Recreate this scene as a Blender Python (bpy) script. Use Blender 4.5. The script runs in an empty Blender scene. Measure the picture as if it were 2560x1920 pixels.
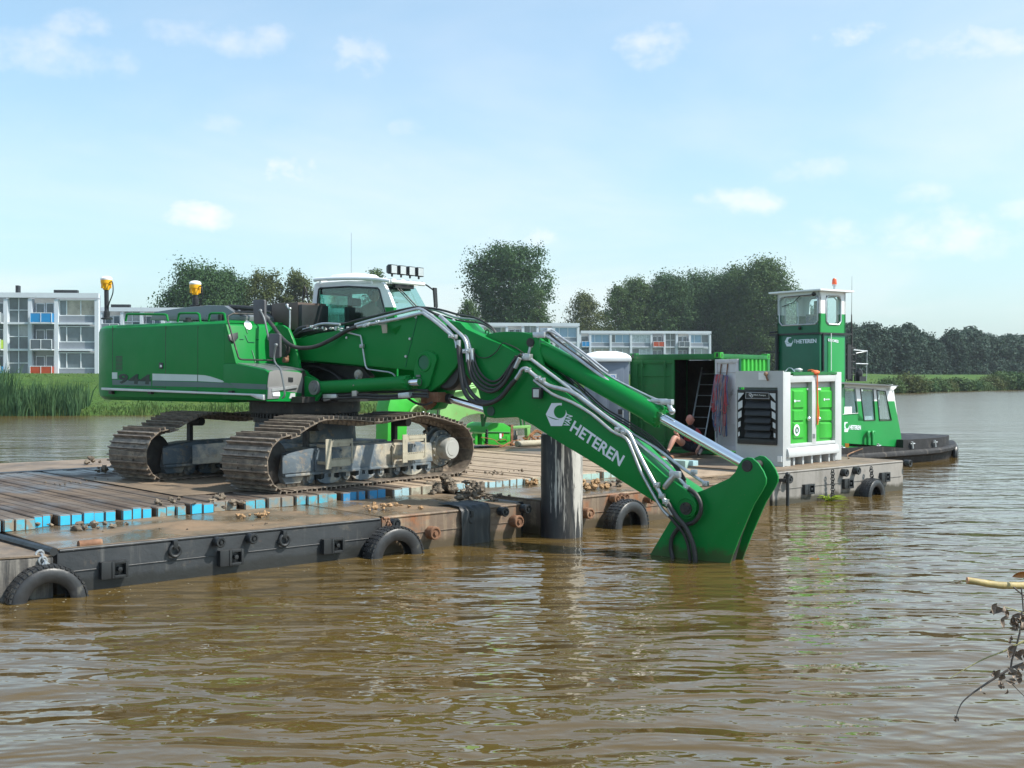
import bpy, bmesh, math, random
from mathutils import Vector, Matrix, noise as mnoise
R_ = math.radians
random.seed(7)
sc = bpy.context.scene

# ------------------------------------------------------------------ camera, sky, sun, exposure
F_PX, HOR, EYE = 2900.0, 935.0, 2.6        # focal length in photo pixels, horizon row, eye height above the water (m)
cam_d = bpy.data.cameras.new("camera"); cam = bpy.data.objects.new("camera", cam_d)
sc.collection.objects.link(cam); sc.camera = cam
cam.location = (0, 0, EYE); cam.rotation_euler = (R_(90), 0, 0)
cam_d.sensor_width = 36.0; cam_d.lens = 36.0*F_PX/2560.0
cam_d.shift_y = -(960.0-HOR)/2560.0
cam_d.clip_end = 5000.0
sc.render.resolution_x, sc.render.resolution_y = 1024, 768

SUN_AZ, SUN_EL = R_(103), R_(50)           # azimuth clockwise from the view direction
sun_dir = Vector((math.sin(SUN_AZ)*math.cos(SUN_EL), math.cos(SUN_AZ)*math.cos(SUN_EL), math.sin(SUN_EL)))
sl = bpy.data.lights.new("sun", 'SUN'); sun = bpy.data.objects.new("sun", sl); sc.collection.objects.link(sun)
sl.energy = 5.0; sl.angle = R_(0.6); sl.color = (1.0, 0.95, 0.87)
sun.rotation_euler = (-sun_dir).to_track_quat('-Z', 'Y').to_euler()

world = bpy.data.worlds.new("World"); sc.world = world; world.use_nodes = True
wn, wl = world.node_tree.nodes, world.node_tree.links; wn.clear()
def wnode(t, **k):
    n = wn.new(t)
    for a, v in k.items(): setattr(n, a, v)
    return n
sky = wnode('ShaderNodeTexSky'); sky.sky_type = 'NISHITA'; sky.sun_disc = False
sky.sun_elevation = SUN_EL; sky.sun_rotation = SUN_AZ
sky.altitude = 0; sky.air_density = 1.0; sky.dust_density = 1.6; sky.ozone_density = 1.6
bg = wnode('ShaderNodeBackground'); bg.inputs['Strength'].default_value = 0.15
wo = wnode('ShaderNodeOutputWorld')
geo = wnode('ShaderNodeTexCoord')
sep = wnode('ShaderNodeSeparateXYZ'); wl.new(geo.outputs['Generated'], sep.inputs[0])
def wmath(op, a, b=None, c=None, clamp=False):
    n = wnode('ShaderNodeMath', operation=op); n.use_clamp = clamp
    for i, v in enumerate((a, b, c)):
        if v is None: continue
        if isinstance(v, (int, float)): n.inputs[i].default_value = v
        else: wl.new(v, n.inputs[i])
    return n.outputs[0]
# cloud layer: direction projected on a flat ceiling, thin streaky cirrus plus small cumulus puffs
zc = wmath('MAXIMUM', sep.outputs[2], 0.0)
den = wmath('ADD', zc, 0.10)
px_, py_ = wmath('DIVIDE', sep.outputs[0], den), wmath('DIVIDE', sep.outputs[1], den)
com = wnode('ShaderNodeCombineXYZ'); wl.new(px_, com.inputs[0]); wl.new(py_, com.inputs[1])
def wnoise(scale, detail, rough, vec, sx=1, sy=1, dist=0.0, loc=(0, 0, 0)):
    m = wnode('ShaderNodeMapping'); m.inputs['Scale'].default_value = (sx, sy, 1); m.inputs['Location'].default_value = loc
    wl.new(vec, m.inputs['Vector'])
    n = wnode('ShaderNodeTexNoise'); n.inputs['Scale'].default_value = scale; n.inputs['Detail'].default_value = detail
    n.inputs['Roughness'].default_value = rough; n.inputs['Distortion'].default_value = dist
    wl.new(m.outputs[0], n.inputs['Vector']); return n.outputs[0]
def wramp(v, lo, hi):
    n = wnode('ShaderNodeMapRange'); n.interpolation_type = 'SMOOTHERSTEP'
    n.inputs['From Min'].default_value = lo; n.inputs['From Max'].default_value = hi
    wl.new(v, n.inputs['Value']); return n.outputs[0]
cirr = wramp(wnoise(0.5, 6, 0.55, com.outputs[0], 0.8, 0.7, 0.6, (3.1, 1.7, 0)), 0.34, 0.80)
# small separate cumulus puffs: each an ellipse in the sky with a ragged, noise-eaten border
az = wmath('ARCTAN2', sep.outputs[0], sep.outputs[1]); elv = wmath('ARCSINE', sep.outputs[2])
cv = wnode('ShaderNodeCombineXYZ'); wl.new(az, cv.inputs[0]); wl.new(elv, cv.inputs[1])
wob = wnoise(26, 5, 0.62, cv.outputs[0], 1, 1.4)
wob2 = wnoise(9, 2, 0.5, cv.outputs[0], 1, 1.4)
puffs = None
for (cx, cy, rx, ry, amt) in [(905, 150, 82, 62, .62), (728, 438, 88, 46, 1.0), (486, 552, 104, 36, .8), (1620, 114, 100, 58, .62), (2110, 112, 118, 38, .85),
                         (1350, 598, 62, 40, .6), (1850, 512, 130, 34, .65), (2330, 600, 290, 64, .6), (2020, 440, 120, 44, .45), (2300, 508, 80, 32, .5),
                         (200, 120, 90, 40, .5), (2540, 560, 80, 40, .6), (540, 118, 210, 42, .45), (2440, 165, 260, 50, .55), (2560, 310, 60, 40, .5),
                         (120, 190, 220, 60, .45), (600, 325, 140, 36, .35), (1010, 320, 60, 32, .35), (950, 415, 90, 30, .3)]:
    ax, ay = math.atan((cx-1280)/F_PX), math.atan((HOR-cy)/F_PX)
    dx = wmath('DIVIDE', wmath('SUBTRACT', az, ax), rx/F_PX*1.25); dy = wmath('DIVIDE', wmath('SUBTRACT', elv, ay), ry/F_PX*1.25)
    d2 = wmath('ADD', wmath('MULTIPLY', dx, dx), wmath('MULTIPLY', dy, dy))
    v = wmath('SUBTRACT', wmath('ADD', wmath('MULTIPLY', wob, 2.4), wmath('MULTIPLY', wob2, 1.6)), wmath('ADD', d2, 1.15))
    s = wmath('MULTIPLY', wramp(v, -0.1, 1.7), amt)
    puffs = s if puffs is None else wmath('MAXIMUM', puffs, s)
fade = wramp(sep.outputs[2], 0.0, 0.05)
cloud = wmath('MAXIMUM', wmath('MULTIPLY', cirr, 0.42), puffs)
# pale vapour low over the horizon
haz = wmath('ADD', wmath('MULTIPLY', wmath('POWER', wmath('SUBTRACT', 1.0, zc, clamp=True), 6.0), 0.36), 0.20)
mx = wnode('ShaderNodeMix', data_type='RGBA'); wl.new(haz, mx.inputs[0]); tint = wnode('ShaderNodeMix', data_type='RGBA', blend_type='MULTIPLY'); tint.inputs[0].default_value = 1.0; wl.new(sky.outputs[0], tint.inputs[6]); tint.inputs[7].default_value = (0.92, 1.19, 1.19, 1); wl.new(tint.outputs[2], mx.inputs[6]); mx.inputs[7].default_value = (3.9, 4.5, 4.85, 1)
m2 = wnode('ShaderNodeMix', data_type='RGBA'); wl.new(cloud, m2.inputs[0]); wl.new(mx.outputs[2], m2.inputs[6]); m2.inputs[7].default_value = (6.0, 5.8, 5.85, 1)
wl.new(m2.outputs[2], bg.inputs['Color']); wl.new(bg.outputs[0], wo.inputs[0])

sc.view_settings.view_transform = 'Standard'; sc.view_settings.look = 'None'
sc.view_settings.gamma = 1.0; sc.view_settings.exposure = 0.40
try: sc.view_settings.use_curve_mapping = False
except Exception: pass

# ------------------------------------------------------------------ materials
MATS = {}
def mat(name, col, rough=0.5, metal=0.0, var=0.12, vs=2.5, dirt=None, bump=None, streak=None, coat=0.0, spec=0.5, trans=0.0, extra=None):
    if name in MATS: return MATS[name]
    m = bpy.data.materials.new(name); m.use_nodes = True; nt = m.node_tree; N, L = nt.nodes, nt.links
    p = N['Principled BSDF']; tc = N.new('ShaderNodeTexCoord')
    def nz(scale, det=4, ro=0.6, sc3=(1, 1, 1), dist=0.0):
        mp = N.new('ShaderNodeMapping'); mp.inputs['Scale'].default_value = sc3; L.new(tc.outputs['Object'], mp.inputs[0])
        n = N.new('ShaderNodeTexNoise'); n.inputs['Scale'].default_value = scale; n.inputs['Detail'].default_value = det
        n.inputs['Roughness'].default_value = ro; n.inputs['Distortion'].default_value = dist; L.new(mp.outputs[0], n.inputs['Vector']); return n.outputs[0]
    def mr(v, lo, hi, a=0.0, b=1.0):
        n = N.new('ShaderNodeMapRange'); n.inputs['From Min'].default_value = lo; n.inputs['From Max'].default_value = hi
        n.inputs['To Min'].default_value = a; n.inputs['To Max'].default_value = b; L.new(v, n.inputs['Value']); return n.outputs[0]
    def mix(f, a, b):
        n = N.new('ShaderNodeMix'); n.data_type = 'RGBA'
        if isinstance(f, float): n.inputs[0].default_value = f
        else: L.new(f, n.inputs[0])
        for i, v in ((6, a), (7, b)):
            if isinstance(v, tuple): n.inputs[i].default_value = (*v[:3], 1)
            else: L.new(v, n.inputs[i])
        return n.outputs[2]
    c = mix(mr(nz(vs), 0.3, 0.7), tuple(x*(1-var) for x in col), tuple(min(1, x*(1+var)) for x in col))
    rv = None
    if streak:      # (colour, amount, vertical stretch scale)
        s = mr(nz(streak[2], 5, 0.7, (1, 1, 0.07)), 1-streak[1]-0.08, 1-streak[1]+0.12)
        c = mix(s, c, streak[0])
    if dirt:        # list of (colour, coverage 0..1, scale)
        for (dc, am, ds) in (dirt if isinstance(dirt, list) else [dirt]):
            f = mr(nz(ds, 6, 0.68, (1, 1, 1), 0.3), 0.72-am*0.5, 0.86-am*0.5)
            c = mix(f, c, dc); rv = f
    L.new(c, p.inputs['Base Color'])
    p.inputs['Metallic'].default_value = metal
    L.new(mr(nz(vs*3), 0.25, 0.75, max(0.02, rough*0.8), min(1, rough*1.2)), p.inputs['Roughness'])
    p.inputs['Coat Weight'].default_value = coat; p.inputs['Coat Roughness'].default_value = 0.12
    p.inputs['Specular IOR Level'].default_value = spec
    if bump:
        b = N.new('ShaderNodeBump'); b.inputs['Strength'].default_value = bump[0]; b.inputs['Distance'].default_value = bump[2] if len(bump) > 2 else 0.02
        L.new(nz(bump[1], 6, 0.65, bump[3] if len(bump) > 3 else (1, 1, 1)), b.inputs['Height']); L.new(b.outputs[0], p.inputs['Normal'])
    if extra: extra(m, N, L, p, tc, nz, mr, mix, c)
    MATS[name] = m; return m

MUD = (0.19, 0.13, 0.08)
GREEN = (0.0, 0.190, 0.032)
def green_x(m, N, L, p, tc, nz, mr, mix, c):
    c = mix(mr(nz(0.8, 3, 0.5), 0.35, 0.7, 0, 0.35), c, (0.018, 0.205, 0.045))                # sun faded areas
    c = mix(mr(nz(22, 3, 0.6, (1, 1, 0.12)), 0.70, 0.76, 0, 0.5), c, (0.03, 0.11, 0.04))         # thin vertical run marks
    c = mix(mr(nz(60, 2, 0.5), 0.72, 0.76, 0, 0.7), c, (0.20, 0.17, 0.11))                      # mud specks
    g_ = N.new('ShaderNodeNewGeometry'); s = N.new('ShaderNodeSeparateXYZ'); L.new(g_.outputs['Position'], s.inputs[0])
    a = N.new('ShaderNodeMath'); a.operation = 'ADD'; L.new(s.outputs[2], a.inputs[0]); L.new(mr(nz(7, 5, 0.7), 0.3, 0.7, -0.10, 0.10), a.inputs[1])
    c = mix(mr(a.outputs[0], 0.10, 0.22, 0.75, 0.0), c, (0.06, 0.075, 0.03)); L.new(c, p.inputs['Base Color'])   # silty band left by the water
m_green = mat('green machine paint', GREEN, 0.42, var=0.07, vs=1.2, dirt=[((0.06, 0.14, 0.03), 0.10, 3.0)], coat=0.03, spec=0.2, bump=(0.05, 1.6, 0.03), extra=green_x)
m_green_far = mat('deep green paint and shaded tone', (0.002, 0.115, 0.05), 0.38, var=0.12, vs=1.5, dirt=[((0.09, 0.14, 0.08), 0.14, 2.5)])  # wheelhouse shade is put into this deeper green; also small trim
m_green_box = mat('container green paint', (0.007, 0.135, 0.028), 0.55, var=0.22, vs=2.0, dirt=[((0.14, 0.09, 0.05), 0.16, 5), ((0.03, 0.10, 0.03), 0.25, 1.5)], bump=(0.3, 5, 0.02))  # container tone with the shade put into the colour
m_green_lime = mat('bright green paint and sunlit tone', (0.03, 0.36, 0.03), 0.5, var=0.12, vs=2.0, dirt=[((0.16, 0.16, 0.06), 0.14, 5)])  # also the container's sunlit side, with sunlight put into the colour
m_green_pale = mat('sun faded pale green paint', (0.19, 0.43, 0.13), 0.6, var=0.1, vs=1.5, dirt=[((0.24, 0.24, 0.10), 0.2, 5)])
m_white = mat('white paint', (0.78, 0.80, 0.80), 0.35, var=0.04, dirt=[((0.45, 0.44, 0.40), 0.12, 4)], coat=0.1)
m_offwhite = mat('grey white frame paint', (0.47, 0.49, 0.49), 0.5, var=0.06, dirt=[((0.40, 0.38, 0.33), 0.2, 4)])
m_letter = mat('white vinyl lettering', (0.74, 0.78, 0.84), 0.4, var=0.03)
m_chrome = mat('chromed rod', (0.82, 0.84, 0.86), 0.12, 1.0, var=0.03)
m_pipe = mat('zinc plated pipe', (0.50, 0.52, 0.53), 0.38, 0.75, var=0.15, vs=8, dirt=[((0.25, 0.22, 0.18), 0.22, 9)])
m_rubber = mat('black rubber hose', (0.030, 0.029, 0.028), 0.5, var=0.3, vs=6, dirt=[((0.12, 0.10, 0.08), 0.2, 8)])
m_tyre = mat('worn black tyre rubber', (0.026, 0.027, 0.029), 0.42, var=0.3, vs=6, dirt=[((0.12, 0.115, 0.10), 0.28, 5)], bump=(0.4, 18, 0.01))
m_black = mat('black paint', (0.018, 0.02, 0.022), 0.45, var=0.3, dirt=[((0.09, 0.08, 0.07), 0.15, 5)])
m_dark = mat('dark oily steel', (0.035, 0.033, 0.032), 0.55, 0.2, var=0.4, vs=6, dirt=[((0.12, 0.08, 0.05), 0.28, 7)])
m_greymetal = mat('grey hood sheet', (0.14, 0.155, 0.16), 0.32, 0.1, var=0.1, coat=0.2)
m_greystrip = mat('grey decal stripe', (0.07, 0.125, 0.115), 0.4, var=0.05)
m_whitestrip = mat('pale decal stripe', (0.50, 0.60, 0.56), 0.4, var=0.05)
m_alu = mat('dull aluminium rail', (0.52, 0.54, 0.55), 0.4, 0.6, var=0.1, dirt=[((0.28, 0.24, 0.2), 0.18, 6)])
m_frame = mat('muddy grey track frame', (0.10, 0.13, 0.155), 0.6, var=0.15, vs=3, dirt=[((0.40, 0.36, 0.28), 0.52, 1.6), ((0.26, 0.19, 0.12), 0.30, 5)], bump=(0.4, 12, 0.02))
m_step = mat('dried mud on step steel', (0.36, 0.33, 0.25), 0.8, var=0.15, vs=5, dirt=[((0.20, 0.15, 0.10), 0.25, 9)], bump=(0.5, 20, 0.01))
m_shoe = mat('rusty worn track steel', (0.18, 0.145, 0.115), 0.5, 0.3, var=0.4, vs=7, dirt=[((0.34, 0.28, 0.21), 0.42, 4), ((0.28, 0.14, 0.06), 0.18, 11)], bump=(0.5, 25, 0.01))
m_rust = mat('rusty brown steel', (0.20, 0.10, 0.055), 0.8, 0.1, var=0.35, vs=5, dirt=[((0.34, 0.24, 0.16), 0.35, 5)], bump=(0.5, 20, 0.01))
m_brownbox = mat('brown hydraulic tank', (0.105, 0.075, 0.062), 0.5, 0.1, var=0.12, vs=2)
m_yellow = mat('yellow receiver plastic', (0.85, 0.42, 0.01), 0.35, var=0.05)
m_orange = mat('orange strap', (0.80, 0.16, 0.04), 0.6, var=0.1)
m_blueband = mat('blue band', (0.02, 0.20, 0.62), 0.5)
m_wood = None

def _glass(name, tint, rough=0.02, alpha=0.35):
    m = bpy.data.materials.new(name); m.use_nodes = True; N, L = m.node_tree.nodes, m.node_tree.links
    N.remove(N['Principled BSDF']); o = N['Material Output']
    t = N.new('ShaderNodeBsdfTransparent'); t.inputs[0].default_value = (*tint, 1)
    g = N.new('ShaderNodeBsdfGlossy'); g.inputs['Roughness'].default_value = rough; g.inputs[0].default_value = (0.9, 0.95, 0.95, 1)
    f = N.new('ShaderNodeFresnel'); gg = N.new('ShaderNodeNewGeometry'); ir = N.new('ShaderNodeMapRange'); ir.inputs['To Min'].default_value = 1.5; ir.inputs['To Max'].default_value = 1/1.5; L.new(gg.outputs['Backfacing'], ir.inputs['Value']); L.new(ir.outputs[0], f.inputs[0])
    a = N.new('ShaderNodeMath'); a.operation = 'ADD'; a.use_clamp = True; a.inputs[1].default_value = 0.02; L.new(f.outputs[0], a.inputs[0])
    x = N.new('ShaderNodeMixShader'); L.new(a.outputs[0], x.inputs[0]); L.new(t.outputs[0], x.inputs[1]); L.new(g.outputs[0], x.inputs[2]); L.new(x.outputs[0], o.inputs[0])
    return m
m_glass = _glass('tinted cab glass', (0.66, 0.84, 0.81))
m_glass_boat = _glass('clear boat glass', (0.90, 0.96, 0.96))
m_winglass = mat('flat window glass', (0.10, 0.13, 0.15), 0.06, var=0.5, vs=0.35, spec=0.8)
m_curtain = mat('window with pale curtains', (0.34, 0.35, 0.36), 0.25, var=0.25, vs=0.9, spec=0.7)
m_blueglass = mat('blue reflecting window', (0.22, 0.36, 0.50), 0.15, var=0.1, vs=0.5, spec=0.8)

# ------------------------------------------------------------------ geometry helpers
def az_v(deg): a = R_(deg); return Vector((math.sin(a), math.cos(a), 0))
UP = Vector((0, 0, 1))
def ray(px, py): return Vector(((px-1280.0)/F_PX, 1.0, -(py-HOR)/F_PX))
EYEP = Vector((0, 0, EYE))
def on_z(px, py, z=0.0): r = ray(px, py); return EYEP + r*((z-EYE)/r.z)
def at_d(px, py, d): return EYEP + ray(px, py)*d
def on_pl(px, py, p0, n): r = ray(px, py); return EYEP + r*((p0-EYEP).dot(n)/r.dot(n))

class MB:
    def __init__(s): s.v = []; s.f = []; s.mi = []; s.cur = 0
    def _add(s, vs, fs):
        b = len(s.v); s.v += [Vector(v) for v in vs]
        for f in fs: s.f.append([b+i for i in f]); s.mi.append(s.cur)
    def par(s, o, a, b, c):
        o, a, b, c = map(Vector, (o, a, b, c))
        if a.cross(b).dot(c) < 0: a, b = b, a
        s._add([o, o+a, o+a+b, o+b, o+c, o+a+c, o+a+b+c, o+b+c], [(3, 2, 1, 0), (4, 5, 6, 7), (0, 1, 5, 4), (1, 2, 6, 5), (2, 3, 7, 6), (3, 0, 4, 7)]); return s
    def box(s, c, a, b, h):
        c, a, b, h = map(Vector, (c, a, b, h)); return s.par(c-(a+b+h)/2, a, b, h)
    def prism(s, pts, ext):
        pts = [Vector(p) for p in pts]; ext = Vector(ext); n = len(pts)
        nn = Vector((0, 0, 0))
        for i in range(n): nn += pts[i].cross(pts[(i+1) % n])
        if nn.dot(ext) > 0: pts = pts[::-1]
        s._add(pts+[p+ext for p in pts], [tuple(range(n)), tuple(range(2*n-1, n-1, -1))]+[(i, n+i, n+(i+1) % n, (i+1) % n) for i in range(n)]); return s
    def tube(s, pts, r, seg=8, smooth=0, cap=True):
        pts = [Vector(p) for p in pts]
        if smooth: pts = catmull(pts, smooth)
        n = len(pts); rs = r if isinstance(r, (list, tuple)) else [r]*n
        if len(rs) != n: rs = [rs[0]+(rs[-1]-rs[0])*i/(n-1) for i in range(n)]
        t0 = (pts[1]-pts[0]).normalized(); ref = UP if abs(t0.z) < 0.9 else Vector((1, 0, 0)); u = t0.cross(ref).normalized()
        vs = []
        for i, p in enumerate(pts):
            t = ((pts[min(i+1, n-1)]-p).normalized()+(p-pts[max(i-1, 0)]).normalized())
            t = t.normalized() if t.length > 1e-6 else t0
            u = (u-t*u.dot(t)); u = u.normalized() if u.length > 1e-6 else t.orthogonal().normalized(); w = t.cross(u)
            for k in range(seg): a = 2*math.pi*k/seg; vs.append(p+(u*math.cos(a)+w*math.sin(a))*rs[i])
        fs = [(i*seg+k, i*seg+(k+1) % seg, (i+1)*seg+(k+1) % seg, (i+1)*seg+k) for i in range(n-1) for k in range(seg)]
        if cap: fs += [tuple(range(seg-1, -1, -1)), tuple((n-1)*seg+k for k in range(seg))]
        s._add(vs, fs); return s
    def cyl(s, a, b, r, seg=20, r2=None): return s.tube([a, b], [r, r if r2 is None else r2], seg)
    def lathe(s, c, axis, prof, seg=24):      # prof: list of (along axis, radius)
        axis = Vector(axis).normalized(); u = axis.orthogonal().normalized(); w = axis.cross(u); c = Vector(c); n = len(prof)
        vs = [c+axis*h+(u*math.cos(2*math.pi*k/seg)+w*math.sin(2*math.pi*k/seg))*r for (h, r) in prof for k in range(seg)]
        fs = [(i*seg+k, i*seg+(k+1) % seg, (i+1)*seg+(k+1) % seg, (i+1)*seg+k) for i in range(n-1) for k in range(seg)]
        if prof[0][1] > 1e-4: fs.append(tuple(range(seg-1, -1, -1)))
        if prof[-1][1] > 1e-4: fs.append(tuple((n-1)*seg+k for k in range(seg)))
        s._add(vs, fs); return s
    def torus(s, c, axis, R, r, seg=28, ss=10, sq=1.0):
        axis = Vector(axis).normalized(); u = axis.orthogonal().normalized(); w = axis.cross(u); c = Vector(c)
        vs = []
        for i in range(seg):
            a = 2*math.pi*i/seg; d = u*math.cos(a)+w*math.sin(a)
            for k in range(ss): b = 2*math.pi*k/ss; vs.append(c+d*(R+r*math.cos(b))+axis*r*sq*math.sin(b))
        s._add(vs, [(i*ss+k, ((i+1) % seg)*ss+k, ((i+1) % seg)*ss+(k+1) % ss, i*ss+(k+1) % ss) for i in range(seg) for k in range(ss)]); return s
    def ball(s, c, rad, seg=12, rings=8, nz=0.0, ns=2.0, seed=0):
        c = Vector(c); rad = Vector(rad) if not isinstance(rad, (int, float)) else Vector((rad,)*3); vs = []
        for i in range(rings+1):
            th = math.pi*i/rings
            for k in range(seg):
                ph = 2*math.pi*k/seg; d = Vector((math.sin(th)*math.cos(ph), math.sin(th)*math.sin(ph), math.cos(th)))
                q = 1+(nz*mnoise.noise(d*ns+Vector((seed*7.3, seed*3.1, seed))) if nz else 0)
                vs.append(c+Vector((d.x*rad.x, d.y*rad.y, d.z*rad.z))*q)
        s._add(vs, [(i*seg+k, (i+1)*seg+k, (i+1)*seg+(k+1) % seg, i*seg+(k+1) % seg) for i in range(rings) for k in range(seg)]); return s
    def loft(s, loops):
        n = len(loops[0]); vs = [p for l in loops for p in l]
        fs = [(i*n+k, i*n+(k+1) % n, (i+1)*n+(k+1) % n, (i+1)*n+k) for i in range(len(loops)-1) for k in range(n)]
        fs += [tuple(range(n-1, -1, -1)), tuple((len(loops)-1)*n+k for k in range(n))]
        s._add(vs, fs); return s
    def quad(s, a, b, c, d): s._add([a, b, c, d], [(0, 1, 2, 3)]); return s
    def build(s, name, m, parent=None, bevel=0.0, smooth=38, loc=None, segs=2, mats=None):
        base = Vector(loc) if loc is not None else (root_loc(parent) if parent is not None else Vector((0, 0, 0)))
        me = bpy.data.meshes.new(name); me.from_pydata([v-base for v in s.v], [], s.f)
        for mm in (mats or [m]): me.materials.append(mm)
        if mats:
            for i, p in enumerate(me.polygons): p.material_index = s.mi[i]
        bm = bmesh.new(); bm.from_mesh(me)
        bmesh.ops.recalc_face_normals(bm, faces=bm.faces)
        if bevel:
            es = [e for e in bm.edges if len(e.link_faces) == 2 and e.calc_face_angle(0) > R_(25)]
            bmesh.ops.bevel(bm, geom=es, offset=bevel, segments=segs, profile=0.6, affect='EDGES', clamp_overlap=True)
        bm.to_mesh(me); bm.free()
        for p in me.polygons: p.use_smooth = True
        try: me.set_sharp_from_angle(angle=R_(smooth))
        except Exception: pass
        o = bpy.data.objects.new(name, me); sc.collection.objects.link(o)
        if parent is None: o.location = base
        else:
            o.parent = parent
            if loc is not None: o.location = base-root_loc(parent)
        return o
def catmull(p, k):
    out = []; n = len(p)
    for i in range(n-1):
        a, b, c, d = p[max(i-1, 0)], p[i], p[i+1], p[min(i+2, n-1)]
        for j in range(k):
            t = j/k; out.append(0.5*((2*b)+(c-a)*t+(2*a-5*b+4*c-d)*t*t+(3*b-a-3*c+d)*t**3))
    out.append(p[-1]); return out
def root_loc(o):
    l = Vector((0, 0, 0))
    while o is not None: l += Vector(o.location); o = o.parent
    return l
def tag(o, label=None, cat=None, group=None, kind=None):
    if label: o['label'] = label
    if cat: o['category'] = cat
    if group: o['group'] = group
    if kind: o['kind'] = kind
    return o
def thing(name, loc, label, cat, group=None):
    o = bpy.data.objects.new(name, None); sc.collection.objects.link(o); o.location = loc; o.empty_display_size = 0.2
    return tag(o, label, cat, group)
def node(name, parent):
    o = bpy.data.objects.new(name, None); sc.collection.objects.link(o); o.parent = parent; o.empty_display_size = 0.1; return o
def dup(o, parent, loc):
    c = o.copy(); sc.collection.objects.link(c); c.parent = parent; c.location = loc
    return c
_fonts = {}
def text(name, txt, bl, br, tl, m, parent, depth=0.004, bold=0.0, spacing=1.0, shear=0.0):
    cu = bpy.data.curves.new(name, 'FONT'); cu.body = txt; cu.extrude = 0.5; cu.offset = bold; cu.space_character = spacing; cu.shear = shear; cu.resolution_u = 3
    t = bpy.data.objects.new(name, cu); sc.collection.objects.link(t)
    dg = bpy.context.evaluated_depsgraph_get(); me = bpy.data.meshes.new_from_object(t.evaluated_get(dg))
    bpy.data.objects.remove(t); bpy.data.curves.remove(cu)
    xs = [v.co.x for v in me.vertices]; ys = [v.co.y for v in me.vertices]; x0, x1, y0, y1 = min(xs), max(xs), min(ys), max(ys)
    bl, br, tl = Vector(bl), Vector(br), Vector(tl); n = (br-bl).cross(tl-bl).normalized(); base = root_loc(parent)
    for v in me.vertices:
        a, b = (v.co.x-x0)/(x1-x0), (v.co.y-y0)/(y1-y0)
        v.co = bl+(br-bl)*a+(tl-bl)*b+n*(depth if v.co.z > 0 else -0.003)-base
    me.materials.clear(); me.materials.append(m)
    for p in me.polygons: p.material_index = 0
    o = bpy.data.objects.new(name, me); sc.collection.objects.link(o); o.parent = parent; return o
def logo(name, bl, br, tl, m, mg, parent, depth=0.004):
    """white hexagon with a round bite (the ring nut emblem); returns the part, bite as a sub-part colour disc"""
    bl, br, tl = Vector(bl), Vector(br), Vector(tl); ex, ey = br-bl, tl-bl; n = ex.cross(ey).normalized()
    hexa = [(0.0, 0.52), (0.27, 1.0), (0.78, 1.0), (1.0, 0.52), (0.76, 0.0), (0.24, 0.0)]
    # hexagon outline minus a circle that opens through the upper right edge
    cx, cy, cr = 0.66, 0.62, 0.285
    pts = [(0.0, 0.52), (0.27, 1.0), (0.75, 1.0)]
    for k in range(0, 26):
        a = R_(72+k*(302.0-0)/25); pts.append((cx+cr*math.cos(a), cy+cr*math.sin(a)*1.0))
    pts += [(0.965, 0.60), (1.0, 0.52), (0.76, 0.0), (0.24, 0.0)]
    b = MB(); b.prism([bl+ex*x+ey*y+n*depth for x, y in pts], -n*(depth+0.003)); o = b.build(name, m, parent)
    a = MB(); c = [(0.03, 0.46), (0.25, 0.34), (0.45, 0.28), (0.66, 0.27), (0.45, 0.32), (0.25, 0.38)]
    a.prism([bl+ex*x+ey*y+n*(depth+0.002) for x, y in c], -n*0.003); a.build('arc_line', mg, o if o.parent and not o.parent.parent else parent)
    return o
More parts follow.
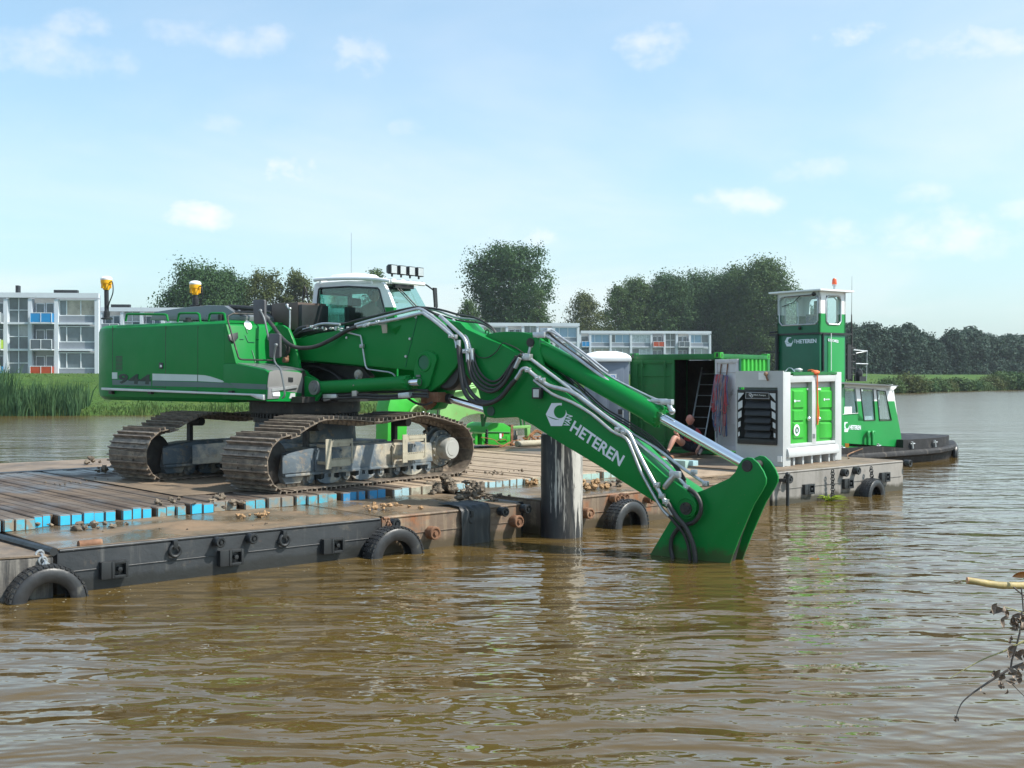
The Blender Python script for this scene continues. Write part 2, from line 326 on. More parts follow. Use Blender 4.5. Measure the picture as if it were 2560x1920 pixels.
# ------------------------------------------------------------------ water
def water_mat():
    m = bpy.data.materials.new('murky river water'); m.use_nodes = True; N, L = m.node_tree.nodes, m.node_tree.links
    p = N['Principled BSDF']; tc = N.new('ShaderNodeTexCoord')
    def nz(scale, det, ro, sx, sy, dist=0.0):
        mp = N.new('ShaderNodeMapping'); mp.inputs['Scale'].default_value = (sx, sy, 1); L.new(tc.outputs['Object'], mp.inputs[0])
        n = N.new('ShaderNodeTexNoise'); n.inputs['Scale'].default_value = scale; n.inputs['Detail'].default_value = det; n.inputs['Roughness'].default_value = ro; n.inputs['Distortion'].default_value = dist
        L.new(mp.outputs[0], n.inputs['Vector']); return n.outputs[0]
    def mth(op, a, b):
        n = N.new('ShaderNodeMath'); n.operation = op
        for i, v in enumerate((a, b)):
            if isinstance(v, (int, float)): n.inputs[i].default_value = v
            else: L.new(v, n.inputs[i])
        return n.outputs[0]
    x = N.new('ShaderNodeMix'); x.data_type = 'RGBA'; L.new(nz(0.25, 3, 0.6, 1, 1), x.inputs[0])
    x.inputs[6].default_value = (0.076, 0.047, 0.010, 1); x.inputs[7].default_value = (0.104, 0.070, 0.024, 1)
    L.new(x.outputs[2], p.inputs['Base Color'])
    p.inputs['Roughness'].default_value = 0.03; p.inputs['IOR'].default_value = 1.5; p.inputs['Specular IOR Level'].default_value = 0.5
    h = mth('ADD', mth('ADD', mth('MULTIPLY', nz(0.42, 1, 0.5, 0.5, 1.2, 0.5), 1.5), mth('MULTIPLY', nz(1.1, 2, 0.5, 0.55, 1.3, 0.8), 1.0)), mth('MULTIPLY', nz(2.6, 1, 0.5, 0.6, 1.25, 0.6), 0.34))
    h = mth('ADD', h, mth('MULTIPLY', nz(8.0, 1, 0.5, 0.8, 1.1, 0.3), 0.07))
    g = mth('ADD', mth('MULTIPLY', nz(0.045, 2, 0.5, 1, 1.8), 1.1), 0.32)      # calmer and rougher patches of the river
    b = N.new('ShaderNodeBump'); b.inputs['Strength'].default_value = 1.0; b.inputs['Distance'].default_value = 0.105
    sp_ = N.new('ShaderNodeSeparateXYZ'); L.new(tc.outputs['Object'], sp_.inputs[0]); fl_ = mth('DIVIDE', 1.0, mth('ADD', 1.0, mth('MAXIMUM', mth('MULTIPLY', mth('SUBTRACT', sp_.outputs[1], 11.0), 0.05), 0.0)))
    L.new(mth('MINIMUM', mth('MAXIMUM', mth('ADD', mth('MULTIPLY', mth('SUBTRACT', sp_.outputs[1], 16.0), 0.004), 0.03), 0.03), 0.17), p.inputs['Roughness'])      # wavelets too small to resolve far off
    L.new(mth('MULTIPLY', mth('MULTIPLY', h, g), fl_), b.inputs['Height']); L.new(b.outputs[0], p.inputs['Normal'])
    return m
w = MB(); w.quad((-700, -40, 0), (700, -40, 0), (700, 400, 0), (-700, 400, 0))
tag(w.build('water', water_mat()), 'brown rippled river water around the pontoons', kind='structure')

# ------------------------------------------------------------------ far bank, dyke and the polder behind it
bank = [(-400, 55), (-120, 64), (-32, 72), (-8, 79), (22, 110), (52, 157), (83, 190), (140, 235), (260, 290), (700, 360)]
bank = [Vector((x, y, 0)) for x, y in bank]; bank = catmull(bank, 10)
def off(i, d):
    a, b = bank[max(i-1, 0)], bank[min(i+1, len(bank)-1)]; t = (b-a).normalized(); n = Vector((-t.y, t.x, 0)); return bank[i]+n*d
def grass_extra(m, N, L, p, tc, nz, mr, mix, c):
    c2 = mix(mr(nz(0.35, 5, 0.7), 0.38, 0.66), c, (0.090, 0.140, 0.032)); c3 = mix(mr(nz(2.2, 6, 0.85), 0.46, 0.62), c2, (0.040, 0.080, 0.022))
    L.new(c3, p.inputs['Base Color'])
m_grass = mat('mown dyke grass', (0.058, 0.122, 0.026), 0.9, var=0.2, vs=0.8, bump=(0.9, 3.5, 0.25), spec=0.1, extra=grass_extra)
prof = [(-1.5, -0.6), (0.0, 0.02), (0.7, 0.28), (2.5, 0.55), (5.0, 1.15), (8.0, 1.95), (11.0, 2.45), (13.0, 2.60), (16, 2.60), (20, 2.0), (26, 0.6), (40, 0.5)]
g = MB(); n = len(bank); vs = []
for i in range(n):
    for d, z in prof:
        q = off(i, d); vs.append((q.x, q.y, z+(0.12*mnoise.noise(Vector((q.x*0.12, q.y*0.12, d))) if z > 0.1 else 0)-(0.12 if q.x > 60 and z > 2 else 0)))
np_ = len(prof)
g._add(vs, [(i*np_+k, (i+1)*np_+k, (i+1)*np_+k+1, i*np_+k+1) for i in range(n-1) for k in range(np_-1)])
tag(g.build('river_dyke', m_grass, smooth=80), 'green grass dyke along the far bank', kind='structure')
gr = MB()
vs = [tuple(off(i, 38)*1.0) for i in range(n)]; far = [(v[0]*9, 2600, 0.45) for v in vs]
vs = [(v[0], v[1], 0.45) for v in vs]
gr._add(vs+far, [(i, i+1, n+i+1, n+i) for i in range(n-1)])
tag(gr.build('ground', m_grass), 'flat land behind the dyke', kind='structure')

# ------------------------------------------------------------------ foliage
def leaf_mat(name, c1, c2, tr=0.25, hue=(0.08, 0.12, 0.02)):
    m = bpy.data.materials.new(name); m.use_nodes = True; N, L = m.node_tree.nodes, m.node_tree.links
    p = N['Principled BSDF']; o = N['Material Output']; tc = N.new('ShaderNodeTexCoord')
    n1 = N.new('ShaderNodeTexNoise'); n1.inputs['Scale'].default_value = 0.55; n1.inputs['Detail'].default_value = 6; n1.inputs['Roughness'].default_value = 0.8; L.new(tc.outputs['Object'], n1.inputs['Vector'])
    r = N.new('ShaderNodeMapRange'); r.inputs['From Min'].default_value = 0.36; r.inputs['From Max'].default_value = 0.66; L.new(n1.outputs[0], r.inputs['Value'])
    x = N.new('ShaderNodeMix'); x.data_type = 'RGBA'; L.new(r.outputs[0], x.inputs[0]); x.inputs[6].default_value = (*c1, 1); x.inputs[7].default_value = (*c2, 1)
    L.new(x.outputs[2], p.inputs['Base Color']); p.inputs['Roughness'].default_value = 0.6; p.inputs['Specular IOR Level'].default_value = 0.1
    t = N.new('ShaderNodeBsdfTranslucent'); L.new(x.outputs[2], t.inputs[0])
    s = N.new('ShaderNodeMixShader'); s.inputs[0].default_value = tr; L.new(p.outputs[0], s.inputs[1]); L.new(t.outputs[0], s.inputs[2]); L.new(s.outputs[0], o.inputs[0])
    return m
lm_dark = leaf_mat('dark poplar leaves', (0.036, 0.080, 0.034), (0.070, 0.130, 0.046))
lm_mid = leaf_mat('mid green leaves', (0.048, 0.092, 0.036), (0.100, 0.155, 0.050))
lm_dry = leaf_mat('olive leaves', (0.060, 0.085, 0.030), (0.120, 0.135, 0.050))
lm_far = leaf_mat('far row leaves', (0.026, 0.052, 0.040), (0.044, 0.080, 0.050), 0.15)
lm_reed = leaf_mat('reed blades', (0.070, 0.140, 0.035), (0.140, 0.190, 0.060), 0.3)
lm_reed2 = leaf_mat('blue green reed blades', (0.045, 0.110, 0.055), (0.090, 0.160, 0.060), 0.3)
m_bark = mat('tree bark', (0.09, 0.075, 0.06), 0.9, var=0.3, bump=(0.6, 6, 0.05))

def crown_mesh(name, W, H, n, leaf, shape, rng, m, h0=0.08, cl=None, sprd=1.0):
    """leaf sized faces gathered in sprays round many limb ends inside an uneven envelope"""
    n = int(n*2.9); ends = []; ncl = cl or int(50+n/75)
    while len(ends) < ncl:
        h = rng.uniform(h0, 1.0); rmax = shape(h)*W/2*1.13
        a = rng.uniform(0, 2*math.pi); rr = rmax*math.sqrt(rng.uniform(0.02, 1.0)); k = 0.90+0.55*mnoise.noise(Vector((math.cos(a)*1.8, math.sin(a)*1.8, h*5+W)))
        ends.append(Vector((rr*k*math.cos(a), rr*k*math.sin(a), h*H*(0.93+0.12*mnoise.noise(Vector((rr*math.cos(a)*0.45, rr*math.sin(a)*0.45, W)))))))
    vs, fs = [], []
    for i in range(n):
        c = ends[rng.randrange(ncl)]; s = rng.choice((0.5, 0.8, 1.0, 1.35))*W*0.075*sprd+0.15
        gg = lambda: max(-1.7, min(1.7, rng.gauss(0, 1)))*s; dv = Vector((gg(), gg(), gg()*0.85)); q = c+dv
        if q.z < h0*H*0.7: q.z = h0*H*0.7+rng.random()
        l = leaf*0.8*rng.uniform(0.6, 1.35); nrm = (dv.normalized()*1.3+Vector((rng.gauss(0, .6), rng.gauss(0, .6), rng.gauss(0.35, .6)))).normalized()
        u = nrm.orthogonal().normalized(); u.rotate(Matrix.Rotation(rng.uniform(0, 6.28), 3, nrm)); w2 = nrm.cross(u); b = len(vs)
        vs += [q-u*l*0.5, q+w2*l*0.33+nrm*l*0.08, q+u*l*0.55, q-w2*l*0.33-nrm*l*0.06]; fs.append((b, b+1, b+2, b+3))
    me = bpy.data.meshes.new(name); me.from_pydata(vs, [], fs); me.materials.append(m); return me, ends
def tree_trunk(W, H, ends, rng, name='trunk', r=None, limbs=26):
    b = MB(); r = r or H*0.022; p = [Vector((0, 0, -0.5))]
    for k in range(1, 7): p.append(Vector((rng.uniform(-.02, .02)*W*k*0.4, rng.uniform(-.02, .02)*W*k*0.4, H*0.86*k/6)))
    b.tube(p, [r*(1-0.87*i/6) for i in range(7)], 8)
    for e in rng.sample(ends, min(limbs, len(ends))):
        h = max(0.6, min(e.z*rng.uniform(0.35, 0.75), H*0.8)); k = int(h/(H*0.86)*6); s = p[min(k, 6)]
        s = Vector((s.x, s.y, h)); mid = s.lerp(e, 0.5)+Vector((0, 0, -0.04*H*rng.random())); b.tube([s, mid, e], [r*0.34, r*0.2, r*0.05], 5)
    return b
PROTO = {}
def tree(name, x, y, W, H, n, leaf, shape, lm, label, cat='tree', group=None, seed=1, z0=0.4, key=None, rot=0.0, limbs=26, h0=0.08, sprd=1.0):
    rng = random.Random(seed)
    if key and key in PROTO:
        cm, tm, W0, H0 = PROTO[key]
    else:
        cm, ends = crown_mesh('crown', W, H, n, leaf, shape, rng, lm, h0, sprd=sprd)
        t = tree_trunk(W, H, ends, rng, limbs=limbs).build('trunk', m_bark); tm = t.data; bpy.data.objects.remove(t); W0, H0 = W, H
        if key: PROTO[key] = (cm, tm, W0, H0)
    root = thing(name, (x, y, z0), label, cat, group); root.rotation_euler = (0, 0, rot); root.scale = (W/W0, W/W0, H/H0)
    for nm, me in (('crown', cm), ('trunk', tm)):
        o = bpy.data.objects.new(nm, me); sc.collection.objects.link(o); o.parent = root
    return root
sh_round = lambda h: max(0.05, math.sin(math.pi*min(1, (h*0.92+0.08)))**0.55)
sh_pop = lambda h: (0.62+0.9*h if h < 0.4 else 0.98) * (1 if h < 0.86 else math.sqrt(max(0.03, 1-((h-0.86)/0.15)**2)))
sh_wide = lambda h: (0.95 if h < 0.55 else math.sqrt(max(0.03, 1-((h-0.55)/0.47)**2)))
sh_col = lambda h: (0.85 if h < 0.55 else max(0.12, 1-((h-0.55)/0.5)**2*0.9))
def tpx(name, px0, px1, top, d, n, leaf, shape, lm, label, seed, group=None, **k):
    X = ((px0+px1)/2-1280)/F_PX*d; W = (px1-px0)/F_PX*d; H = EYE+(HOR-top)/F_PX*d-0.4
    return tree(name, X, d, W, H, n, leaf, shape, lm, label, 'tree', group, seed, **k)
LB = 'trees behind the flats on the left'; RB = 'trees behind the flats on the right'
tpx('broad_tree', 396, 600, 664, 205, 19000, 0.50, sh_wide, lm_dark, 'broad dense dark tree rising behind the excavator hood, widest of the left trees', 11, LB)
tpx('broad_tree', 520, 640, 674, 215, 9000, 0.50, sh_wide, lm_dark, 'dark rounded tree touching the broad tree behind the second yellow receiver', 12, LB)
tpx('open_tree', 606, 724, 656, 190, 5600, 0.42, sh_wide, lm_dry, 'airy olive tree with sky showing through, left of the excavator mirrors top', 13, LB, h0=0.2, sprd=0.75)
tpx('open_tree', 696, 800, 664, 190, 4800, 0.42, sh_wide, lm_dry, 'airy olive tree directly left of the excavator cab', 14, LB, h0=0.2, sprd=0.75)
tpx('open_tree', 896, 992, 660, 200, 4000, 0.42, sh_round, lm_mid, 'tree top peeping over the white excavator cab roof by the work lights', 15, LB, sprd=0.8)
tpx('open_tree', 812, 890, 716, 200, 3200, 0.42, sh_round, lm_mid, 'small tree seen through the excavator cab windows', 16, LB, sprd=0.8)
tpx('poplar_tree', 1174, 1368, 600, 240, 19000, 0.55, sh_pop, lm_dark, 'tall flat topped poplar standing alone above the middle of the boom', 21, h0=0.1, sprd=0.72)
tpx('young_tree', 1130, 1212, 742, 225, 3800, 0.42, sh_round, lm_mid, 'low bushy tree at the left foot of the tall lone poplar', 22)
tpx('young_tree', 1318, 1374, 716, 225, 2600, 0.40, sh_round, lm_mid, 'low bushy tree at the right foot of the tall lone poplar', 23)
tpx('young_tree', 1396, 1530, 732, 262, 6500, 0.48, sh_round, lm_dry, 'lowest spreading tree at the left end of the right wood', 24, RB, sprd=0.8)
tpx('wood_tree', 1488, 1610, 704, 268, 6500, 0.50, sh_round, lm_mid, 'thin tree between the lowest spreading tree and the dense wood', 25, RB, sprd=0.7)
tpx('wood_tree', 1535, 1655, 684, 270, 9500, 0.52, sh_wide, lm_mid, 'light green tree at the left shoulder of the dense wood', 26, RB, sprd=0.8)
tpx('wood_tree', 1596, 1744, 676, 272, 13000, 0.56, sh_wide, lm_dark, 'dense dark tree behind the middle of the right hand flats', 27, RB)
tpx('wood_tree', 1680, 1830, 678, 278, 13000, 0.56, sh_wide, lm_dark, 'dense dark tree rising over the right end wall of the flats', 28, RB)
tpx('wood_tree', 1760, 1900, 662, 270, 13000, 0.56, sh_wide, lm_dark, 'dense dark tree over the bright green container side', 29, RB)
tpx('wood_tree', 1822, 1990, 642, 262, 19000, 0.56, sh_wide, lm_mid, 'tallest tree of the right wood, just left of the wheelhouse', 30, RB)
tpx('wood_tree', 1960, 2060, 760, 275, 7000, 0.56, sh_wide, lm_dark, 'low dark tree hidden behind the tug wheelhouse', 31, RB)
tpx('wood_tree', 1640, 1780, 700, 290, 9000, 0.6, sh_wide, lm_dark, 'shadowed tree filling the gap at the heart of the right wood', 32, RB)
tpx('wood_tree', 1730, 1860, 690, 292, 9000, 0.6, sh_wide, lm_dark, 'shadowed tree behind the third dense dark tree of the wood', 33, RB)
# avenue on the dyke to the right
rng = random.Random(5)
prof_px = [(2060, 800), (2130, 815), (2174, 804), (2215, 822), (2250, 812), (2294, 821), (2330, 838), (2345, 846), (2366, 828), (2395, 826), (2419, 817), (2450, 822), (2488, 838), (2520, 841), (2560, 842), (2640, 850), (2720, 852)]
def topat(x):
    for (a, ya), (b, yb) in zip(prof_px, prof_px[1:]):
        if a <= x <= b: return ya+(yb-ya)*(x-a)/(b-a)
    return prof_px[-1][1]
nth = ['first', 'second', 'third', 'fourth', 'fifth', 'sixth', 'seventh', 'eighth', 'ninth', 'tenth', 'eleventh', 'twelfth', 'thirteenth', 'fourteenth', 'fifteenth', 'sixteenth', 'seventeenth', 'eighteenth', 'nineteenth', 'twentieth', 'twenty-first', 'twenty-second', 'twenty-third', 'twenty-fourth', 'twenty-fifth', 'twenty-sixth', 'twenty-seventh', 'twenty-eighth']
for i in range(25):
    pc = 2066+i*24.5+rng.uniform(-4, 4); d = 255+i*3.0+rng.uniform(-3, 3); w = rng.uniform(58, 76)
    tpx('avenue_tree', pc-w/2, pc+w/2, topat(pc)+rng.uniform(-5, 6), d, 4600, 0.66, sh_col, lm_far, nth[i].capitalize()+' tree from the left in the tall dark row on the right bank', 40+i % 6, 'row of dark trees on the right bank', key='av%d' % (i % 6), rot=rng.uniform(0, 6), h0=0.02, limbs=8)
for i in range(14):     # undergrowth closing the row at its foot
    pc = 2080+i*44; d = 262+i*4.5
    tpx('hedge_bush', pc-34, pc+34, 898+rng.uniform(-6, 6), d, 1500, 0.6, sh_wide, lm_far, nth[i].capitalize()+' low bush from the left under the tall dark row', 60+i % 3, 'bushes under the dark row', key='hd%d' % (i % 3), rot=rng.uniform(0, 6), h0=0.0, limbs=4)['category'] = 'bush'
# bank bushes on the right
bl = [(2268, 34, 938), (2312, 20, 958), (2340, 24, 950), (2368, 18, 952), (2392, 22, 950), (2420, 20, 956), (2446, 20, 960), (2478, 26, 942), (2508, 26, 936), (2536, 26, 938), (2562, 22, 936), (2222, 26, 950), (2292, 16, 966)]
for i, (pc, w, top) in enumerate(sorted(bl)):
    k = 0
    while k < len(bank)-1 and bank[k].x/bank[k].y*F_PX+1280 < pc: k += 1
    q = off(k, 1.0); d = q.y
    H = EYE+(HOR-top)/F_PX*d; W = 2.6*w/F_PX*d
    tree('bank_bush', (pc-1280)/F_PX*d, d, W, max(1.1, H*0.8), 1700, 0.34, sh_wide, (lm_mid, lm_dry, lm_mid, lm_dark)[i % 4], nth[i].capitalize()+' waterside bush from the left on the right bank', 'bush', 'bushes at the water on the right bank', 80+i % 4, z0=0.15, key='bb%d' % (i % 4), rot=i*1.3, h0=0.0, limbs=5)

# reeds and long grass on the far bank (uncountable)
def blades(name, xs, dens, hfun, dfun, m, label, seed, wid=0.03):
    rng = random.Random(seed); vs, fs = [], []
    for i in range(len(bank)-1):
        a, b = bank[i], bank[i+1]
        if b.x < xs[0] or a.x > xs[1]: continue
        L = (b-a).length
        for _ in range(int(L*dens)):
            t = rng.random(); d = dfun(rng); q = off(i, d).lerp(off(i+1, d), t); h = hfun(q.x, rng); z = 0.0
            for (d0, z0), (d1, z1) in zip(prof, prof[1:]):
                if d0 <= d <= d1: z = z0+(z1-z0)*(d-d0)/(d1-d0)
            wv = rng.uniform(0.6, 1.4)*wid; lx, ly = rng.gauss(0, 0.16)*h, rng.gauss(0, 0.16)*h; an = rng.uniform(-0.9, 0.9); u = Vector((math.cos(an), math.sin(an), 0))*wv
            base = Vector((q.x, q.y, z-0.05)); mid = base+Vector((lx*0.35, ly*0.35, h*0.6)); tip = base+Vector((lx, ly, h)); k = len(vs)
            vs += [base-u, base+u, mid+u*0.8, mid-u*0.8, tip]; fs += [(k, k+1, k+2, k+3), (k+3, k+2, k+4)]
    me = bpy.data.meshes.new(name); me.from_pydata(vs, [], fs); me.materials.append(m)
    o = bpy.data.objects.new(name, me); sc.collection.objects.link(o); tag(o, label, kind='stuff'); return o
blades('reeds', (-46, -31.2), 200, lambda x, r: r.uniform(1.4, 3.3)*(1.0 if x < -31.6 else 0.6), lambda r: r.uniform(-0.5, 2.4), lm_reed2, 'tall reeds at the left bank', 3, 0.035)
blades('bank_grass', (-31, 60), 75, lambda x, r: r.uniform(0.15, 0.40)+max(0, mnoise.noise(Vector((x*0.45, 1, 1))))*1.1*r.random(), lambda r: abs(r.gauss(0.1, 0.9))-0.3, lm_reed, 'long grass along the waterline', 4, 0.04)
blades('dyke_grass', (-48, 12), 90, lambda x, r: r.uniform(0.06, 0.16), lambda r: r.uniform(1.0, 14.0), lm_reed, 'tufts of grass on the dyke slope', 6, 0.05)
blades('bank_grass', (50, 130), 26, lambda x, r: r.uniform(0.3, 0.8), lambda r: abs(r.gauss(0.1, 1.0))-0.3, lm_mid, 'long grass along the right bank waterline', 9, 0.09)

# ------------------------------------------------------------------ blocks of flats
m_conc = mat('pale concrete frame', (0.56, 0.60, 0.65), 0.8, var=0.05, vs=0.6, dirt=[((0.30, 0.31, 0.32), 0.12, 1.5)], streak=((0.34, 0.35, 0.36), 0.25, 1.2))
m_concd = mat('grey window panel', (0.22, 0.245, 0.28), 0.7, var=0.06)
m_wframe = mat('white window frame', (0.70, 0.73, 0.76), 0.5, var=0.03)
m_curtain2 = mat('window with beige blind', (0.40, 0.36, 0.30), 0.3, var=0.3, vs=1.3, spec=0.6); m_curtain3 = mat('window with net curtain', (0.46, 0.50, 0.53), 0.3, var=0.35, vs=2.2, spec=0.6)
m_panel = {k: mat(k+' balcony panel', c, 0.35, var=0.1, vs=1.5) for k, c in dict(blue=(0.015, 0.22, 0.50), orange=(0.40, 0.06, 0.02), lime=(0.28, 0.42, 0.03), grey=(0.10, 0.12, 0.14), clear=(0.16, 0.20, 0.22)).items()}
def flats(px_r, px_l, d, az_face, pattern, ztop, label, seed, first=1, panels=None, roof=()):
    """row of bays from the right end leftwards; az_face = azimuth the facade runs towards (leftwards)"""
    rng = random.Random(seed); pr = at_d(px_r, HOR, d); L = az_v(az_face); nrm = Vector((-L.y, L.x, 0)); nrm = -nrm if nrm.dot(EYEP-pr) < 0 else nrm; nrm.z = 0
    Lw = abs(px_r-px_l)/F_PX*d/abs(L.x); base = Vector((pr.x, pr.y, 0.0)); root = thing('apartment_building', base+L*Lw/2, label, 'building', 'blocks of flats behind the dyke')
    P = lambda s, o, z: base+L*s+nrm*o+UP*z
    b = MB(); sd_ = (pr-EYEP); sd_.z = 0; sd_ = sd_.normalized()+L*0.04; b.par(P(0.02, -0.7, 0.1), L*(Lw-0.04), sd_*8.0, UP*(ztop-0.25)); b.build('wall', m_conc, root)      # the block behind the facade grid
    fr = MB(); FH = 2.79; nf = 4; zf = [ztop-0.52-FH*(k+1) for k in range(nf)]
    fr.box(P(Lw/2, 0.05, ztop-0.26), L*(Lw+0.04), nrm*0.7, UP*0.52); fr.box(P(0.2, 0, ztop/2-0.3), L*0.4, nrm*0.62, UP*(ztop-0.7))
    for z in zf: fr.box(P(Lw/2, -0.02, z+0.10), L*Lw, nrm*0.5, UP*0.22)
    s = 0.42; ip = 0; k = 0; panes = []
    while s < Lw-1.0:
        t = pattern[ip % len(pattern)]; wd = {'W': 3.7, 'M': 3.7, 'B': 2.25, 'S': 2.05}[t]; wd = min(wd, Lw-s-0.1); ip += 1
        fr.box(P(s+wd+0.21, 0.0, ztop/2-0.3), L*0.40, nrm*0.6, UP*(ztop-0.7))
        for f, z in enumerate(zf[:3]):
            if t in 'WM':
                b = MB(); b.box(P(s+wd/2, -0.12, z+0.21+0.36), L*(wd-0.04), nrm*0.1, UP*0.72); b.build('spandrel_panel', m_concd, root)
                w = MB(); zt, zb = z+FH-0.22, z+0.93
                for zz in (zt, zb): w.box(P(s+wd/2, -0.12, zz+0.02), L*(wd-0.02), nrm*0.12, UP*0.09)
                cuts = [0.0, 0.40, 0.80, 1.0] if t == 'M' else [0.0, 0.20, 0.60, 1.0]
                for c in cuts: w.box(P(s+0.04+(wd-0.08)*c, -0.12, (zt+zb)/2), L*0.09, nrm*0.12, UP*(zt-zb))
                wf = w.build('window', m_wframe, root); gm = rng.choice([m_curtain, m_curtain2, m_curtain3, m_winglass, m_blueglass])
                for c0, c1 in zip(cuts, cuts[1:]):
                    p = MB(); p.box(P(s+0.04+(wd-0.08)*(c0+c1)/2, -0.17, (zt+zb)/2), L*((wd-0.1)*(c1-c0)-0.06), nrm*0.03, UP*(zt-zb-0.08)); p.build('pane', gm if rng.random() < 0.75 else m_winglass, wf)
            elif t == 'S':
                w = MB(); rows = 2
                for q in range(rows+1): w.box(P(s+wd/2, -0.1, z+0.1+FH*q/rows), L*wd, nrm*0.1, UP*0.08)
                for c in (0.02, 0.5, 0.98): w.box(P(s+wd*c, -0.1, z+0.1+FH/2), L*0.08, nrm*0.1, UP*FH)
                wf = w.build('stair_window', m_wframe, root)
                for q in range(rows):
                    for c in (0.25, 0.75):
                        p = MB(); p.box(P(s+wd*c, -0.16, z+0.1+FH*(q+0.5)/rows), L*(wd*0.5-0.1), nrm*0.03, UP*(FH/rows-0.1)); p.build('pane', rng.choice([m_winglass, m_curtain, m_winglass]), wf)
            else:
                w = MB(); w.box(P(s+wd/2, -0.62, z+0.1+FH/2), L*wd, nrm*0.06, UP*FH); w.build('recess_wall', m_curtain if rng.random() < 0.5 else m_concd, root)
                dr = MB(); dr.box(P(s+wd*0.28, -0.54, z+1.25), L*0.85, nrm*0.08, UP*2.1); dr.box(P(s+wd*0.72, -0.54, z+1.6), L*0.9, nrm*0.08, UP*1.3); bd = dr.build('balcony_door', m_wframe, root)
                p = MB(); p.box(P(s+wd*0.28, -0.49, z+1.3), L*0.65, nrm*0.03, UP*1.8); p.box(P(s+wd*0.72, -0.49, z+1.6), L*0.74, nrm*0.03, UP*1.14); p.build('pane', m_winglass, bd)
                col = (panels or {}).get((k, f)) or rng.choice(['blue', 'orange', 'grey', 'clear', 'grey', 'clear'])
                b = MB(); b.box(P(s+wd/2, 0.62, z+0.10), L*wd, nrm*0.9, UP*0.12); bb = b.build('balcony', m_conc, root)
                b = MB(); b.box(P(s+wd/2, 1.04, z+0.16+0.50), L*(wd-0.08), nrm*0.05, UP*0.92); b.box(P(s+0.05, 0.6, z+0.66), L*0.04, nrm*0.86, UP*0.92); b.box(P(s+wd-0.05, 0.6, z+0.66), L*0.04, nrm*0.86, UP*0.92); b.build('balcony_panel', m_panel[col], bb)
                b = MB(); b.box(P(s+wd/2, 1.04, z+1.16), L*wd, nrm*0.08, UP*0.06)
                for c in (0.02, 0.5, 0.98): b.box(P(s+wd*c, 1.08, z+0.66), L*0.05, nrm*0.05, UP*0.96)
                b.build('railing', m_wframe, bb)
        if t == 'B': k += 1
        s += wd+0.42
    fr.build('facade_frame', m_conc, root)
    for (f, w_, h_) in roof:
        b = MB(); b.box(P(f*Lw, -2, ztop+h_/2), L*w_, nrm*0.8, UP*h_); b.build('roof_vent', m_black, root)
    return root
PAT = 'MBSBW'
flats(248, -420, 123, -96, 'MBSBW', 11.15, 'nearest block of flats at the left edge with blue and red balcony panels', 3, panels={(0, 0): 'blue', (0, 1): 'grey', (0, 2): 'orange', (1, 0): 'clear', (1, 1): 'lime', (1, 2): 'blue'}, roof=[(0.137, 2.4, 0.45), (0.312, 0.3, 0.9)])
flats(962, 240, 153, -95, 'WMBSBW', 11.2, 'long block of flats mostly hidden behind the excavator hood', 4, panels={(0, 0): 'grey'}, roof=[(0.9, 2.4, 0.5)])
flats(1448, 962, 194, -95, 'MBSBWM', 11.1, 'block of flats behind the middle of the boom', 5, panels={(0, 0): 'clear'})
flats(1777, 1450, 233, -95, 'MBSBWM', 11.2, 'farthest block of flats above the portable toilet, blue and red balconies', 6, panels={(0, 0): 'grey', (1, 0): 'orange', (2, 0): 'blue', (0, 1): 'clear', (1, 1): 'grey'})

# ------------------------------------------------------------------ thin summer haze in one closed box round the whole scene
hz = MB(); hz.par((-750, -45, -2.0), (1500, 0, 0), (0, 2700, 0), (0, 0, 40)); hm = bpy.data.materials.new('summer haze'); hm.use_nodes = True
hn = hm.node_tree.nodes; hn.remove(hn['Principled BSDF']); pv = hn.new('ShaderNodeVolumePrincipled'); pv.inputs['Color'].default_value = (0.86, 0.93, 1.0, 1); pv.inputs['Density'].default_value = 0.00020; pv.inputs['Anisotropy'].default_value = 0.3
hm.node_tree.links.new(pv.outputs[0], hn['Material Output'].inputs['Volume']); hzo = hz.build('haze', hm); tag(hzo, 'thin bluish summer haze over the river', kind='stuff')
# ------------------------------------------------------------------ pontoon axes: A runs right and away along the near edge, B runs left and away across the deck
A = az_v(48.8); B = az_v(-41.2)
def PT(s, b, z): return A*s+B*b+UP*z
def s_at(px, b=13.82): k = (px-1280)/F_PX; d = b/(B.y+B.x*k); return A.x*k*d+A.y*d
DECK, MATZ = 0.53, 0.69
def wood_x(m, N, L, p, tc, nz, mr, mix, c):
    c2 = mix(mr(nz(7, 5, 0.8, (1, 1, 6)), 0.45, 0.75), c, (0.10, 0.075, 0.055)); c3 = mix(mr(nz(0.9, 5, 0.7), 0.50, 0.64, 0, 0.7), c2, (0.16, 0.115, 0.078)); L.new(c3, p.inputs['Base Color'])
    L.new(mr(nz(0.55, 4, 0.6), 0.40, 0.58, 0.30, 0.8), p.inputs['Roughness'])
m_plank = [mat('wet brown timber', (0.070, 0.049, 0.036), 0.5, spec=0.35, var=0.35, vs=5, bump=(0.5, 14, 0.012), extra=wood_x), mat('greyed timber', (0.095, 0.072, 0.054), 0.55, var=0.25, vs=5, bump=(0.5, 14, 0.012), extra=wood_x),
           mat('dry muddy timber', (0.30, 0.225, 0.155), 0.75, var=0.2, vs=4, dirt=[((0.17, 0.12, 0.08), 0.3, 3)], bump=(0.5, 14, 0.012))]
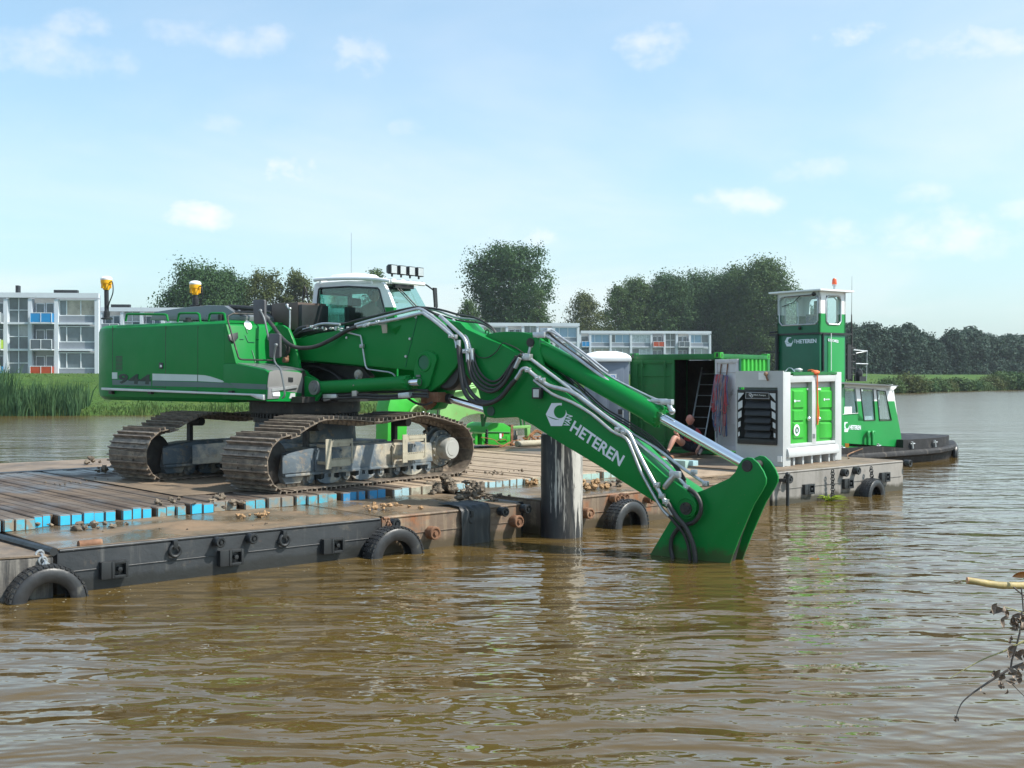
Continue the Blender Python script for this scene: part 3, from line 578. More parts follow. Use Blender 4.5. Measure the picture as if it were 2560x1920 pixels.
m_end = {k: mat(k+' painted timber end', c, 0.6, var=0.10, vs=6, dirt=[((0.24, 0.21, 0.16), dd, 7)], bump=(0.35, 22, 0.01)) for k, (c, dd) in dict(bright=((0.03, 0.40, 0.62), 0.14), worn=((0.07, 0.35, 0.45), 0.55), strong=((0.025, 0.20, 0.40), 0.40), grey=((0.15, 0.22, 0.24), 0.62), pale=((0.30, 0.46, 0.50), 0.42), tan=((0.36, 0.36, 0.28), 0.62), mint=((0.32, 0.46, 0.42), 0.40)).items()}
SM = ((0.30, 0.25, 0.18), 0.30, 4)
def wet_x(dark):
    def f(m, N, L, p, tc, nz, mr, mix, c):     # wet dark band just above the water, caused by splashing
        s = N.new('ShaderNodeSeparateXYZ'); g_ = N.new('ShaderNodeNewGeometry'); L.new(g_.outputs['Position'], s.inputs[0])
        h = N.new('ShaderNodeMath'); h.operation = 'ADD'; L.new(s.outputs[2], h.inputs[0]); L.new(mr(nz(3, 4, 0.6), 0.3, 0.7, -0.05, 0.05), h.inputs[1])
        L.new(mix(mr(h.outputs[0], 0.10, 0.17), dark, c), p.inputs['Base Color'])
    return f
m_hull_black = mat('black pontoon paint', (0.022, 0.025, 0.028), 0.5, 0.0, var=0.25, vs=1.5, streak=((0.10, 0.10, 0.095), 0.36, 5), dirt=[((0.09, 0.08, 0.065), 0.22, 3.5), ((0.10, 0.05, 0.025), 0.12, 6)], bump=(0.3, 9, 0.02), extra=wet_x((0.012, 0.013, 0.012)))
m_hull_brown = mat('muddy brown pontoon side', (0.135, 0.095, 0.065), 0.6, var=0.2, vs=1.5, streak=((0.30, 0.23, 0.15), 0.42, 4), dirt=[((0.32, 0.25, 0.17), 0.26, 4), ((0.24, 0.09, 0.03), 0.30, 1.6), ((0.05, 0.04, 0.035), 0.3, 2.2)], bump=(0.3, 10, 0.02), extra=wet_x((0.07, 0.05, 0.025)))
m_hull_grey = mat('grey pontoon side', (0.23, 0.215, 0.195), 0.7, var=0.12, vs=1.5, streak=((0.13, 0.12, 0.10), 0.40, 4), dirt=[((0.30, 0.25, 0.19), 0.25, 3), ((0.09, 0.085, 0.08), 0.25, 1.6)], bump=(0.25, 10, 0.02), extra=wet_x((0.05, 0.045, 0.03)))
m_deckmud = mat('mud covered steel deck', (0.19, 0.14, 0.095), 0.6, var=0.25, vs=1.0, dirt=[((0.30, 0.22, 0.145), 0.3, 2), ((0.10, 0.078, 0.058), 0.4, 1.2)], bump=(0.4, 8, 0.02))

def pontoon(s0, s1, b0, b1, ztop, m, label, m_top=None, split=0.0):
    c = PT((s0+s1)/2, (b0+b1)/2, 0); t = thing('pontoon', c, label, 'pontoon')
    q = MB(); q.par(PT(s0, b0, -0.9), A*(s1-s0), B*(b1-b0), UP*(ztop+0.9-0.02)); q.build('hull', m, t, bevel=0.03)
    q = MB(); q.par(PT(s0+0.02, b0+0.02, ztop-0.015), A*(s1-s0-0.04), B*(b1-b0-0.04), UP*0.02); q.build('deck_plate', m_top or m_deckmud, t)
    q = MB(); q.cyl(PT(s0+0.1, b0-0.012, ztop*0.48), PT(s1-0.1, b0-0.012, ztop*0.48), 0.005, 6); q.cyl(PT(s0+0.03, b0+0.01, ztop-0.022), PT(s1-0.03, b0+0.01, ztop-0.022), 0.022, 10); q.build('rubbing_strip', m, t)
    return t
sb = [4.97, 9.62, 12.32, 18.9, 23.75]
p_black = pontoon(sb[0], sb[1]-0.02, 13.82, 17.0, 0.53, m_hull_black, 'black painted pontoon at the left with rings and recessed couplings along its side')
p_brown = pontoon(sb[1], sb[2], 13.84, 17.0, 0.535, m_hull_brown, 'short rusty brown pontoon between the black one and the steel pile')
p_mid = pontoon(12.72, sb[3]-0.03, 13.84, 17.0, 0.55, m_hull_brown, 'brown muddy pontoon right of the steel pile, partly behind the boom')
p_grey = pontoon(sb[3], sb[4], 13.80, 22.6, 0.66, m_hull_grey, 'pale grey pontoon at the right carrying the pump unit and container')
q = MB(); q.par(PT(sb[2], 14.25, -0.9), A*0.40, B*2.75, UP*1.40); q.build('recess_plate', m_black, p_brown, loc=None)
pontoon(-6, sb[3]-0.05, 17.03, 28.1, 0.52, m_hull_black, 'wide pontoon under the timber deck, far steel edge seen at left')
pontoon(sb[3]-0.03, 27.4, 22.64, 27.5, 0.645, m_hull_grey, 'grey pontoon behind the pump unit under the green container')
# front left pontoon, turned a little
c0 = on_z(134, 1386, 0.5); Af = az_v(64); Bf = az_v(-44)
tl = thing('pontoon', (c0.x-1.5, c0.y+1, 0), 'weathered wooden topped pontoon at the lower left corner behind the large tyre', 'pontoon')
q = MB(); q.par(c0-UP*1.4, -Af*4.0, Bf*2.4, UP*1.37); q.build('hull', m_hull_brown if False else mat('peeling black and grey paint', (0.24, 0.22, 0.19), 0.7, streak=((0.03, 0.03, 0.03), 0.52, 5), dirt=[((0.06, 0.055, 0.05), 0.3, 4)], bump=(0.4, 12, 0.02)), tl, bevel=0.02)
q = MB(); q.par(c0-UP*0.02, -Af*4.0, Bf*2.4, UP*0.02); q.build('deck_plate', m_deckmud, tl)
q = MB(); q.tube([c0+UP*0.03, c0+UP*0.03+Bf*2.4], 0.05, 8); q.build('edge_pipe', m_black, tl)

# fittings on the pontoon sides: coupling boxes, lugs, rings, each a part of its pontoon
def coupler(root, px, py, w=0.17, m=m_black, b=13.82):
    s = s_at(px, b); c = on_pl(px, py, PT(0, b, 0), B); q = MB(); t = 0.035; o = 0.10
    q.box(c-A*w/2-B*o/2, A*t, B*o, UP*(w+t)); q.box(c+A*w/2-B*o/2, A*t, B*o, UP*(w+t)); q.box(c+UP*w/2-B*o/2, A*(w-t), B*o, UP*t); q.box(c-UP*w/2-B*o/2, A*(w-t), B*o, UP*t); q.box(c-B*0.02, A*(w-t), B*0.03, UP*(w-t)); q.cyl(c-B*0.02, c-B*0.1, 0.03, 10)
    q.box(c-A*(w*0.95)-B*0.045, A*w*0.8, B*0.09, UP*(w+t)); q.build('coupling_box', m, root, bevel=0.006)
def lug(root, px, py, r=0.06, m=m_black, b=13.82, shaft=0.13):
    c = on_pl(px, py, PT(0, b, 0), B); q = MB(); q.cyl(c, c-B*shaft, r*1.15, 14); q.torus(c-B*shaft, B, r*0.95, 0.02, 16, 6); q.cyl(c-B*(shaft-0.02), c-B*(shaft+0.03), r*0.4, 10); q.build('coupling_pin', m, root)
def ring(root, px, py, R=0.085, m=m_black, b=13.82):
    c = on_pl(px, py, PT(0, b, 0), B)-B*0.045; q = MB(); q.torus(c-UP*R*0.6, B, R*0.82, 0.022, 22, 8); q.build('mooring_ring', m, root)
    q = MB(); q.box(c+UP*R*0.35+B*0.02, A*0.06, B*0.09, UP*0.10); q.build('ring_bracket', m, root, bevel=0.005)
for px, py in ((293, 1421), (583, 1391), (837, 1362)): coupler(p_black, px, py)
for px, py in ((434, 1366), (707, 1340)): ring(p_black, px, py)
for px, py in ((540, 1353), (622, 1344)): lug(p_black, px, py, 0.055)
for px, py in ((1075, 1331), (1284, 1302)): lug(p_brown, px, py, 0.085, m_rust)
for px, py in ((978, 1307), (1250, 1278), (1306, 1271)): lug(p_brown, px, py, 0.06, m_black)
ring(p_brown, 1174, 1288, 0.075)
for px, py in ((1529, 1246), (1552, 1242), (1616, 1248)): lug(p_mid, px, py, 0.06, m_rust)
lug(p_mid, 1462, 1282, 0.08, m_rust); lug(p_mid, 1860, 1226, 0.06, m_rust)
for px, py in ((2103, 1181), (2133, 1176), (1962, 1197), (2262, 1158)): lug(p_grey, px, py, 0.07, m_black)
for px, py in ((2020, 1222), (2118, 1208), (2210, 1192)): coupler(p_grey, px, py, 0.17)
# black tarpaulin or rubber mat over the brown side
s0, s1 = s_at(1149), s_at(1222); q = MB(); n = 14; vs = []
for r_ in range(8):
    for k in range(n+1):
        s = s0+(s1-s0)*k/n; w = 0.012*math.sin(k*1.9)+0.02*mnoise.noise(Vector((s*6, r_*0.7, 0)))
        prof_t = [(0.55, 0.585), (0.25, 0.590), (0.02, 0.575), (-0.05, 0.50), (-0.055, 0.35), (-0.055, 0.2), (-0.055, 0.05), (-0.055, -0.2)][r_]
        vs.append(PT(s+0.02*mnoise.noise(Vector((r_*1.7, k*3.0, 5))), 13.82+prof_t[0]+w*(1 if prof_t[0] < 0 else 0), prof_t[1]+(w if prof_t[0] > 0 else 0)))
q._add(vs, [(r_*(n+1)+k, r_*(n+1)+k+1, (r_+1)*(n+1)+k+1, (r_+1)*(n+1)+k) for r_ in range(7) for k in range(n)])
o = q.build('rubber_mat', m_black, smooth=80, loc=PT((s0+s1)/2, 13.9, 0.3)); tag(o, 'black rubber mat hanging over the rusty brown pontoon edge', 'mat')
# ------------------------------------------------------------------ timber dragline mats; ends painted blue
groups = [((-46, -4), 3, 'bright', 0, -0.10), ((0, 80), 3, 'worn', 1, -0.16), ((82, 130), 2, 'bright', 0, 0.0), ((148, 291), 5, 'bright', 0, 0), ((307, 382), 3, 'bright', 0, 0.0), ((394, 467), 3, 'worn', 1, 0.03), ((480, 536), 2, 'bright', 0, 0),
          ((540, 602), 2, 'grey', 1, 0.10), ((613, 667), 2, 'worn', 0, 0.0), ((669, 733), 2, 'grey', 1, 0), ((742, 844), 4, 'worn', 1, 0.0), ((856, 916), 3, 'strong', 0, 0.02), ((924, 969), 2, 'strong', 1, 0.05), ((983, 1025), 2, 'pale', 1, 0), ((1027, 1080), 2, 'tan', 2, 0),
          ((1088, 1130), 2, 'tan', 2, 0.25), ((1139, 1177), 2, 'pale', 2, 0.0), ((1187, 1274), 5, 'pale', 2, 0.0), ((1277, 1326), 3, 'pale', 2, 0.0), ((1330, 1352), 1, 'tan', 2, 0.0), ((1362, 1444), 4, 'mint', 2, 0.0), ((1456, 1502), 2, 'mint', 2, 0.0), ((1511, 1566), 3, 'mint', 2, 0.0), ((1576, 1640), 3, 'mint', 2, 0.0), ((1650, 1700), 3, 'mint', 2, 0.1)]
endname = dict(bright='bright blue', worn='worn turquoise', strong='deep blue', grey='muddy grey', pale='pale blue', tan='muddy tan', mint='pale mint')
rng = random.Random(21); END_B = 23.2
cnt = {}
for gi, ((a, b_), n, ec, wc, ofs) in enumerate(groups):
    s0, s1 = s_at(a, 15.86), s_at(b_, 15.86); root = thing('timber_mat', PT((s0+s1)/2, 19.5, DECK), '', 'timber mat', 'timber mats laid side by side on the pontoons')
    where = ('cut off by the left edge of the picture' if a < 0 else 'at the left edge of the picture, ends set forward' if gi == 1 else 'beside the left edge mat' if gi == 2 else 'nearest full mat of five beams at left' if gi == 3 else
             'under the boom' if 1300 < a < 1520 else 'right of the steel pile behind the boom' if a > 1500 else 'in front of the right end of the near track' if 900 < a < 1100 else 'right of the near track' if a > 1100 else 'below the near track' if a > 600 else 'left of the near track')
    root['label'] = '%s timber mat from the left, %d beams with %s ends' % (nth[gi].capitalize(), n, endname[ec])
    if gi+1 < len(groups):
        e0 = s_at(groups[gi+1][0][0], 15.86)
        if e0-s1 > 0.03:
            q = MB(); q.par(PT(s1+0.004, 15.86+0.22, DECK+0.01), A*(e0-s1-0.008), B*(END_B-16.1), UP*(MATZ-DECK-0.015)); q.build('plank', m_plank[wc], root, bevel=0.010, segs=1)
    for k in range(n):
        u0, u1 = s0+(s1-s0)*k/n, s0+(s1-s0)*(k+1)/n; dz = rng.uniform(-0.012, 0.012); o0 = ofs+rng.uniform(-0.03, 0.03); g_ = rng.uniform(0.002, 0.008)
        b0, b1 = 15.86+o0, END_B+rng.uniform(-0.05, 0.05); bn = b0+0.045
        q = MB(); z0, z1 = DECK+0.006, MATZ+dz; hh = z1-z0
        wv = rng.uniform(-0.01, 0.01)
        q.cur = 0; q.par(PT(u0+g_/2, bn, z0), A*(u1-u0-g_), B*(b1-bn)+A*wv, UP*hh)
        q.cur = 1; q.par(PT(u0+g_/2, b0, z0), A*(u1-u0-g_), B*0.044, UP*hh)
        q.build('plank', None, root, bevel=0.012, segs=1, mats=[m_plank[wc if rng.random() < 0.75 else rng.choice((0, 1, 2)) if wc == 2 else rng.choice((0, 1))], m_end[ec]], smooth=30)
# second field of planks behind, at the right, running to the containers
for k in range(12):
    s0 = 16.0+k*0.28; root = thing('loose_plank', PT(s0+0.13, 21, 0.56), nth[k].capitalize()+' dry plank of the walkway before the green container', 'plank', 'loose planks before the container')
    q = MB(); q.par(PT(s0, 17.2+rng.uniform(-0.2, .2), 0.57), A*0.26, B*(5.2+rng.uniform(-0.2, .2)), UP*(0.07+rng.uniform(0, .02))); q.build('plank', m_plank[2], root, bevel=0.008, segs=1)
# timber block pair with blue ends near the stick cylinder
for k, (a, b_) in enumerate(((1712, 1728), (1729, 1750))):
    c = on_z((a+b_)/2, 1172, 0.60); q = MB(); q.par(c-A*0.09-UP*0.02, A*0.17, B*1.9, UP*0.19)
    o = q.build('timber_beam', m_end['pale'] if k else m_end['mint'], bevel=0.012, loc=c); tag(o, ('left' if k == 0 else 'right')+' pale blue beam lying on the deck in front of the open container', 'beam')
# raised steel edge behind the mats and coaming
q = MB(); q.par(PT(-6, 23.32, DECK), A*17, B*0.25, UP*0.16); o = q.build('steel_beam', m_black, bevel=0.02, loc=PT(3, 23.4, DECK)); tag(o, 'long low steel beam along the far end of the timber mats', 'beam')
q = MB(); q.tube([PT(17.6, 17.0, 0.64), PT(23.0, 18.4, 0.70)], 0.06, 10); o = q.build('steel_tube', m_rust, loc=PT(20, 17.5, 0.6)); tag(o, 'rusty steel tube lying in front of the container doorway', 'tube')
q = MB(); q.par(PT(17.0, 14.6, 0.57), A*3.2, B*1.9, UP*0.04); o = q.build('steel_plate', m_plank[2], bevel=0.006, loc=PT(18, 15.5, 0.57)); tag(o, 'flat sandy sheet lying on the deck behind the upper boom end', 'plate')

# ------------------------------------------------------------------ mud: a lumpy wet layer on the ledge, and clods
def mud_x(m, N, L, p, tc, nz, mr, mix, c):
    c2 = mix(mr(nz(0.7, 5, 0.65), 0.45, 0.62), c, (0.205, 0.135, 0.078)); L.new(mix(mr(nz(9, 5, 0.75), 0.60, 0.70), c2, (0.28, 0.215, 0.14)), p.inputs['Base Color'])
    L.new(mr(nz(0.9, 3, 0.5), 0.44, 0.56, 0.12, 0.8), p.inputs['Roughness'])
m_mud = mat('wet brown mud', (0.120, 0.090, 0.056), 0.5, var=0.2, vs=3, bump=(0.6, 16, 0.012), extra=mud_x)
m_clod = mat('grey brown clay', (0.150, 0.120, 0.088), 0.75, var=0.35, vs=7, dirt=[((0.28, 0.21, 0.13), 0.3, 8)], bump=(0.9, 18, 0.03))
m_sand = mat('orange sandy mud', (0.36, 0.22, 0.11), 0.8, var=0.3, vs=7, bump=(0.8, 16, 0.03))
def mud_sheet(s0, s1, b0, b1, z, m, label, seed, amp=0.03, step=0.07):
    ns, nb = int((s1-s0)/step), max(4, int((b1-b0)/step)); vs = []
    for i in range(ns+1):
        for j in range(nb+1):
            s, b = s0+(s1-s0)*i/ns, b0+(b1-b0)*j/nb; v = Vector((s*1.3, b*1.3, seed))
            h = mnoise.noise(v)*0.6+mnoise.noise(v*3.1)*0.3+mnoise.noise(v*9)*0.18; h = max(h, -0.02)*amp+0.006
            e = min(1, min(i, ns-i, j, nb-j)/2.0); vs.append(PT(s, b, z+h*e+0.001))
    q = MB(); q._add(vs, [(i*(nb+1)+j, (i+1)*(nb+1)+j, (i+1)*(nb+1)+j+1, i*(nb+1)+j+1) for i in range(ns) for j in range(nb)])
    o = q.build('mud', m, smooth=80, loc=PT((s0+s1)/2, (b0+b1)/2, z)); tag(o, label, kind='stuff')
mud_sheet(5.0, 9.6, 13.88, 16.4, 0.536, m_mud, 'wet mud on the ledge of the black pontoon', 1, 0.035)
mud_sheet(9.6, 12.3, 13.9, 16.4, 0.541, m_mud, 'mud with sand on the ledge of the brown pontoon', 2, 0.07)
mud_sheet(12.75, 18.8, 13.9, 16.5, 0.556, m_mud, 'mud on the ledge right of the pile', 3, 0.06)
mud_sheet(8.0, 13.2, 17.0, 21.0, 0.700, m_deckmud, 'dried mud smeared over the mats right of the tracks', 4, 0.02, 0.12)
mud_sheet(-3, 6.5, 23.7, 27.9, 0.53, m_mud, 'mud on the far steel strip of the deck', 6, 0.05, 0.14)
def clods(px, py, z, n, spread, size, m, label, seed, hgt=1.0):
    c = on_z(px, py, z); rg = random.Random(seed); q = MB()
    for _ in range(n):
        u, v = rg.gauss(0, spread), rg.gauss(0, spread*0.6); r = size*rg.uniform(0.3, 0.95)
        pile = max(0, 1-(u*u+v*v)/(spread*spread*3))*size*hgt*rg.uniform(0, 1.3)
        q.ball(c+A*u+B*v+UP*(r*0.4+pile), (r, r*rg.uniform(.7, 1.1), r*rg.uniform(.55, .9)), 10, 7, 0.95, 2.6, rg.random()*50)
    o = q.build('mud_clods', m, smooth=60, loc=c); tag(o, label, kind='stuff')
for i, a in enumerate([(1110, 1228, .56, 26, .26, .12, m_clod, 'pile of grey clay lumps in front of the near track end', 31, 1.6), (1178, 1245, .6, 12, .13, .11, m_clod, 'clay lumps on the black rubber mat', 32, 1.8), (228, 1322, .54, 16, .20, .06, m_clod, 'muddy crumbs at the left on the ledge', 33, 1.0), (565, 1262, .62, 14, .18, .075, m_clod, 'clay lumps between the blue beam ends', 34, 1.2),
                       (640, 1290, .55, 12, .16, .05, m_sand, 'orange lumps on the ledge below the near track', 35, 1), (440, 1258, .7, 6, .14, .05, m_clod, 'small clods on the mats left of the near track', 36, 1), (960, 1272, .56, 18, .30, .045, m_sand, 'sandy ridge beside the second tyre', 37, 1.2), (1240, 1248, .57, 16, .20, .05, m_clod, 'crumbled clay right of the rubber mat', 38, 1.2),
                       (1336, 1212, .56, 14, .16, .06, m_sand, 'orange clay heap left of the pile', 39, 1.4), (1480, 1222, .58, 22, .30, .065, m_sand, 'sandy heap right of the pile', 40, 1.3), (1545, 1215, .58, 10, .16, .06, m_clod, 'clay crumbs above the third tyre', 41, 1.2), (248, 1182, .7, 5, .10, .08, m_clod, 'dark lump left of the far track', 42, 1),
                       (235, 1158, .56, 4, .10, .09, m_clod, 'dark lump at the far deck edge', 43, 1), (100, 1318, .54, 12, .16, .045, m_clod, 'mud crumbs by the left mat end', 44, 1), (1220, 1182, .70, 16, .5, .03, m_clod, 'scattered crumbs on the mats right of the tracks', 45, .6), (1265, 1180, .70, 10, .3, .03, m_clod, 'more crumbs on the sandy mats', 46, .6), (540, 1305, .54, 18, .9, .018, m_clod, 'grit scattered on the muddy ledge', 47, .4), (200, 1204, .70, 14, .35, .025, m_clod, 'crumbs on the wet mats at left', 48, .5)]): clods(*a)
# steel offcut on the ledge
c = on_z(196, 1362, 0.55); q = MB(); q.cyl(c, c+A*0.28+UP*0.0, 0.05, 12); o = q.build('steel_offcut', m_rust, loc=c); tag(o, 'short rusty steel piece near the lower left corner of the ledge', 'steel piece')

# ------------------------------------------------------------------ tyres used as fenders
def tyre(px, wl, D, w, yaw, label, b=13.82, zc=None, root_ax=None):
    s = s_at(px, b-w/2); axis = az_v(yaw); c = PT(s, b-w/2-0.06, zc if zc is not None else 0.0); R = D/2
    t = thing('fender_tyre', c, label, 'tyre', 'tyres hung as fenders along the pontoons')
    prof_ = [(-w*0.36, R*0.56), (-w*0.44, R*0.62), (-w*0.5, R*0.76), (-w*0.47, R*0.9), (-w*0.38, R*0.975), (-w*0.2, R*1.0), (0, R*1.005), (w*0.2, R*1.0), (w*0.38, R*0.975), (w*0.47, R*0.9), (w*0.5, R*0.76), (w*0.44, R*0.62), (w*0.36, R*0.56), (w*0.30, R*0.60), (w*0.36, R*0.78), (w*0.3, R*0.9), (0, R*0.92), (-w*0.3, R*0.9), (-w*0.36, R*0.78), (-w*0.30, R*0.60), (-w*0.36, R*0.56)]
    q = MB(); q.lathe(c, axis, prof_, 48); q.f = [f for f in q.f if len(f) == 4]; q.build('tyre', m_tyre, t, smooth=50)
    tr = MB(); u = axis.orthogonal().normalized(); v = axis.cross(u)
    for k in range(44):
        a = 2*math.pi*k/44; d = u*math.cos(a)+v*math.sin(a); e = -u*math.sin(a)+v*math.cos(a)
        for r_ in (-0.36, -0.13, 0.13, 0.36): tr.box(c+d*(R*(1.0 if abs(r_) < .3 else .985))+axis*w*r_, d*0.022, e*(2*math.pi*R/44*0.72), axis*w*0.17)
    tr.build('tread', m_tyre, t, bevel=0)['kind'] = 'stuff'
    return t, c, R
t1, c1, R1 = tyre(112, 0, 0.88, 0.28, 142, 'largest worn tyre at the lower left corner, half under water', zc=-0.045)
t2, c2, R2 = tyre(978, 0, 0.90, 0.27, 140, 'glossy tyre hanging between the black and the brown pontoon', zc=-0.03)
t3, c3, R3 = tyre(1560, 0, 0.92, 0.30, 134, 'tyre right of the steel pile below the boom', zc=0.0)
t4, c4, R4 = tyre(2174, 0, 0.76, 0.26, 134, 'small looking far tyre on the grey pontoon at right', b=13.80, zc=-0.02)
def chain(p0, p1, label, m=m_rust, n=6, r=0.032, t=0.011):
    p0, p1 = Vector(p0), Vector(p1); q = MB(); d = (p1-p0)/n
    for k in range(n):
        c = p0+d*(k+0.5); ax = (A if k % 2 else B); q.torus(c, ax, r, t, 12, 6)
    o = q.build('chain', m, loc=p0); tag(o, label, 'chain')
chain(PT(s_at(95), 13.78, 0.52), c1+UP*R1*0.9, 'rusty chain holding the large left tyre', m_pipe, 5, 0.045, 0.014)
chain(PT(s_at(958), 13.72, 0.52), c2+UP*R2*0.9+A*-0.05, 'chain with shackle above the glossy tyre', m_rust, 4)
chain(PT(s_at(1541), 13.72, 0.50), c3+UP*R3*0.95, 'rusty chain above the tyre right of the pile', m_rust, 3)
chain(PT(s_at(2163), 13.68, 0.60), c4+UP*R4*0.95, 'chain above the far small tyre', m_black, 5, 0.04)
chain(PT(s_at(2067), 13.68, 0.62), PT(s_at(2069), 13.7, 0.02), 'dark chain dangling to the water on the grey pontoon', m_black, 11, 0.04)
# weed caught at the chain, red float at the left
q = MB(); rg = random.Random(4); c = PT(s_at(2052), 13.62, 0.0)
for _ in range(60):
    a = rg.uniform(0, 6.28); u = Vector((math.cos(a), math.sin(a)*0.5, rg.uniform(0, .5)))*rg.uniform(.05, .3); q.tube([c, c+u*0.6+UP*0.04, c+u+A*rg.uniform(0, .2)], [0.012, 0.009, 0.002], 4)
o = q.build('water_weed', leaf_mat('yellow green weed', (0.22, 0.34, 0.02), (0.30, 0.36, 0.05)), loc=c); tag(o, 'yellow green weed caught at the dark chain', 'weed')
rg = random.Random(77); q = MB()
for _ in range(230):
    s = rg.uniform(4, 24); d = abs(rg.gauss(0, 0.5))+0.03; c = PT(s, 13.8-d*(1 if rg.random() < .8 else 5), 0.004); a = rg.uniform(0, 6.3); u = Vector((math.cos(a), math.sin(a), 0))*rg.uniform(.006, .02); v_ = Vector((-u.y, u.x, 0))*rg.uniform(.3, .8)
    q._add([c-u, c+v_, c+u, c-v_], [(0, 1, 2, 3)])
o = q.build('floating_debris', m_step); tag(o, 'bits of straw and scum floating along the pontoon sides', kind='stuff')
c = on_z(2, 1492, 0.0); q = MB(); q.ball(c+UP*0.02, (0.11, 0.11, 0.14), 16, 12); q.cyl(c+UP*0.14, c+UP*0.2, 0.025, 10); o = q.build('float_buoy', mat('red plastic', (0.62, 0.02, 0.01), 0.35), loc=c); tag(o, 'red float at the left picture edge beside the large tyre', 'buoy')
# ------------------------------------------------------------------ steel spud pile
def pile_x(m, N, L, p, tc, nz, mr, mix, c):
    s = N.new('ShaderNodeSeparateXYZ'); L.new(tc.outputs['Object'], s.inputs[0])
    def mt(op, a, b):
        n = N.new('ShaderNodeMath'); n.operation = op
        for i, v in enumerate((a, b)):
            if isinstance(v, (int, float)): n.inputs[i].default_value = v
            else: L.new(v, n.inputs[i])
        return n.outputs[0]
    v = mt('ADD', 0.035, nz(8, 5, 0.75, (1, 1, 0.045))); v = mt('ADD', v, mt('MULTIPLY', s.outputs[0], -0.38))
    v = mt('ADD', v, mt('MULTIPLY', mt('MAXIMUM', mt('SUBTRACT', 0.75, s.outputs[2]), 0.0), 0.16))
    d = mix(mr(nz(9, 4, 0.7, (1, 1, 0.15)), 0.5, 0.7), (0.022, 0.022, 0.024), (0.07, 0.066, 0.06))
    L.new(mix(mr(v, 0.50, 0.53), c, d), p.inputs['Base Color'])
m_pile = mat('pale steel pile with black tar runs', (0.44, 0.42, 0.385), 0.45, 0.1, var=0.1, vs=2, dirt=[((0.22, 0.18, 0.14), 0.2, 6)], bump=(0.2, 12, 0.01), extra=pile_x)
pc = Vector(((1404.5-1280)/F_PX*18.62, 18.62, 0)); q = MB(); q.lathe(pc-UP*2.0, UP, [(0, 0.335), (3.60, 0.335), (3.64, 0.325), (3.64, 0.30), (3.3, 0.30)], 40)
o = q.build('spud_pile', m_pile, loc=pc); tag(o, 'thick tar streaked steel pile standing in the water below the boom', 'pile')
pp = PT(s_at(1948), 13.62, 0); q = MB(); q.cyl(pp-UP*0.9, pp+UP*0.62, 0.034, 12); q.ball(pp+UP*0.62, 0.05, 10, 8); q.box(pp+UP*0.5+B*0.1, A*0.10, B*0.22, UP*0.06); o = q.build('guide_post', m_black, loc=pp); tag(o, 'thin black post in the water at the left end of the grey pontoon', 'post')
# ================================================================== excavator
UA = 127.0; U = az_v(UA); RR = az_v(UA+90); C0 = Vector((-3.79, 21.26, 0)); GZ = 0.70
def E(px, py, r): return on_pl(px, py, C0+RR*r, RR)
def EUp(px, py, u): return on_pl(px, py, C0+U*u, U)
def EP(u, r, z): return C0+U*u+RR*r+UP*z
def u_of(p): return (p-C0).dot(U)
ex = thing('excavator', (C0.x, C0.y, GZ), 'large green tracked excavator on the timber mats with its boom reaching into the water', 'excavator')
def eprism(pts, r, thick, root, name, m, bevel=0.012, segs=2):
    q = MB(); q.prism([E(x, y, r) for x, y in pts], -RR*thick); return q.build(name, m, root, bevel=bevel, segs=segs)

# ---- undercarriage
TA = az_v(38.0); TB = az_v(-52.0); GAUGE = 3.20
long_ = lambda t: t+0.32*max(0, min(1, (t-1.0)/2.6))      # distance along the track, stretched to its real length
T0 = Vector((-3.69, 18.34, GZ))               # near edge of the near track where its ground run starts (left end)
SW = 1.12                                      # shoe width
def track_path():
    pts = []
    ci, ri, cs, rs = (0.22, 0.47), 0.44, (4.02, 0.50), 0.455
    for k in range(13): a = R_(268-k*16.5); pts.append((ci[0]+ri*math.cos(a), ci[1]+ri*math.sin(a)))
    for p in ((0.62, 1.03), (0.95, 1.135), (1.2, 1.15), (1.5, 1.13), (2.1, 1.07), (2.7, 1.10), (3.0, 1.145), (3.22, 1.14), (3.6, 1.07)): pts.append(p)
    for k in range(13): a = R_(76-k*13.5); pts.append((cs[0]+rs*math.cos(a), cs[1]+rs*math.sin(a)))
    for k in range(1, 9): pts.append((4.0-k*0.43, 0.035))
    return pts
tp = [(long_(x), z) for x, z in track_path()]
def resample(pts, n):
    P = pts+[pts[0]]; L = [0]
    for a, b in zip(P, P[1:]): L.append(L[-1]+math.hypot(b[0]-a[0], b[1]-a[1]))
    out = []; j = 0
    for i in range(n):
        s = L[-1]*i/n
        while L[j+1] < s: j += 1
        t = (s-L[j])/max(1e-6, L[j+1]-L[j]); out.append((P[j][0]+(P[j+1][0]-P[j][0])*t, P[j][1]+(P[j+1][1]-P[j][1])*t))
    return out, L[-1]
NS = 52; sp, tl_ = resample(tp, NS); pitch = tl_/NS
b = MB(); b.box((0, 0, 0.0), (pitch*0.99, 0, 0), (0, SW, 0), (0, 0, 0.016))
for x, h in ((-0.34, 0.054), (0.14, 0.050)): b.box((pitch*x, 0, 0.008+h/2), (0.024, 0, 0), (0, SW*0.995, 0), (0, 0, h))
for y in (-0.11, 0.11): b.box((0, y, -0.045), (pitch*0.92, 0, 0), (0, 0.05, 0), (0, 0, 0.075))
for y in (-0.17, 0.17):
    for x in (-0.2, 0.2): b.cyl((pitch*x, y, 0.0), (pitch*x, y, 0.028), 0.017, 6)
_s = b.build('track_shoe', m_shoe, bevel=0); shoe_me = _s.data; bpy.data.objects.remove(_s)
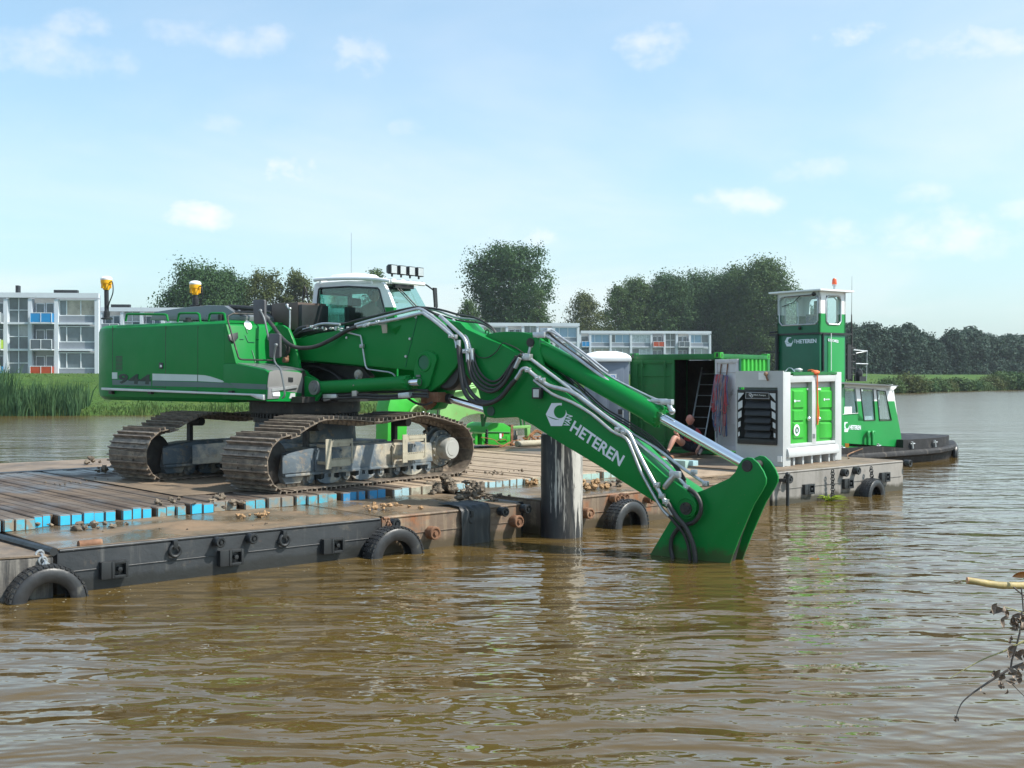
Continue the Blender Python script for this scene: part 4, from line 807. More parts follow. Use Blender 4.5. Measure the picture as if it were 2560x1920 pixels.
def track(side):
    o0 = T0+(TB*GAUGE if side else Vector((0, 0, 0))); tr = node('crawler_track', ex); tr.location = o0+TB*SW/2-Vector(ex.location)
    base = root_loc(tr)
    TP = lambda t, y, z: o0+TA*long_(t)+TB*y+UP*z       # y from the near edge inward
    for i in range(NS):
        p, a, c = sp[i], sp[i-1], sp[(i+1) % NS]; tx, tz = c[0]-a[0], c[1]-a[1]; l = math.hypot(tx, tz); tx, tz = tx/l, tz/l
        ex_ = TA*tx+UP*tz; ez = TA*(-tz)+UP*tx; ey = ez.cross(ex_)
        mtx = Matrix((ex_, ey, ez)).transposed().to_4x4()
        o = bpy.data.objects.new('track_shoe', shoe_me); sc.collection.objects.link(o); o.parent = tr
        mtx.translation = TA*p[0]+UP*p[1]; o.matrix_local = mtx
    y0 = 0.30
    q = MB(); pts = [(0.35, 0.24), (0.42, 0.60), (1.0, 0.66), (3.2, 0.66), (3.62, 0.62), (3.66, 0.27)]
    q.prism([TP(t, y0, z) for t, z in pts], TB*0.52); q.box(TP(2.0, y0+0.0, 0.245), TA*3.5, TB*0.06, UP*0.05)
    q.box(TP(0.62, y0-0.01, 0.43), TA*0.62, TB*0.05, UP*0.30); q.box(TP(3.28, y0-0.01, 0.44), TA*0.66, TB*0.05, UP*0.34)
    q.prism([TP(0.35, y0+.05, 0.24), TP(0.45, y0+.05, 0.10), TP(0.78, y0+.05, 0.10), TP(0.86, y0+.05, 0.24)], TB*0.42)
    q.build('track_frame', m_frame, tr, bevel=0.02)
    q = MB(); q.lathe(TP(0.22, SW/2-0.13, 0.47), TB, [(0, 0.10), (0, 0.30), (0.03, 0.37), (0.23, 0.37), (0.26, 0.30), (0.26, 0.1)], 28); q.build('idler_wheel', m_dark, tr)
    q = MB(); c = TP(4.02, SW/2, 0.50); q.lathe(c-TB*0.05, TB, [(0, 0.1), (0, 0.40), (0.09, 0.40), (0.09, 0.1)], 28)
    for k in range(19): a = 2*math.pi*k/19; d = TA*math.cos(a)+UP*math.sin(a); q.box(c+d*0.41, d*0.07, TB*0.08, d.cross(TB)*0.06)
    q.lathe(c-TB*0.02, -TB, [(0, 0.34), (0.12, 0.34), (0.13, 0.27), (0.18, 0.25)], 28); q.build('drive_sprocket', m_frame, tr)
    q = MB(); q.lathe(c-TB*0.10, -TB, [(0, 0.205), (0.30, 0.205), (0.325, 0.19), (0.325, 0.14), (0.332, 0.135), (0.332, 0.0)], 30)
    for k in range(14): a = 2*math.pi*k/14; q.cyl(c-TB*0.19+(TA*math.cos(a)+UP*math.sin(a))*0.29, c-TB*0.215+(TA*math.cos(a)+UP*math.sin(a))*0.29, 0.018, 6)
    q.build('final_drive_hub', mat('dusty grey hub', (0.33, 0.33, 0.31), 0.6, var=0.08, dirt=[((0.26, 0.22, 0.16), 0.35, 4)]), tr)
    for t in (1.18, 3.10):
        q = MB(); q.lathe(TP(t, 0.34, 1.02), TB, [(0, 0.03), (0, 0.075), (0.30, 0.085), (0.32, 0.06), (0.34, 0.06), (0.34, 0.01)], 20); q.box(TP(t, 0.70, 0.82), TA*0.07, TB*0.10, UP*0.42); q.build('carrier_roller', m_dark, tr)
    for k in range(8):
        t = 0.98+k*0.37; q = MB(); q.lathe(TP(t, 0.34, 0.155), TB, [(0, 0.04), (0, 0.075), (0.06, 0.085), (0.08, 0.115), (0.16, 0.115), (0.18, 0.07), (0.28, 0.07), (0.30, 0.115), (0.38, 0.115), (0.4, 0.085), (0.44, 0.05)], 16)
        q.box(TP(t, 0.34, 0.20), TA*0.10, TB*0.06, UP*0.11); q.build('track_roller', m_frame, tr)
    for t in (1.30, 2.02, 3.12):
        q = MB(); pts = [(t-0.25, 0.155), (t-0.20, 0.10), (t-0.08, 0.058), (t+0.08, 0.058), (t+0.20, 0.10), (t+0.25, 0.155), (t+0.17, 0.13), (t+0.10, 0.155), (t+0.10, 0.25), (t+0.03, 0.25), (t+0.03, 0.16), (t-0.03, 0.16), (t-0.03, 0.25), (t-0.1, 0.25), (t-0.1, 0.155), (t-0.17, 0.13)]
        q.prism([TP(a, 0.27, z) for a, z in pts], TB*0.03); q.build('roller_guard', m_frame, tr, bevel=0.004, segs=1)
    if not side:
        for t in (1.02, 2.66):        # bolted steps
            q = MB(); y = 0.02
            q.box(TP(t+0.06, y+0.007, 0.57), TA*0.13, TB*0.014, UP*0.50); q.box(TP(t+0.30, y+0.008, 0.735), TA*0.44, TB*0.013, UP*0.10); q.box(TP(t+0.31, y+0.006, 0.41), TA*0.44, TB*0.012, UP*0.11)
            q.box(TP(t+0.34, y+0.06, 0.785), TA*0.44, TB*0.13, UP*0.014); q.box(TP(t+0.34, y-0.0, 0.76), TA*0.44, TB*0.012, UP*0.055)
            q.box(TP(t+0.54, y+0.007, 0.60), TA*0.035, TB*0.014, UP*0.42)
            q.box(TP(t+0.32, y+0.07, 0.475), TA*0.44, TB*0.14, UP*0.014)
            for k in range(9):
                for zz in (0.80, 0.49): q.box(TP(t+0.16+k*0.045, y, zz), TA*0.022, TB*0.014, UP*0.02)
            for zz, tt in ((0.42, t+0.05), (0.40, t+0.5), (0.70, t+0.06)): q.box(TP(tt, y+0.14, zz), TA*0.03, TB*0.28, UP*0.05)
            q.build('step', m_step, tr, bevel=0.003, segs=1)
            q = MB(); q.box(TP(t+0.27, y0-0.02, 0.45), TA*0.62, TB*0.02, UP*0.36)
            for a_, z_ in ((0.0, 0.30), (0.52, 0.30), (0.0, 0.60), (0.52, 0.60)): q.cyl(TP(t+a_, y0-0.02, z_), TP(t+a_, y0-0.055, z_), 0.018, 6)
            q.build('step_mount', m_frame, tr, bevel=0.003, segs=1)
    return tr
tr_near = track(0); tr_far = track(1)
CC = Vector((-3.79, 21.26, GZ))
q = MB()
pl = lambda a, b_, z: CC+TA*a+TB*b_+UP*z
for sgn in (-1, 1):
    for a in (-1, 1): q.prism([pl(a*0.25, sgn*0.35, 0.72), pl(a*0.25+0.35, sgn*0.35, 0.72), pl(a*1.25+0.2, sgn*1.4, 0.62), pl(a*1.25-0.2, sgn*1.4, 0.62)], -UP*0.36)
q.lathe(CC+UP*0.40, UP, [(0, 0.85), (0.0, 0.95), (0.66, 0.90), (0.66, 0.8)], 32); q.box(CC+UP*0.55, TA*1.9, TB*2.3, UP*0.30)
q.build('car_body', m_frame, ex, bevel=0.015)
q = MB(); q.lathe(CC+UP*1.04, UP, [(0, 0.7), (0, 0.93), (0.12, 0.93), (0.12, 0.86), (0.17, 0.86), (0.17, 1.0), (0.36, 1.0), (0.36, 0.7)], 60)
for k in range(70): a = 2*math.pi*k/70; d = Vector((math.cos(a), math.sin(a), 0)); q.box(CC+UP*1.16+d*0.945, d*0.05, d.cross(UP)*0.04, UP*0.07)
q.build('slewing_ring', m_dark, ex)

# ---- upper structure
zt = E(420, 806, 1.5).z; zb = E(420, 990, 1.5).z
uT, uF = u_of(E(281, 900, 1.5)), u_of(E(561, 808, 1.5)); uB = u_of(E(671, 960, 1.5))
def plan(ins, zz, u1, tail=True):
    ro = 0.95; pts = [(u1, 1.5-ins)]
    for k in range(10): a = R_(k*10); pts.append((uT-(ro-ins)*math.sin(a)*1.28, 1.5-ro+(ro-ins)*math.cos(a)))
    for k in range(9, -1, -1): a = R_(k*10); pts.append((uT-(ro-ins)*math.sin(a)*1.28, -(1.5-ro+(ro-ins)*math.cos(a))))
    pts += [(-0.75, -1.5+ins), (-0.75, -0.35), (u1, -0.35)]
    return [EP(u, r, zz) for u, r in pts]
q = MB(); q.loft([plan(0.10, zb-0.10, uF), plan(0.02, zb-0.03, uF), plan(0.0, zb+0.08, uF), plan(0.0, zt-0.13, uF), plan(0.02, zt-0.06, uF), plan(0.07, zt-0.015, uF), plan(0.13, zt, uF)])
hood = q.build('engine_housing', m_green, ex, smooth=30)
# front slope of the hood (faces the sun) and low forward box
q = MB(); q.prism([E(x, y, 1.498) for x, y in ((556, 809), (562, 808), (566, 813), (590, 909), (556, 909))], -RR*0.98); hf = q.build('front_slope_panel', m_green, ex, bevel=0.012)
fb = eprism([(556, 908), (590, 909), (630, 917), (662, 924), (670, 930), (670, 960), (670, 1003), (556, 998)], 1.5, 0.94, ex, 'forward_box', m_green, 0.02)
q = MB(); q.par(EP(-1.6, -1.2, zb-0.09), U*2.6, RR*2.2, UP*0.1); q.par(EP(0.2, -0.45, zb-0.08), U*1.2, RR*1.0, UP*0.25); q.build('deck_frame', m_dark, ex)
def spanel(pts, m, name, par, r=1.5, t=0.004, bev=0):
    q = MB(); q.prism([E(x, y, r+t) for x, y in pts], -RR*(t+0.006)); return q.build(name, m, par, bevel=bev)
spanel([(280, 931), (293, 931), (293, 947), (280, 947)], m_whitestrip, 'decal_stripe', hood)
spanel([(280, 949), (378, 952), (378, 965), (281, 962)], m_greystrip, 'decal_stripe', hood, t=0.003)
spanel([(381, 934), (493, 937), (493, 953), (381, 951)], m_whitestrip, 'decal_stripe', hood)
spanel([(495, 937), (510, 938), (525, 941), (541, 946), (556, 951.5), (560, 955), (555, 956), (495, 953)], m_whitestrip, 'decal_stripe', hood)
spanel([(381, 952), (568, 957), (590, 970), (381, 965)], m_greystrip, 'decal_stripe', hood, t=0.0035)
spanel([(572, 957), (666, 961), (666, 974), (592, 971)], m_greystrip, 'decal_stripe', fb, t=0.004)
for x in (413.5, 494):   # gaps between the doors: thin recessed looking dark joints
    spanel([(x, 815), (x+1.0, 815), (x+1.0, 973), (x, 972)], m_dark, 'door_joint', hood, t=0.001)
spanel([(281, 815), (282, 815), (282, 964), (281, 964)], m_dark, 'door_joint', hood, t=0.001)
spanel([(281, 965), (413, 968), (413, 969.2), (281, 966.2)], m_dark, 'door_joint', hood, t=0.001)
for k in range(11): spanel([(289, 890+k*3.4), (306, 890.3+k*3.4), (306, 892+k*3.4), (289, 891.7+k*3.4)], m_black, 'vent_slot', hood, t=0.002)
spanel([(397, 906), (407, 907), (407, 922), (397, 922)], m_black, 'door_latch', hood, t=0.01, bev=0.006)
spanel([(399.5, 912), (404.5, 912.5), (404.5, 918), (399.5, 918)], m_pipe, 'latch_plate', hood, t=0.014)
text('model_number', '944', E(295, 959, 1.5), E(376, 962, 1.5), E(297, 934, 1.5), mat('dark decal lettering', (0.004, 0.022, 0.012), 0.5), hood, bold=0.035, spacing=1.1, depth=0.006)
rail = MB(); rail.prism([E(x, y, 1.60) for x, y in ((253, 969), (640, 985), (657, 987), (658, 1000), (640, 996), (625, 989), (253, 975))], -RR*0.10); rail.build('side_rail', m_alu, ex, bevel=0.006)
q = MB()
for x in (282, 380, 490, 582): q = MB(); q.box(E(x, 981, 1.5), U*0.10, RR*0.12, UP*0.06); q.build('rail_bracket', m_dark, ex)
# tail catch: dark engine air hood on top
q = MB(); rr = 0.95; q.prism([E(x, y, rr) for x, y in ((372, 800), (386, 779), (450, 770), (516, 763), (560, 764), (600, 790), (600, 802))], -RR*1.5); q.build('air_hood', m_greymetal, ex, bevel=0.02)
q = MB()
for pts in (((314, 803), (317, 786), (322, 785), (412, 786), (417, 788), (420, 803)), ((444, 805), (447, 785), (452, 783), (493, 783), (498, 786), (501, 806)), ((521, 806), (524, 786), (529, 783), (556, 783), (561, 785), (565, 808))):
    q.tube([E(x, y, 1.36) for x, y in pts], 0.022, 8)
q.build('handrail', m_green, ex)
q = MB(); c = EP(u_of(E(470, 800, 1.1)), 1.1, zt); q.lathe(c, UP, [(0, 0.09), (0.05, 0.09), (0.06, 0.05), (0.10, 0.05)], 16); c = EP(u_of(E(540, 800, 1.1)), 1.0, zt); q.lathe(c, UP, [(0, 0.05), (0.13, 0.05), (0.15, 0.02)], 12); q.build('filler_cap', m_black, ex)
# front slope details on its own plane
def slope(px, py, off=0.006):
    a, b_ = E(566, 813, 1.5), E(590, 909, 1.5); nrm = (b_-a).cross(RR).normalized(); nrm = -nrm if nrm.dot(U) < 0 else nrm
    return on_pl(px, py, a+nrm*off, nrm), nrm
q = MB()
for ln in (((614, 818), (619, 833)), ((613, 838), (620, 855), (636, 856)), ((600, 848), (609, 848)), ((640, 848), (647, 848)), ((630, 876), (637, 899), (638, 905))):
    q.tube([slope(x, y)[0] for x, y in ln], 0.008, 5)
q.build('panel_groove', m_green_far, hf)
c, nr = slope(620, 813); q = MB(); q.cyl(c-nr*0.004, c+nr*0.004, 0.085, 24); q.build('round_sticker', m_white, hf)
q = MB(); q.prism([slope(x, y, 0.04)[0] for x, y in ((572, 836), (580, 834), (595, 830), (596, 845), (585, 856), (576, 850))], -nr*0.05); q.build('grab_handle', m_black, hf, bevel=0.01)
q = MB(); q.tube([slope(x, y, 0.16)[0] for x, y in ((640, 785), (600, 784), (582, 784), (570, 790), (569, 800), (596, 893), (599, 897), (606, 899), (690, 901))], 0.016, 8); q.build('guard_rail', m_dark, ex)
# forward box: grey lit front face with lamp, sticker and vents
fu = uB+0.012
def fpan(pts, m, name, t=0.0, bev=0.0):
    q = MB(); q.prism([EUp(x, y, fu+t) for x, y in pts], -U*(0.014+t)); return q.build(name, m, fb, bevel=bev)
fpan([(674, 929), (690, 925), (745, 930), (762, 936), (770, 946), (768, 970), (766, 985), (668, 976), (671, 945)], m_offwhite if False else mat('grey step box face', (0.19, 0.19, 0.185), 0.55, var=0.06, dirt=[((0.2, 0.17, 0.13), 0.2, 6)]), 'front_face', 0.0, 0.004)
fpan([(756, 927), (762, 927), (769, 948), (761, 1004), (752, 1004), (759, 950)], m_dark, 'rubber_seal', 0.01)
fpan([(722, 943), (733, 944), (733, 955), (722, 954)], m_black, 'box_latch', 0.012, 0.004)
fpan([(668, 974), (765, 984), (762, 1004), (667, 1003)], m_green, 'lower_panel', 0.004)
fpan([(671, 968), (700, 966), (698, 996), (669, 998)], mat('grey lamp housing', (0.20, 0.20, 0.21), 0.5), 'lamp_housing', 0.02, 0.006)
fpan([(682, 982), (700, 980), (701, 991), (683, 991)], m_white, 'headlamp', 0.035, 0.01)
fpan([(727, 983), (738, 983), (738, 996), (723, 996)], m_offwhite, 'warning_sticker', 0.012)
for k in range(4): fpan([(741, 985+k*4.4), (755, 984+k*4.4), (755, 986+k*4.4), (741, 987+k*4.4)], m_black, 'vent_slot', 0.008)
fpan([(680, 972), (745, 963), (745, 969), (680, 979)], m_alu, 'tread_edge', 0.03)
q = MB(); q.prism([E(x, y, 1.46) for x, y in ((592, 907), (662, 921), (670, 926), (662, 927), (592, 912))], -RR*0.86); q.build('anti_slip_tread', m_greymetal, ex)
# mirrors on bent stalks
for (x0, y0, x1, y1, r, st) in ((632, 749, 661, 810, 1.62, ((651, 777), (660, 795), (668, 830), (672, 850))), (671, 834, 699, 895, 1.72, ((690, 863), (685, 895), (691, 912), (699, 920), (704, 935), (712, 984), (706, 995)))):
    root_m = node('mirror', ex); w = 3
    q = MB(); q.prism([E(x, y, r) for x, y in ((x0+w, y0), (x1-w, y0), (x1, y0+w), (x1, y1-w), (x1-w, y1), (x0+w+2, y1), (x0+2, y1-w), (x0, y0+w))], -RR*0.05); q.build('mirror_housing', mat('dark grey mirror plastic', (0.085, 0.085, 0.09), 0.5, dirt=[((0.10, 0.10, 0.10), .2, 6)]), root_m, bevel=0.012)
    q = MB(); q.tube([E(x, y, r+0.07) for x, y in st], 0.016, 8, 3); q.ball(E(st[0][0], st[0][1], r+0.05), 0.035, 8, 6); q.build('mirror_stalk', m_greymetal, root_m)
# GNSS receivers
for (x, yb_, yt, r) in ((266, 796, 722, 1.1), (488, 764, 734, 0.35)):
    q = MB(); p0, p1 = E(x+1, yb_, r), E(x, yt, r); q.cyl(p0, p1, 0.045, 12); q.lathe(p0-UP*0.02, UP, [(0, 0.11), (0.03, 0.11), (0.04, 0.06), (0.16, 0.06), (0.17, 0.04)], 14); g_ = q.build('receiver_pole', m_black, ex)
    q = MB(); q.lathe(p1, UP, [(-0.03, 0.03), (-0.02, 0.062), (0.10, 0.084), (0.10, 0.108), (0.13, 0.112), (0.18, 0.112)], 20)
    for k in range(6): a = 2*math.pi*k/6; q.box(p1+Vector((math.cos(a), math.sin(a), 0))*0.084+UP*0.06, Vector((math.cos(a), math.sin(a), 0))*0.03, Vector((-math.sin(a), math.cos(a), 0))*0.04, UP*0.10)
    q.build('receiver_body', m_yellow, ex)
    q = MB(); q.lathe(p1+UP*0.175, UP, [(0, 0.114), (0.03, 0.117), (0.06, 0.095), (0.075, 0.05), (0.078, 0.0)], 24); q.build('receiver_dome', m_white, ex)
    q = MB(); q.tube([p1+U*0.10+UP*0.12, p1+U*0.20+UP*0.12, p1+U*0.22-UP*0.08, p1+U*0.10-UP*0.28, p1+U*0.05-UP*0.4], 0.012, 6, 5); q.build('antenna_cable', m_black, ex)
# pipes from the hood top to the boom, behind the mirrors
q = MB(); q.tube([E(x, y, 0.8) for x, y in ((562, 800), (565, 776), (570, 769), (585, 768), (640, 772))], 0.045, 10, 3); q.tube([E(x, y, 0.9) for x, y in ((572, 798), (574, 790), (582, 782), (640, 781))], 0.03, 8, 3); q.tube([E(x, y, 0.7) for x, y in ((590, 782), (600, 777), (640, 776), (676, 781))], 0.022, 8); q.build('hood_hose', m_rubber, ex)
# brown tank and black curtain between hood and cab
q = MB(); p0 = E(679, 822, 0.15); q.par(E(679, 826, 0.15), U*(u_of(E(745, 800, 0.15))-u_of(p0)), -RR*0.7, UP*(E(679, 759, 0.15).z-E(679, 826, 0.15).z)); q.build('hydraulic_tank', m_brownbox, ex, bevel=0.008)
q = MB(); p1 = E(745.5, 824, 0.14); q.par(p1, U*0.10, -RR*0.66, UP*(E(745, 760, 0.14).z-p1.z-0.01)); q.par(E(661, 800, 0.13), U*0.2, -RR*0.6, UP*0.28); q.build('rubber_curtain', m_black, ex, bevel=0.006)
q = MB(); q.tube([E(x, y, 0.26) for x, y in ((718, 762), (720, 769), (725, 772), (725, 795), (724, 830), (730, 850))], 0.018, 8); q.ball(E(718, 763, 0.25), 0.03); q.ball(E(725, 772, 0.26), 0.03, 8, 6); q.build('tank_pipe', m_pipe, ex)
q = MB(); q.tube([E(x, y, -0.35) for x, y in ((756, 822), (759, 724), (764, 722), (768, 740), (775, 780), (777, 815))], 0.014, 8, 3); q.build('cab_handrail', m_dark, ex)
# boom cheek plates and foot pin
for r, tk in ((0.62, 0.06), (-0.30, 0.06)):
    eprism([(655, 905), (672, 830), (690, 813), (706, 813), (720, 822), (732, 850), (742, 885), (749, 925), (770, 942), (775, 990), (660, 985)], r, tk, ex, 'boom_cheek', m_green, 0.008)
q = MB(); c = E(715, 873, 0.66); q.cyl(c+RR*0.02, c-RR*1.1, 0.075, 24); q.lathe(c+RR*0.03, RR, [(0, 0.14), (0.02, 0.14), (0.02, 0.09), (0.04, 0.09), (0.04, 0.05)], 24); q.build('boom_foot_pin', m_dark, ex)
q = MB(); c = E(718, 900, 0.68); q.cyl(c, c+RR*0.08, 0.05, 10); q.box(c+UP*0.02, U*0.05, RR*0.05, UP*0.12); q.build('grease_block', m_rust, ex, bevel=0.008)

# ---- cab on the far side of the boom
cb = node('cab', ex); ra, rb = -0.52, -1.50; cab_w = abs(rb-ra)
zf = 2.62
def cprism(pts, r, th, name, m, bev=0.01): q = MB(); q.prism([E(x, y, r) for x, y in pts], -RR*th); return q.build(name, m, cb, bevel=bev)
SO = [(769, 858), (782, 745), (786, 712), (792, 707), (870, 702), (952, 705), (960, 711), (972, 735), (984, 776), (992, 858)]
SI = [(784, 852), (792, 740), (794, 722), (798, 718), (870, 715), (945, 719), (950, 724), (970, 800), (984, 852)]
def ringprism(outer, inner, r, th, name, ms):
    q = MB(); n_ = len(inner)
    def rs(p, n):
        L = [0]; P = p
        for a, b_ in zip(P, P[1:]): L.append(L[-1]+math.hypot(b_[0]-a[0], b_[1]-a[1]))
        o = []; j = 0
        for i in range(n):
            s = L[-1]*i/(n-1)
            while j < len(P)-2 and L[j+1] < s: j += 1
            t = (s-L[j])/(L[j+1]-L[j]); o.append((P[j][0]+(P[j+1][0]-P[j][0])*t, P[j][1]+(P[j+1][1]-P[j][1])*t))
        return o
    for i in range(n_-1):
        a, b_, c, d = outer[i], outer[i+1], inner[i+1], inner[i]
        q.cur = 0 if (a[1]+b_[1])/2 < 775 else 1
        q.prism([E(*a, r), E(*b_, r), E(*c, r), E(*d, r)], -RR*th)
    return q.build(name, None, cb, mats=ms)
# pillars and roof rail: white above, green below
SO2 = [(768, 862), (780, 768), (782, 745), (786, 712), (792, 707), (870, 702), (952, 705), (960, 711), (972, 735), (984, 768), (993, 862)]
SI2 = [(786, 862), (791, 768), (792, 745), (795, 722), (799, 718), (870, 714), (944, 718), (950, 724), (957, 750), (962, 768), (984, 862)]
for r in (ra, rb+0.07):
    ringprism(SO2, SI2, r, 0.07, 'cab_frame', [m_white, m_green])
# cross members: roof, rear wall, sill, floor
zr = E(870, 703, ra).z; u0, u1 = u_of(E(790, 710, ra)), u_of(E(953, 708, ra)); u2 = u_of(E(985, 775, ra)); u3 = u_of(E(992, 862, ra)); zfl = E(870, 862, ra).z-0.75
q = MB(); q.loft([[EP(u0+i, ra-i, z), EP(u1-i, ra-i, z), EP(u1-i, rb+i, z), EP(u0+i, rb+i, z)] for i, z in ((0.0, zr-0.07), (0.0, zr-0.01), (0.05, zr+0.03), (0.25, zr+0.05))]); q.build('cab_roof', m_white, cb, smooth=30)
q = MB(); q.par(EP(u0-0.05, rb+0.01, zfl), U*(u3-u0+0.07), RR*(ra-rb-0.02), UP*0.08)
pz = E(780, 862, ra).z; q.par(EP(u0-0.06, rb+0.01, zfl), U*0.06, RR*(ra-rb-0.02), UP*(pz-zfl)); q.par(EP(u0-0.05, rb, zfl), U*(u3-u0+0.05), RR*0.05, UP*(pz-zfl+0.1)); q.par(EP(u0-0.05, ra-0.05, zfl), U*(u3-u0+0.05), RR*0.05, UP*(pz-zfl)); q.build('cab_body', m_green, cb, bevel=0.015)
q = MB()   # rear wall with a window opening, dark inside trim
uR = u0-0.02
for (a, b_, z0, z1) in ((ra-0.03, ra-0.10, pz, zr-0.05), (rb+0.10, rb+0.03, pz, zr-0.05), (ra-0.10, rb+0.10, zr-0.20, zr-0.05)): q.par(EP(uR-0.03, a, z0), U*0.06, RR*(b_-a), UP*(z1-z0))
q.par(EP(u0+0.05, ra-0.08, zr-0.16), U*(u1-u0-0.15), -RR*(cab_w-0.16), UP*0.05); q.build('interior_trim', m_black, cb)
# side windows and windscreen
def wpane(name, pts3, m=m_glass, par=None): q = MB(); n_ = (pts3[1]-pts3[0]).cross(pts3[2]-pts3[0]).normalized(); q.prism(pts3, n_*0.006); return q.build(name, m, par or cb)
wpane('side_window', [E(x, y, ra-0.03) for x, y in SI2])
wpane('side_window', [E(x, y, rb+0.03) for x, y in ((786, 862), (792, 745), (799, 718), (944, 718), (984, 862))])
for r in (ra+0.004, rb+0.06):
    q = MB(); q.tube([E(x, y, r) for x, y in ((789, 858), (795, 745), (797, 724), (801, 720), (870, 716), (942, 720), (948, 725), (982, 856))], 0.016, 6); q.build('window_seal', m_black, cb)
q = MB(); q.box(EP((u0+u1)/2-0.05, rb+0.06, (zr+pz)/2), U*0.16, RR*0.05, UP*(zr-pz)); q.par(E(872, 858, rb+0.05), U*0.07, RR*0.04, UP*(zr-pz)); q.build('door_pillar', m_black, cb)
wpane('windscreen', [EP(u1-0.02, ra-0.04, zr-0.10), EP(u1-0.02, rb+0.04, zr-0.10), EP(u2+0.0, rb+0.04, E(985, 775, ra).z), EP(u2+0.0, ra-0.04, E(985, 775, ra).z)])
wpane('lower_windscreen', [EP(u2+0.0, ra-0.04, E(985, 775, ra).z), EP(u2+0.0, rb+0.04, E(985, 775, ra).z), EP(u3, rb+0.04, pz-0.2), EP(u3, ra-0.04, pz-0.2)])
wpane('rear_window', [EP(uR, ra-0.08, pz), EP(uR, rb+0.08, pz), EP(uR, rb+0.08, zr-0.18), EP(uR, ra-0.08, zr-0.18)])
q = MB(); q.tube([EP(u1+0.03, ra-0.42, zr-0.12), EP(u2+0.02, ra-0.80, zr-0.62)], 0.012, 6); q.tube([EP(u1+0.03, ra-0.35, zr-0.12), EP(u2-0.02, ra-0.66, zr-0.55)], 0.01, 6); q.box(EP(u1+0.03, ra-0.55, zr-0.09), U*0.08, RR*0.5, UP*0.10); q.build('wiper', m_black, cb)
# roof guard tube frame, air unit, work lights
q = MB(); g1 = [E(x, y, ra+0.05) for x, y in ((786, 700), (800, 698), (860, 696), (930, 697), (958, 700), (976, 703))]
q.tube(g1, 0.035, 10, 4); g2 = [p-RR*0.9 for p in g1]; q.tube(g2, 0.035, 10, 4); q.tube([g1[-1], g2[-1]], 0.035, 10); q.tube([g1[0], g2[0]], 0.035, 10); q.tube([g1[3], g2[3]], 0.03, 8)
for p in (g1[1], g1[3], g2[1], g2[3]): q.cyl(p-UP*0.09, p, 0.02, 8)
q.build('roof_guard', m_white, cb)
q = MB(); c = EP(u_of(E(880, 690, -0.9)), -0.95, zr+0.03); q.loft([[c+U*a*k+RR*b_*k+UP*z for a, b_ in ((-.42, -.3), (.42, -.3), (.42, .3), (-.42, .3))] for k, z in ((1, 0), (1, 0.06), (0.8, 0.13), (0.45, 0.15))]); q.build('roof_air_unit', m_white, cb, bevel=0.01)
for i, x in enumerate((996, 1017, 1037, 1058)):
    ul = u1+0.17; c = EP(ul, ra-0.10-0.24*i, zr+0.17); q = MB(); q.loft([[c+RR*a*k+UP*b_*k+U*t for a, b_ in ((-.085, -.085), (.085, -.085), (.085, .085), (-.085, .085))] for k, t in ((0.65, -0.09), (1, -0.02), (1, 0.05))]); q.cyl(c-UP*0.13, c-UP*0.07, 0.02, 8); wl_ = q.build('work_light', m_black, cb, bevel=0.008)
    q = MB(); q.box(c+U*0.053, RR*0.14, U*0.008, UP*0.14); q.build('lens', mat('lamp lens', (0.55, 0.57, 0.58), 0.12, 0.5), cb)
q = MB(); q.tube([EP(u1+0.1, rb+0.0, zr), EP(u1+0.35, rb-0.10, zr-0.2), EP(u1+0.42, rb-0.05, zr-0.5)], 0.014, 8, 4); c = EP(u1+0.42, rb-0.02, zr-0.30); q.loft([[c+RR*a+U*t+UP*b_ for a, b_ in ((-.05, -.18), (.03, -.18), (.07, .18), (-.02, .18))] for t in (-0.012, 0.02)]); q.build('cab_mirror', m_black, cb)
q = MB(); q.cyl(EP(u0+0.25, -1.2, zr), EP(u0+0.25, -1.2, zr+1.0), 0.0028, 5); q.build('whip_antenna', m_black, cb)
# seat and console
q = MB(); sz = pz+0.02; um = u_of(E(935, 750, -1.0))-0.22
q.box(EP(um, -1.0, sz), U*0.5, RR*0.5, UP*0.14); q.box(EP(um-0.26, -1.0, sz+0.36), U*0.13, RR*0.48, UP*0.66); q.box(EP(um-0.27, -1.0, sz+0.78), U*0.09, RR*0.26, UP*0.16); q.box(EP(um, -1.0, sz-0.25), U*0.3, RR*0.3, UP*0.4)
q.box(EP(um+0.12, -0.68, sz+0.2), U*0.4, RR*0.12, UP*0.10); q.box(EP(um+0.12, -1.32, sz+0.2), U*0.4, RR*0.12, UP*0.10); q.build('operator_seat', m_black, cb, bevel=0.03)
seat_p = EP(um+0.02, -1.0, sz+0.09)

# ---- base boom
bo = node('base_boom', ex); RN = 0.40; TH = 0.60
def bprism(pts, r, th, name, m, par, bev=0.010): q = MB(); q.prism([E(x, y, r) for x, y in pts], -RR*th); return q.build(name, m, par, bevel=bev)
BB = [(700, 852), (725, 845), (748, 847), (795, 834), (852, 825), (953, 811), (1000, 800), (1045, 789), (1056, 786), (1066, 789), (1103, 815), (1128, 840), (1143, 862), (1147, 880), (1146, 903), (1139, 918), (1107, 956), (1076, 980), (1060, 962), (1040, 935), (1034, 926), (1003, 923), (919, 915), (850, 908), (749, 900), (700, 898)]
bprism(BB, RN, TH, 'boom_box', m_green, bo, 0.012)
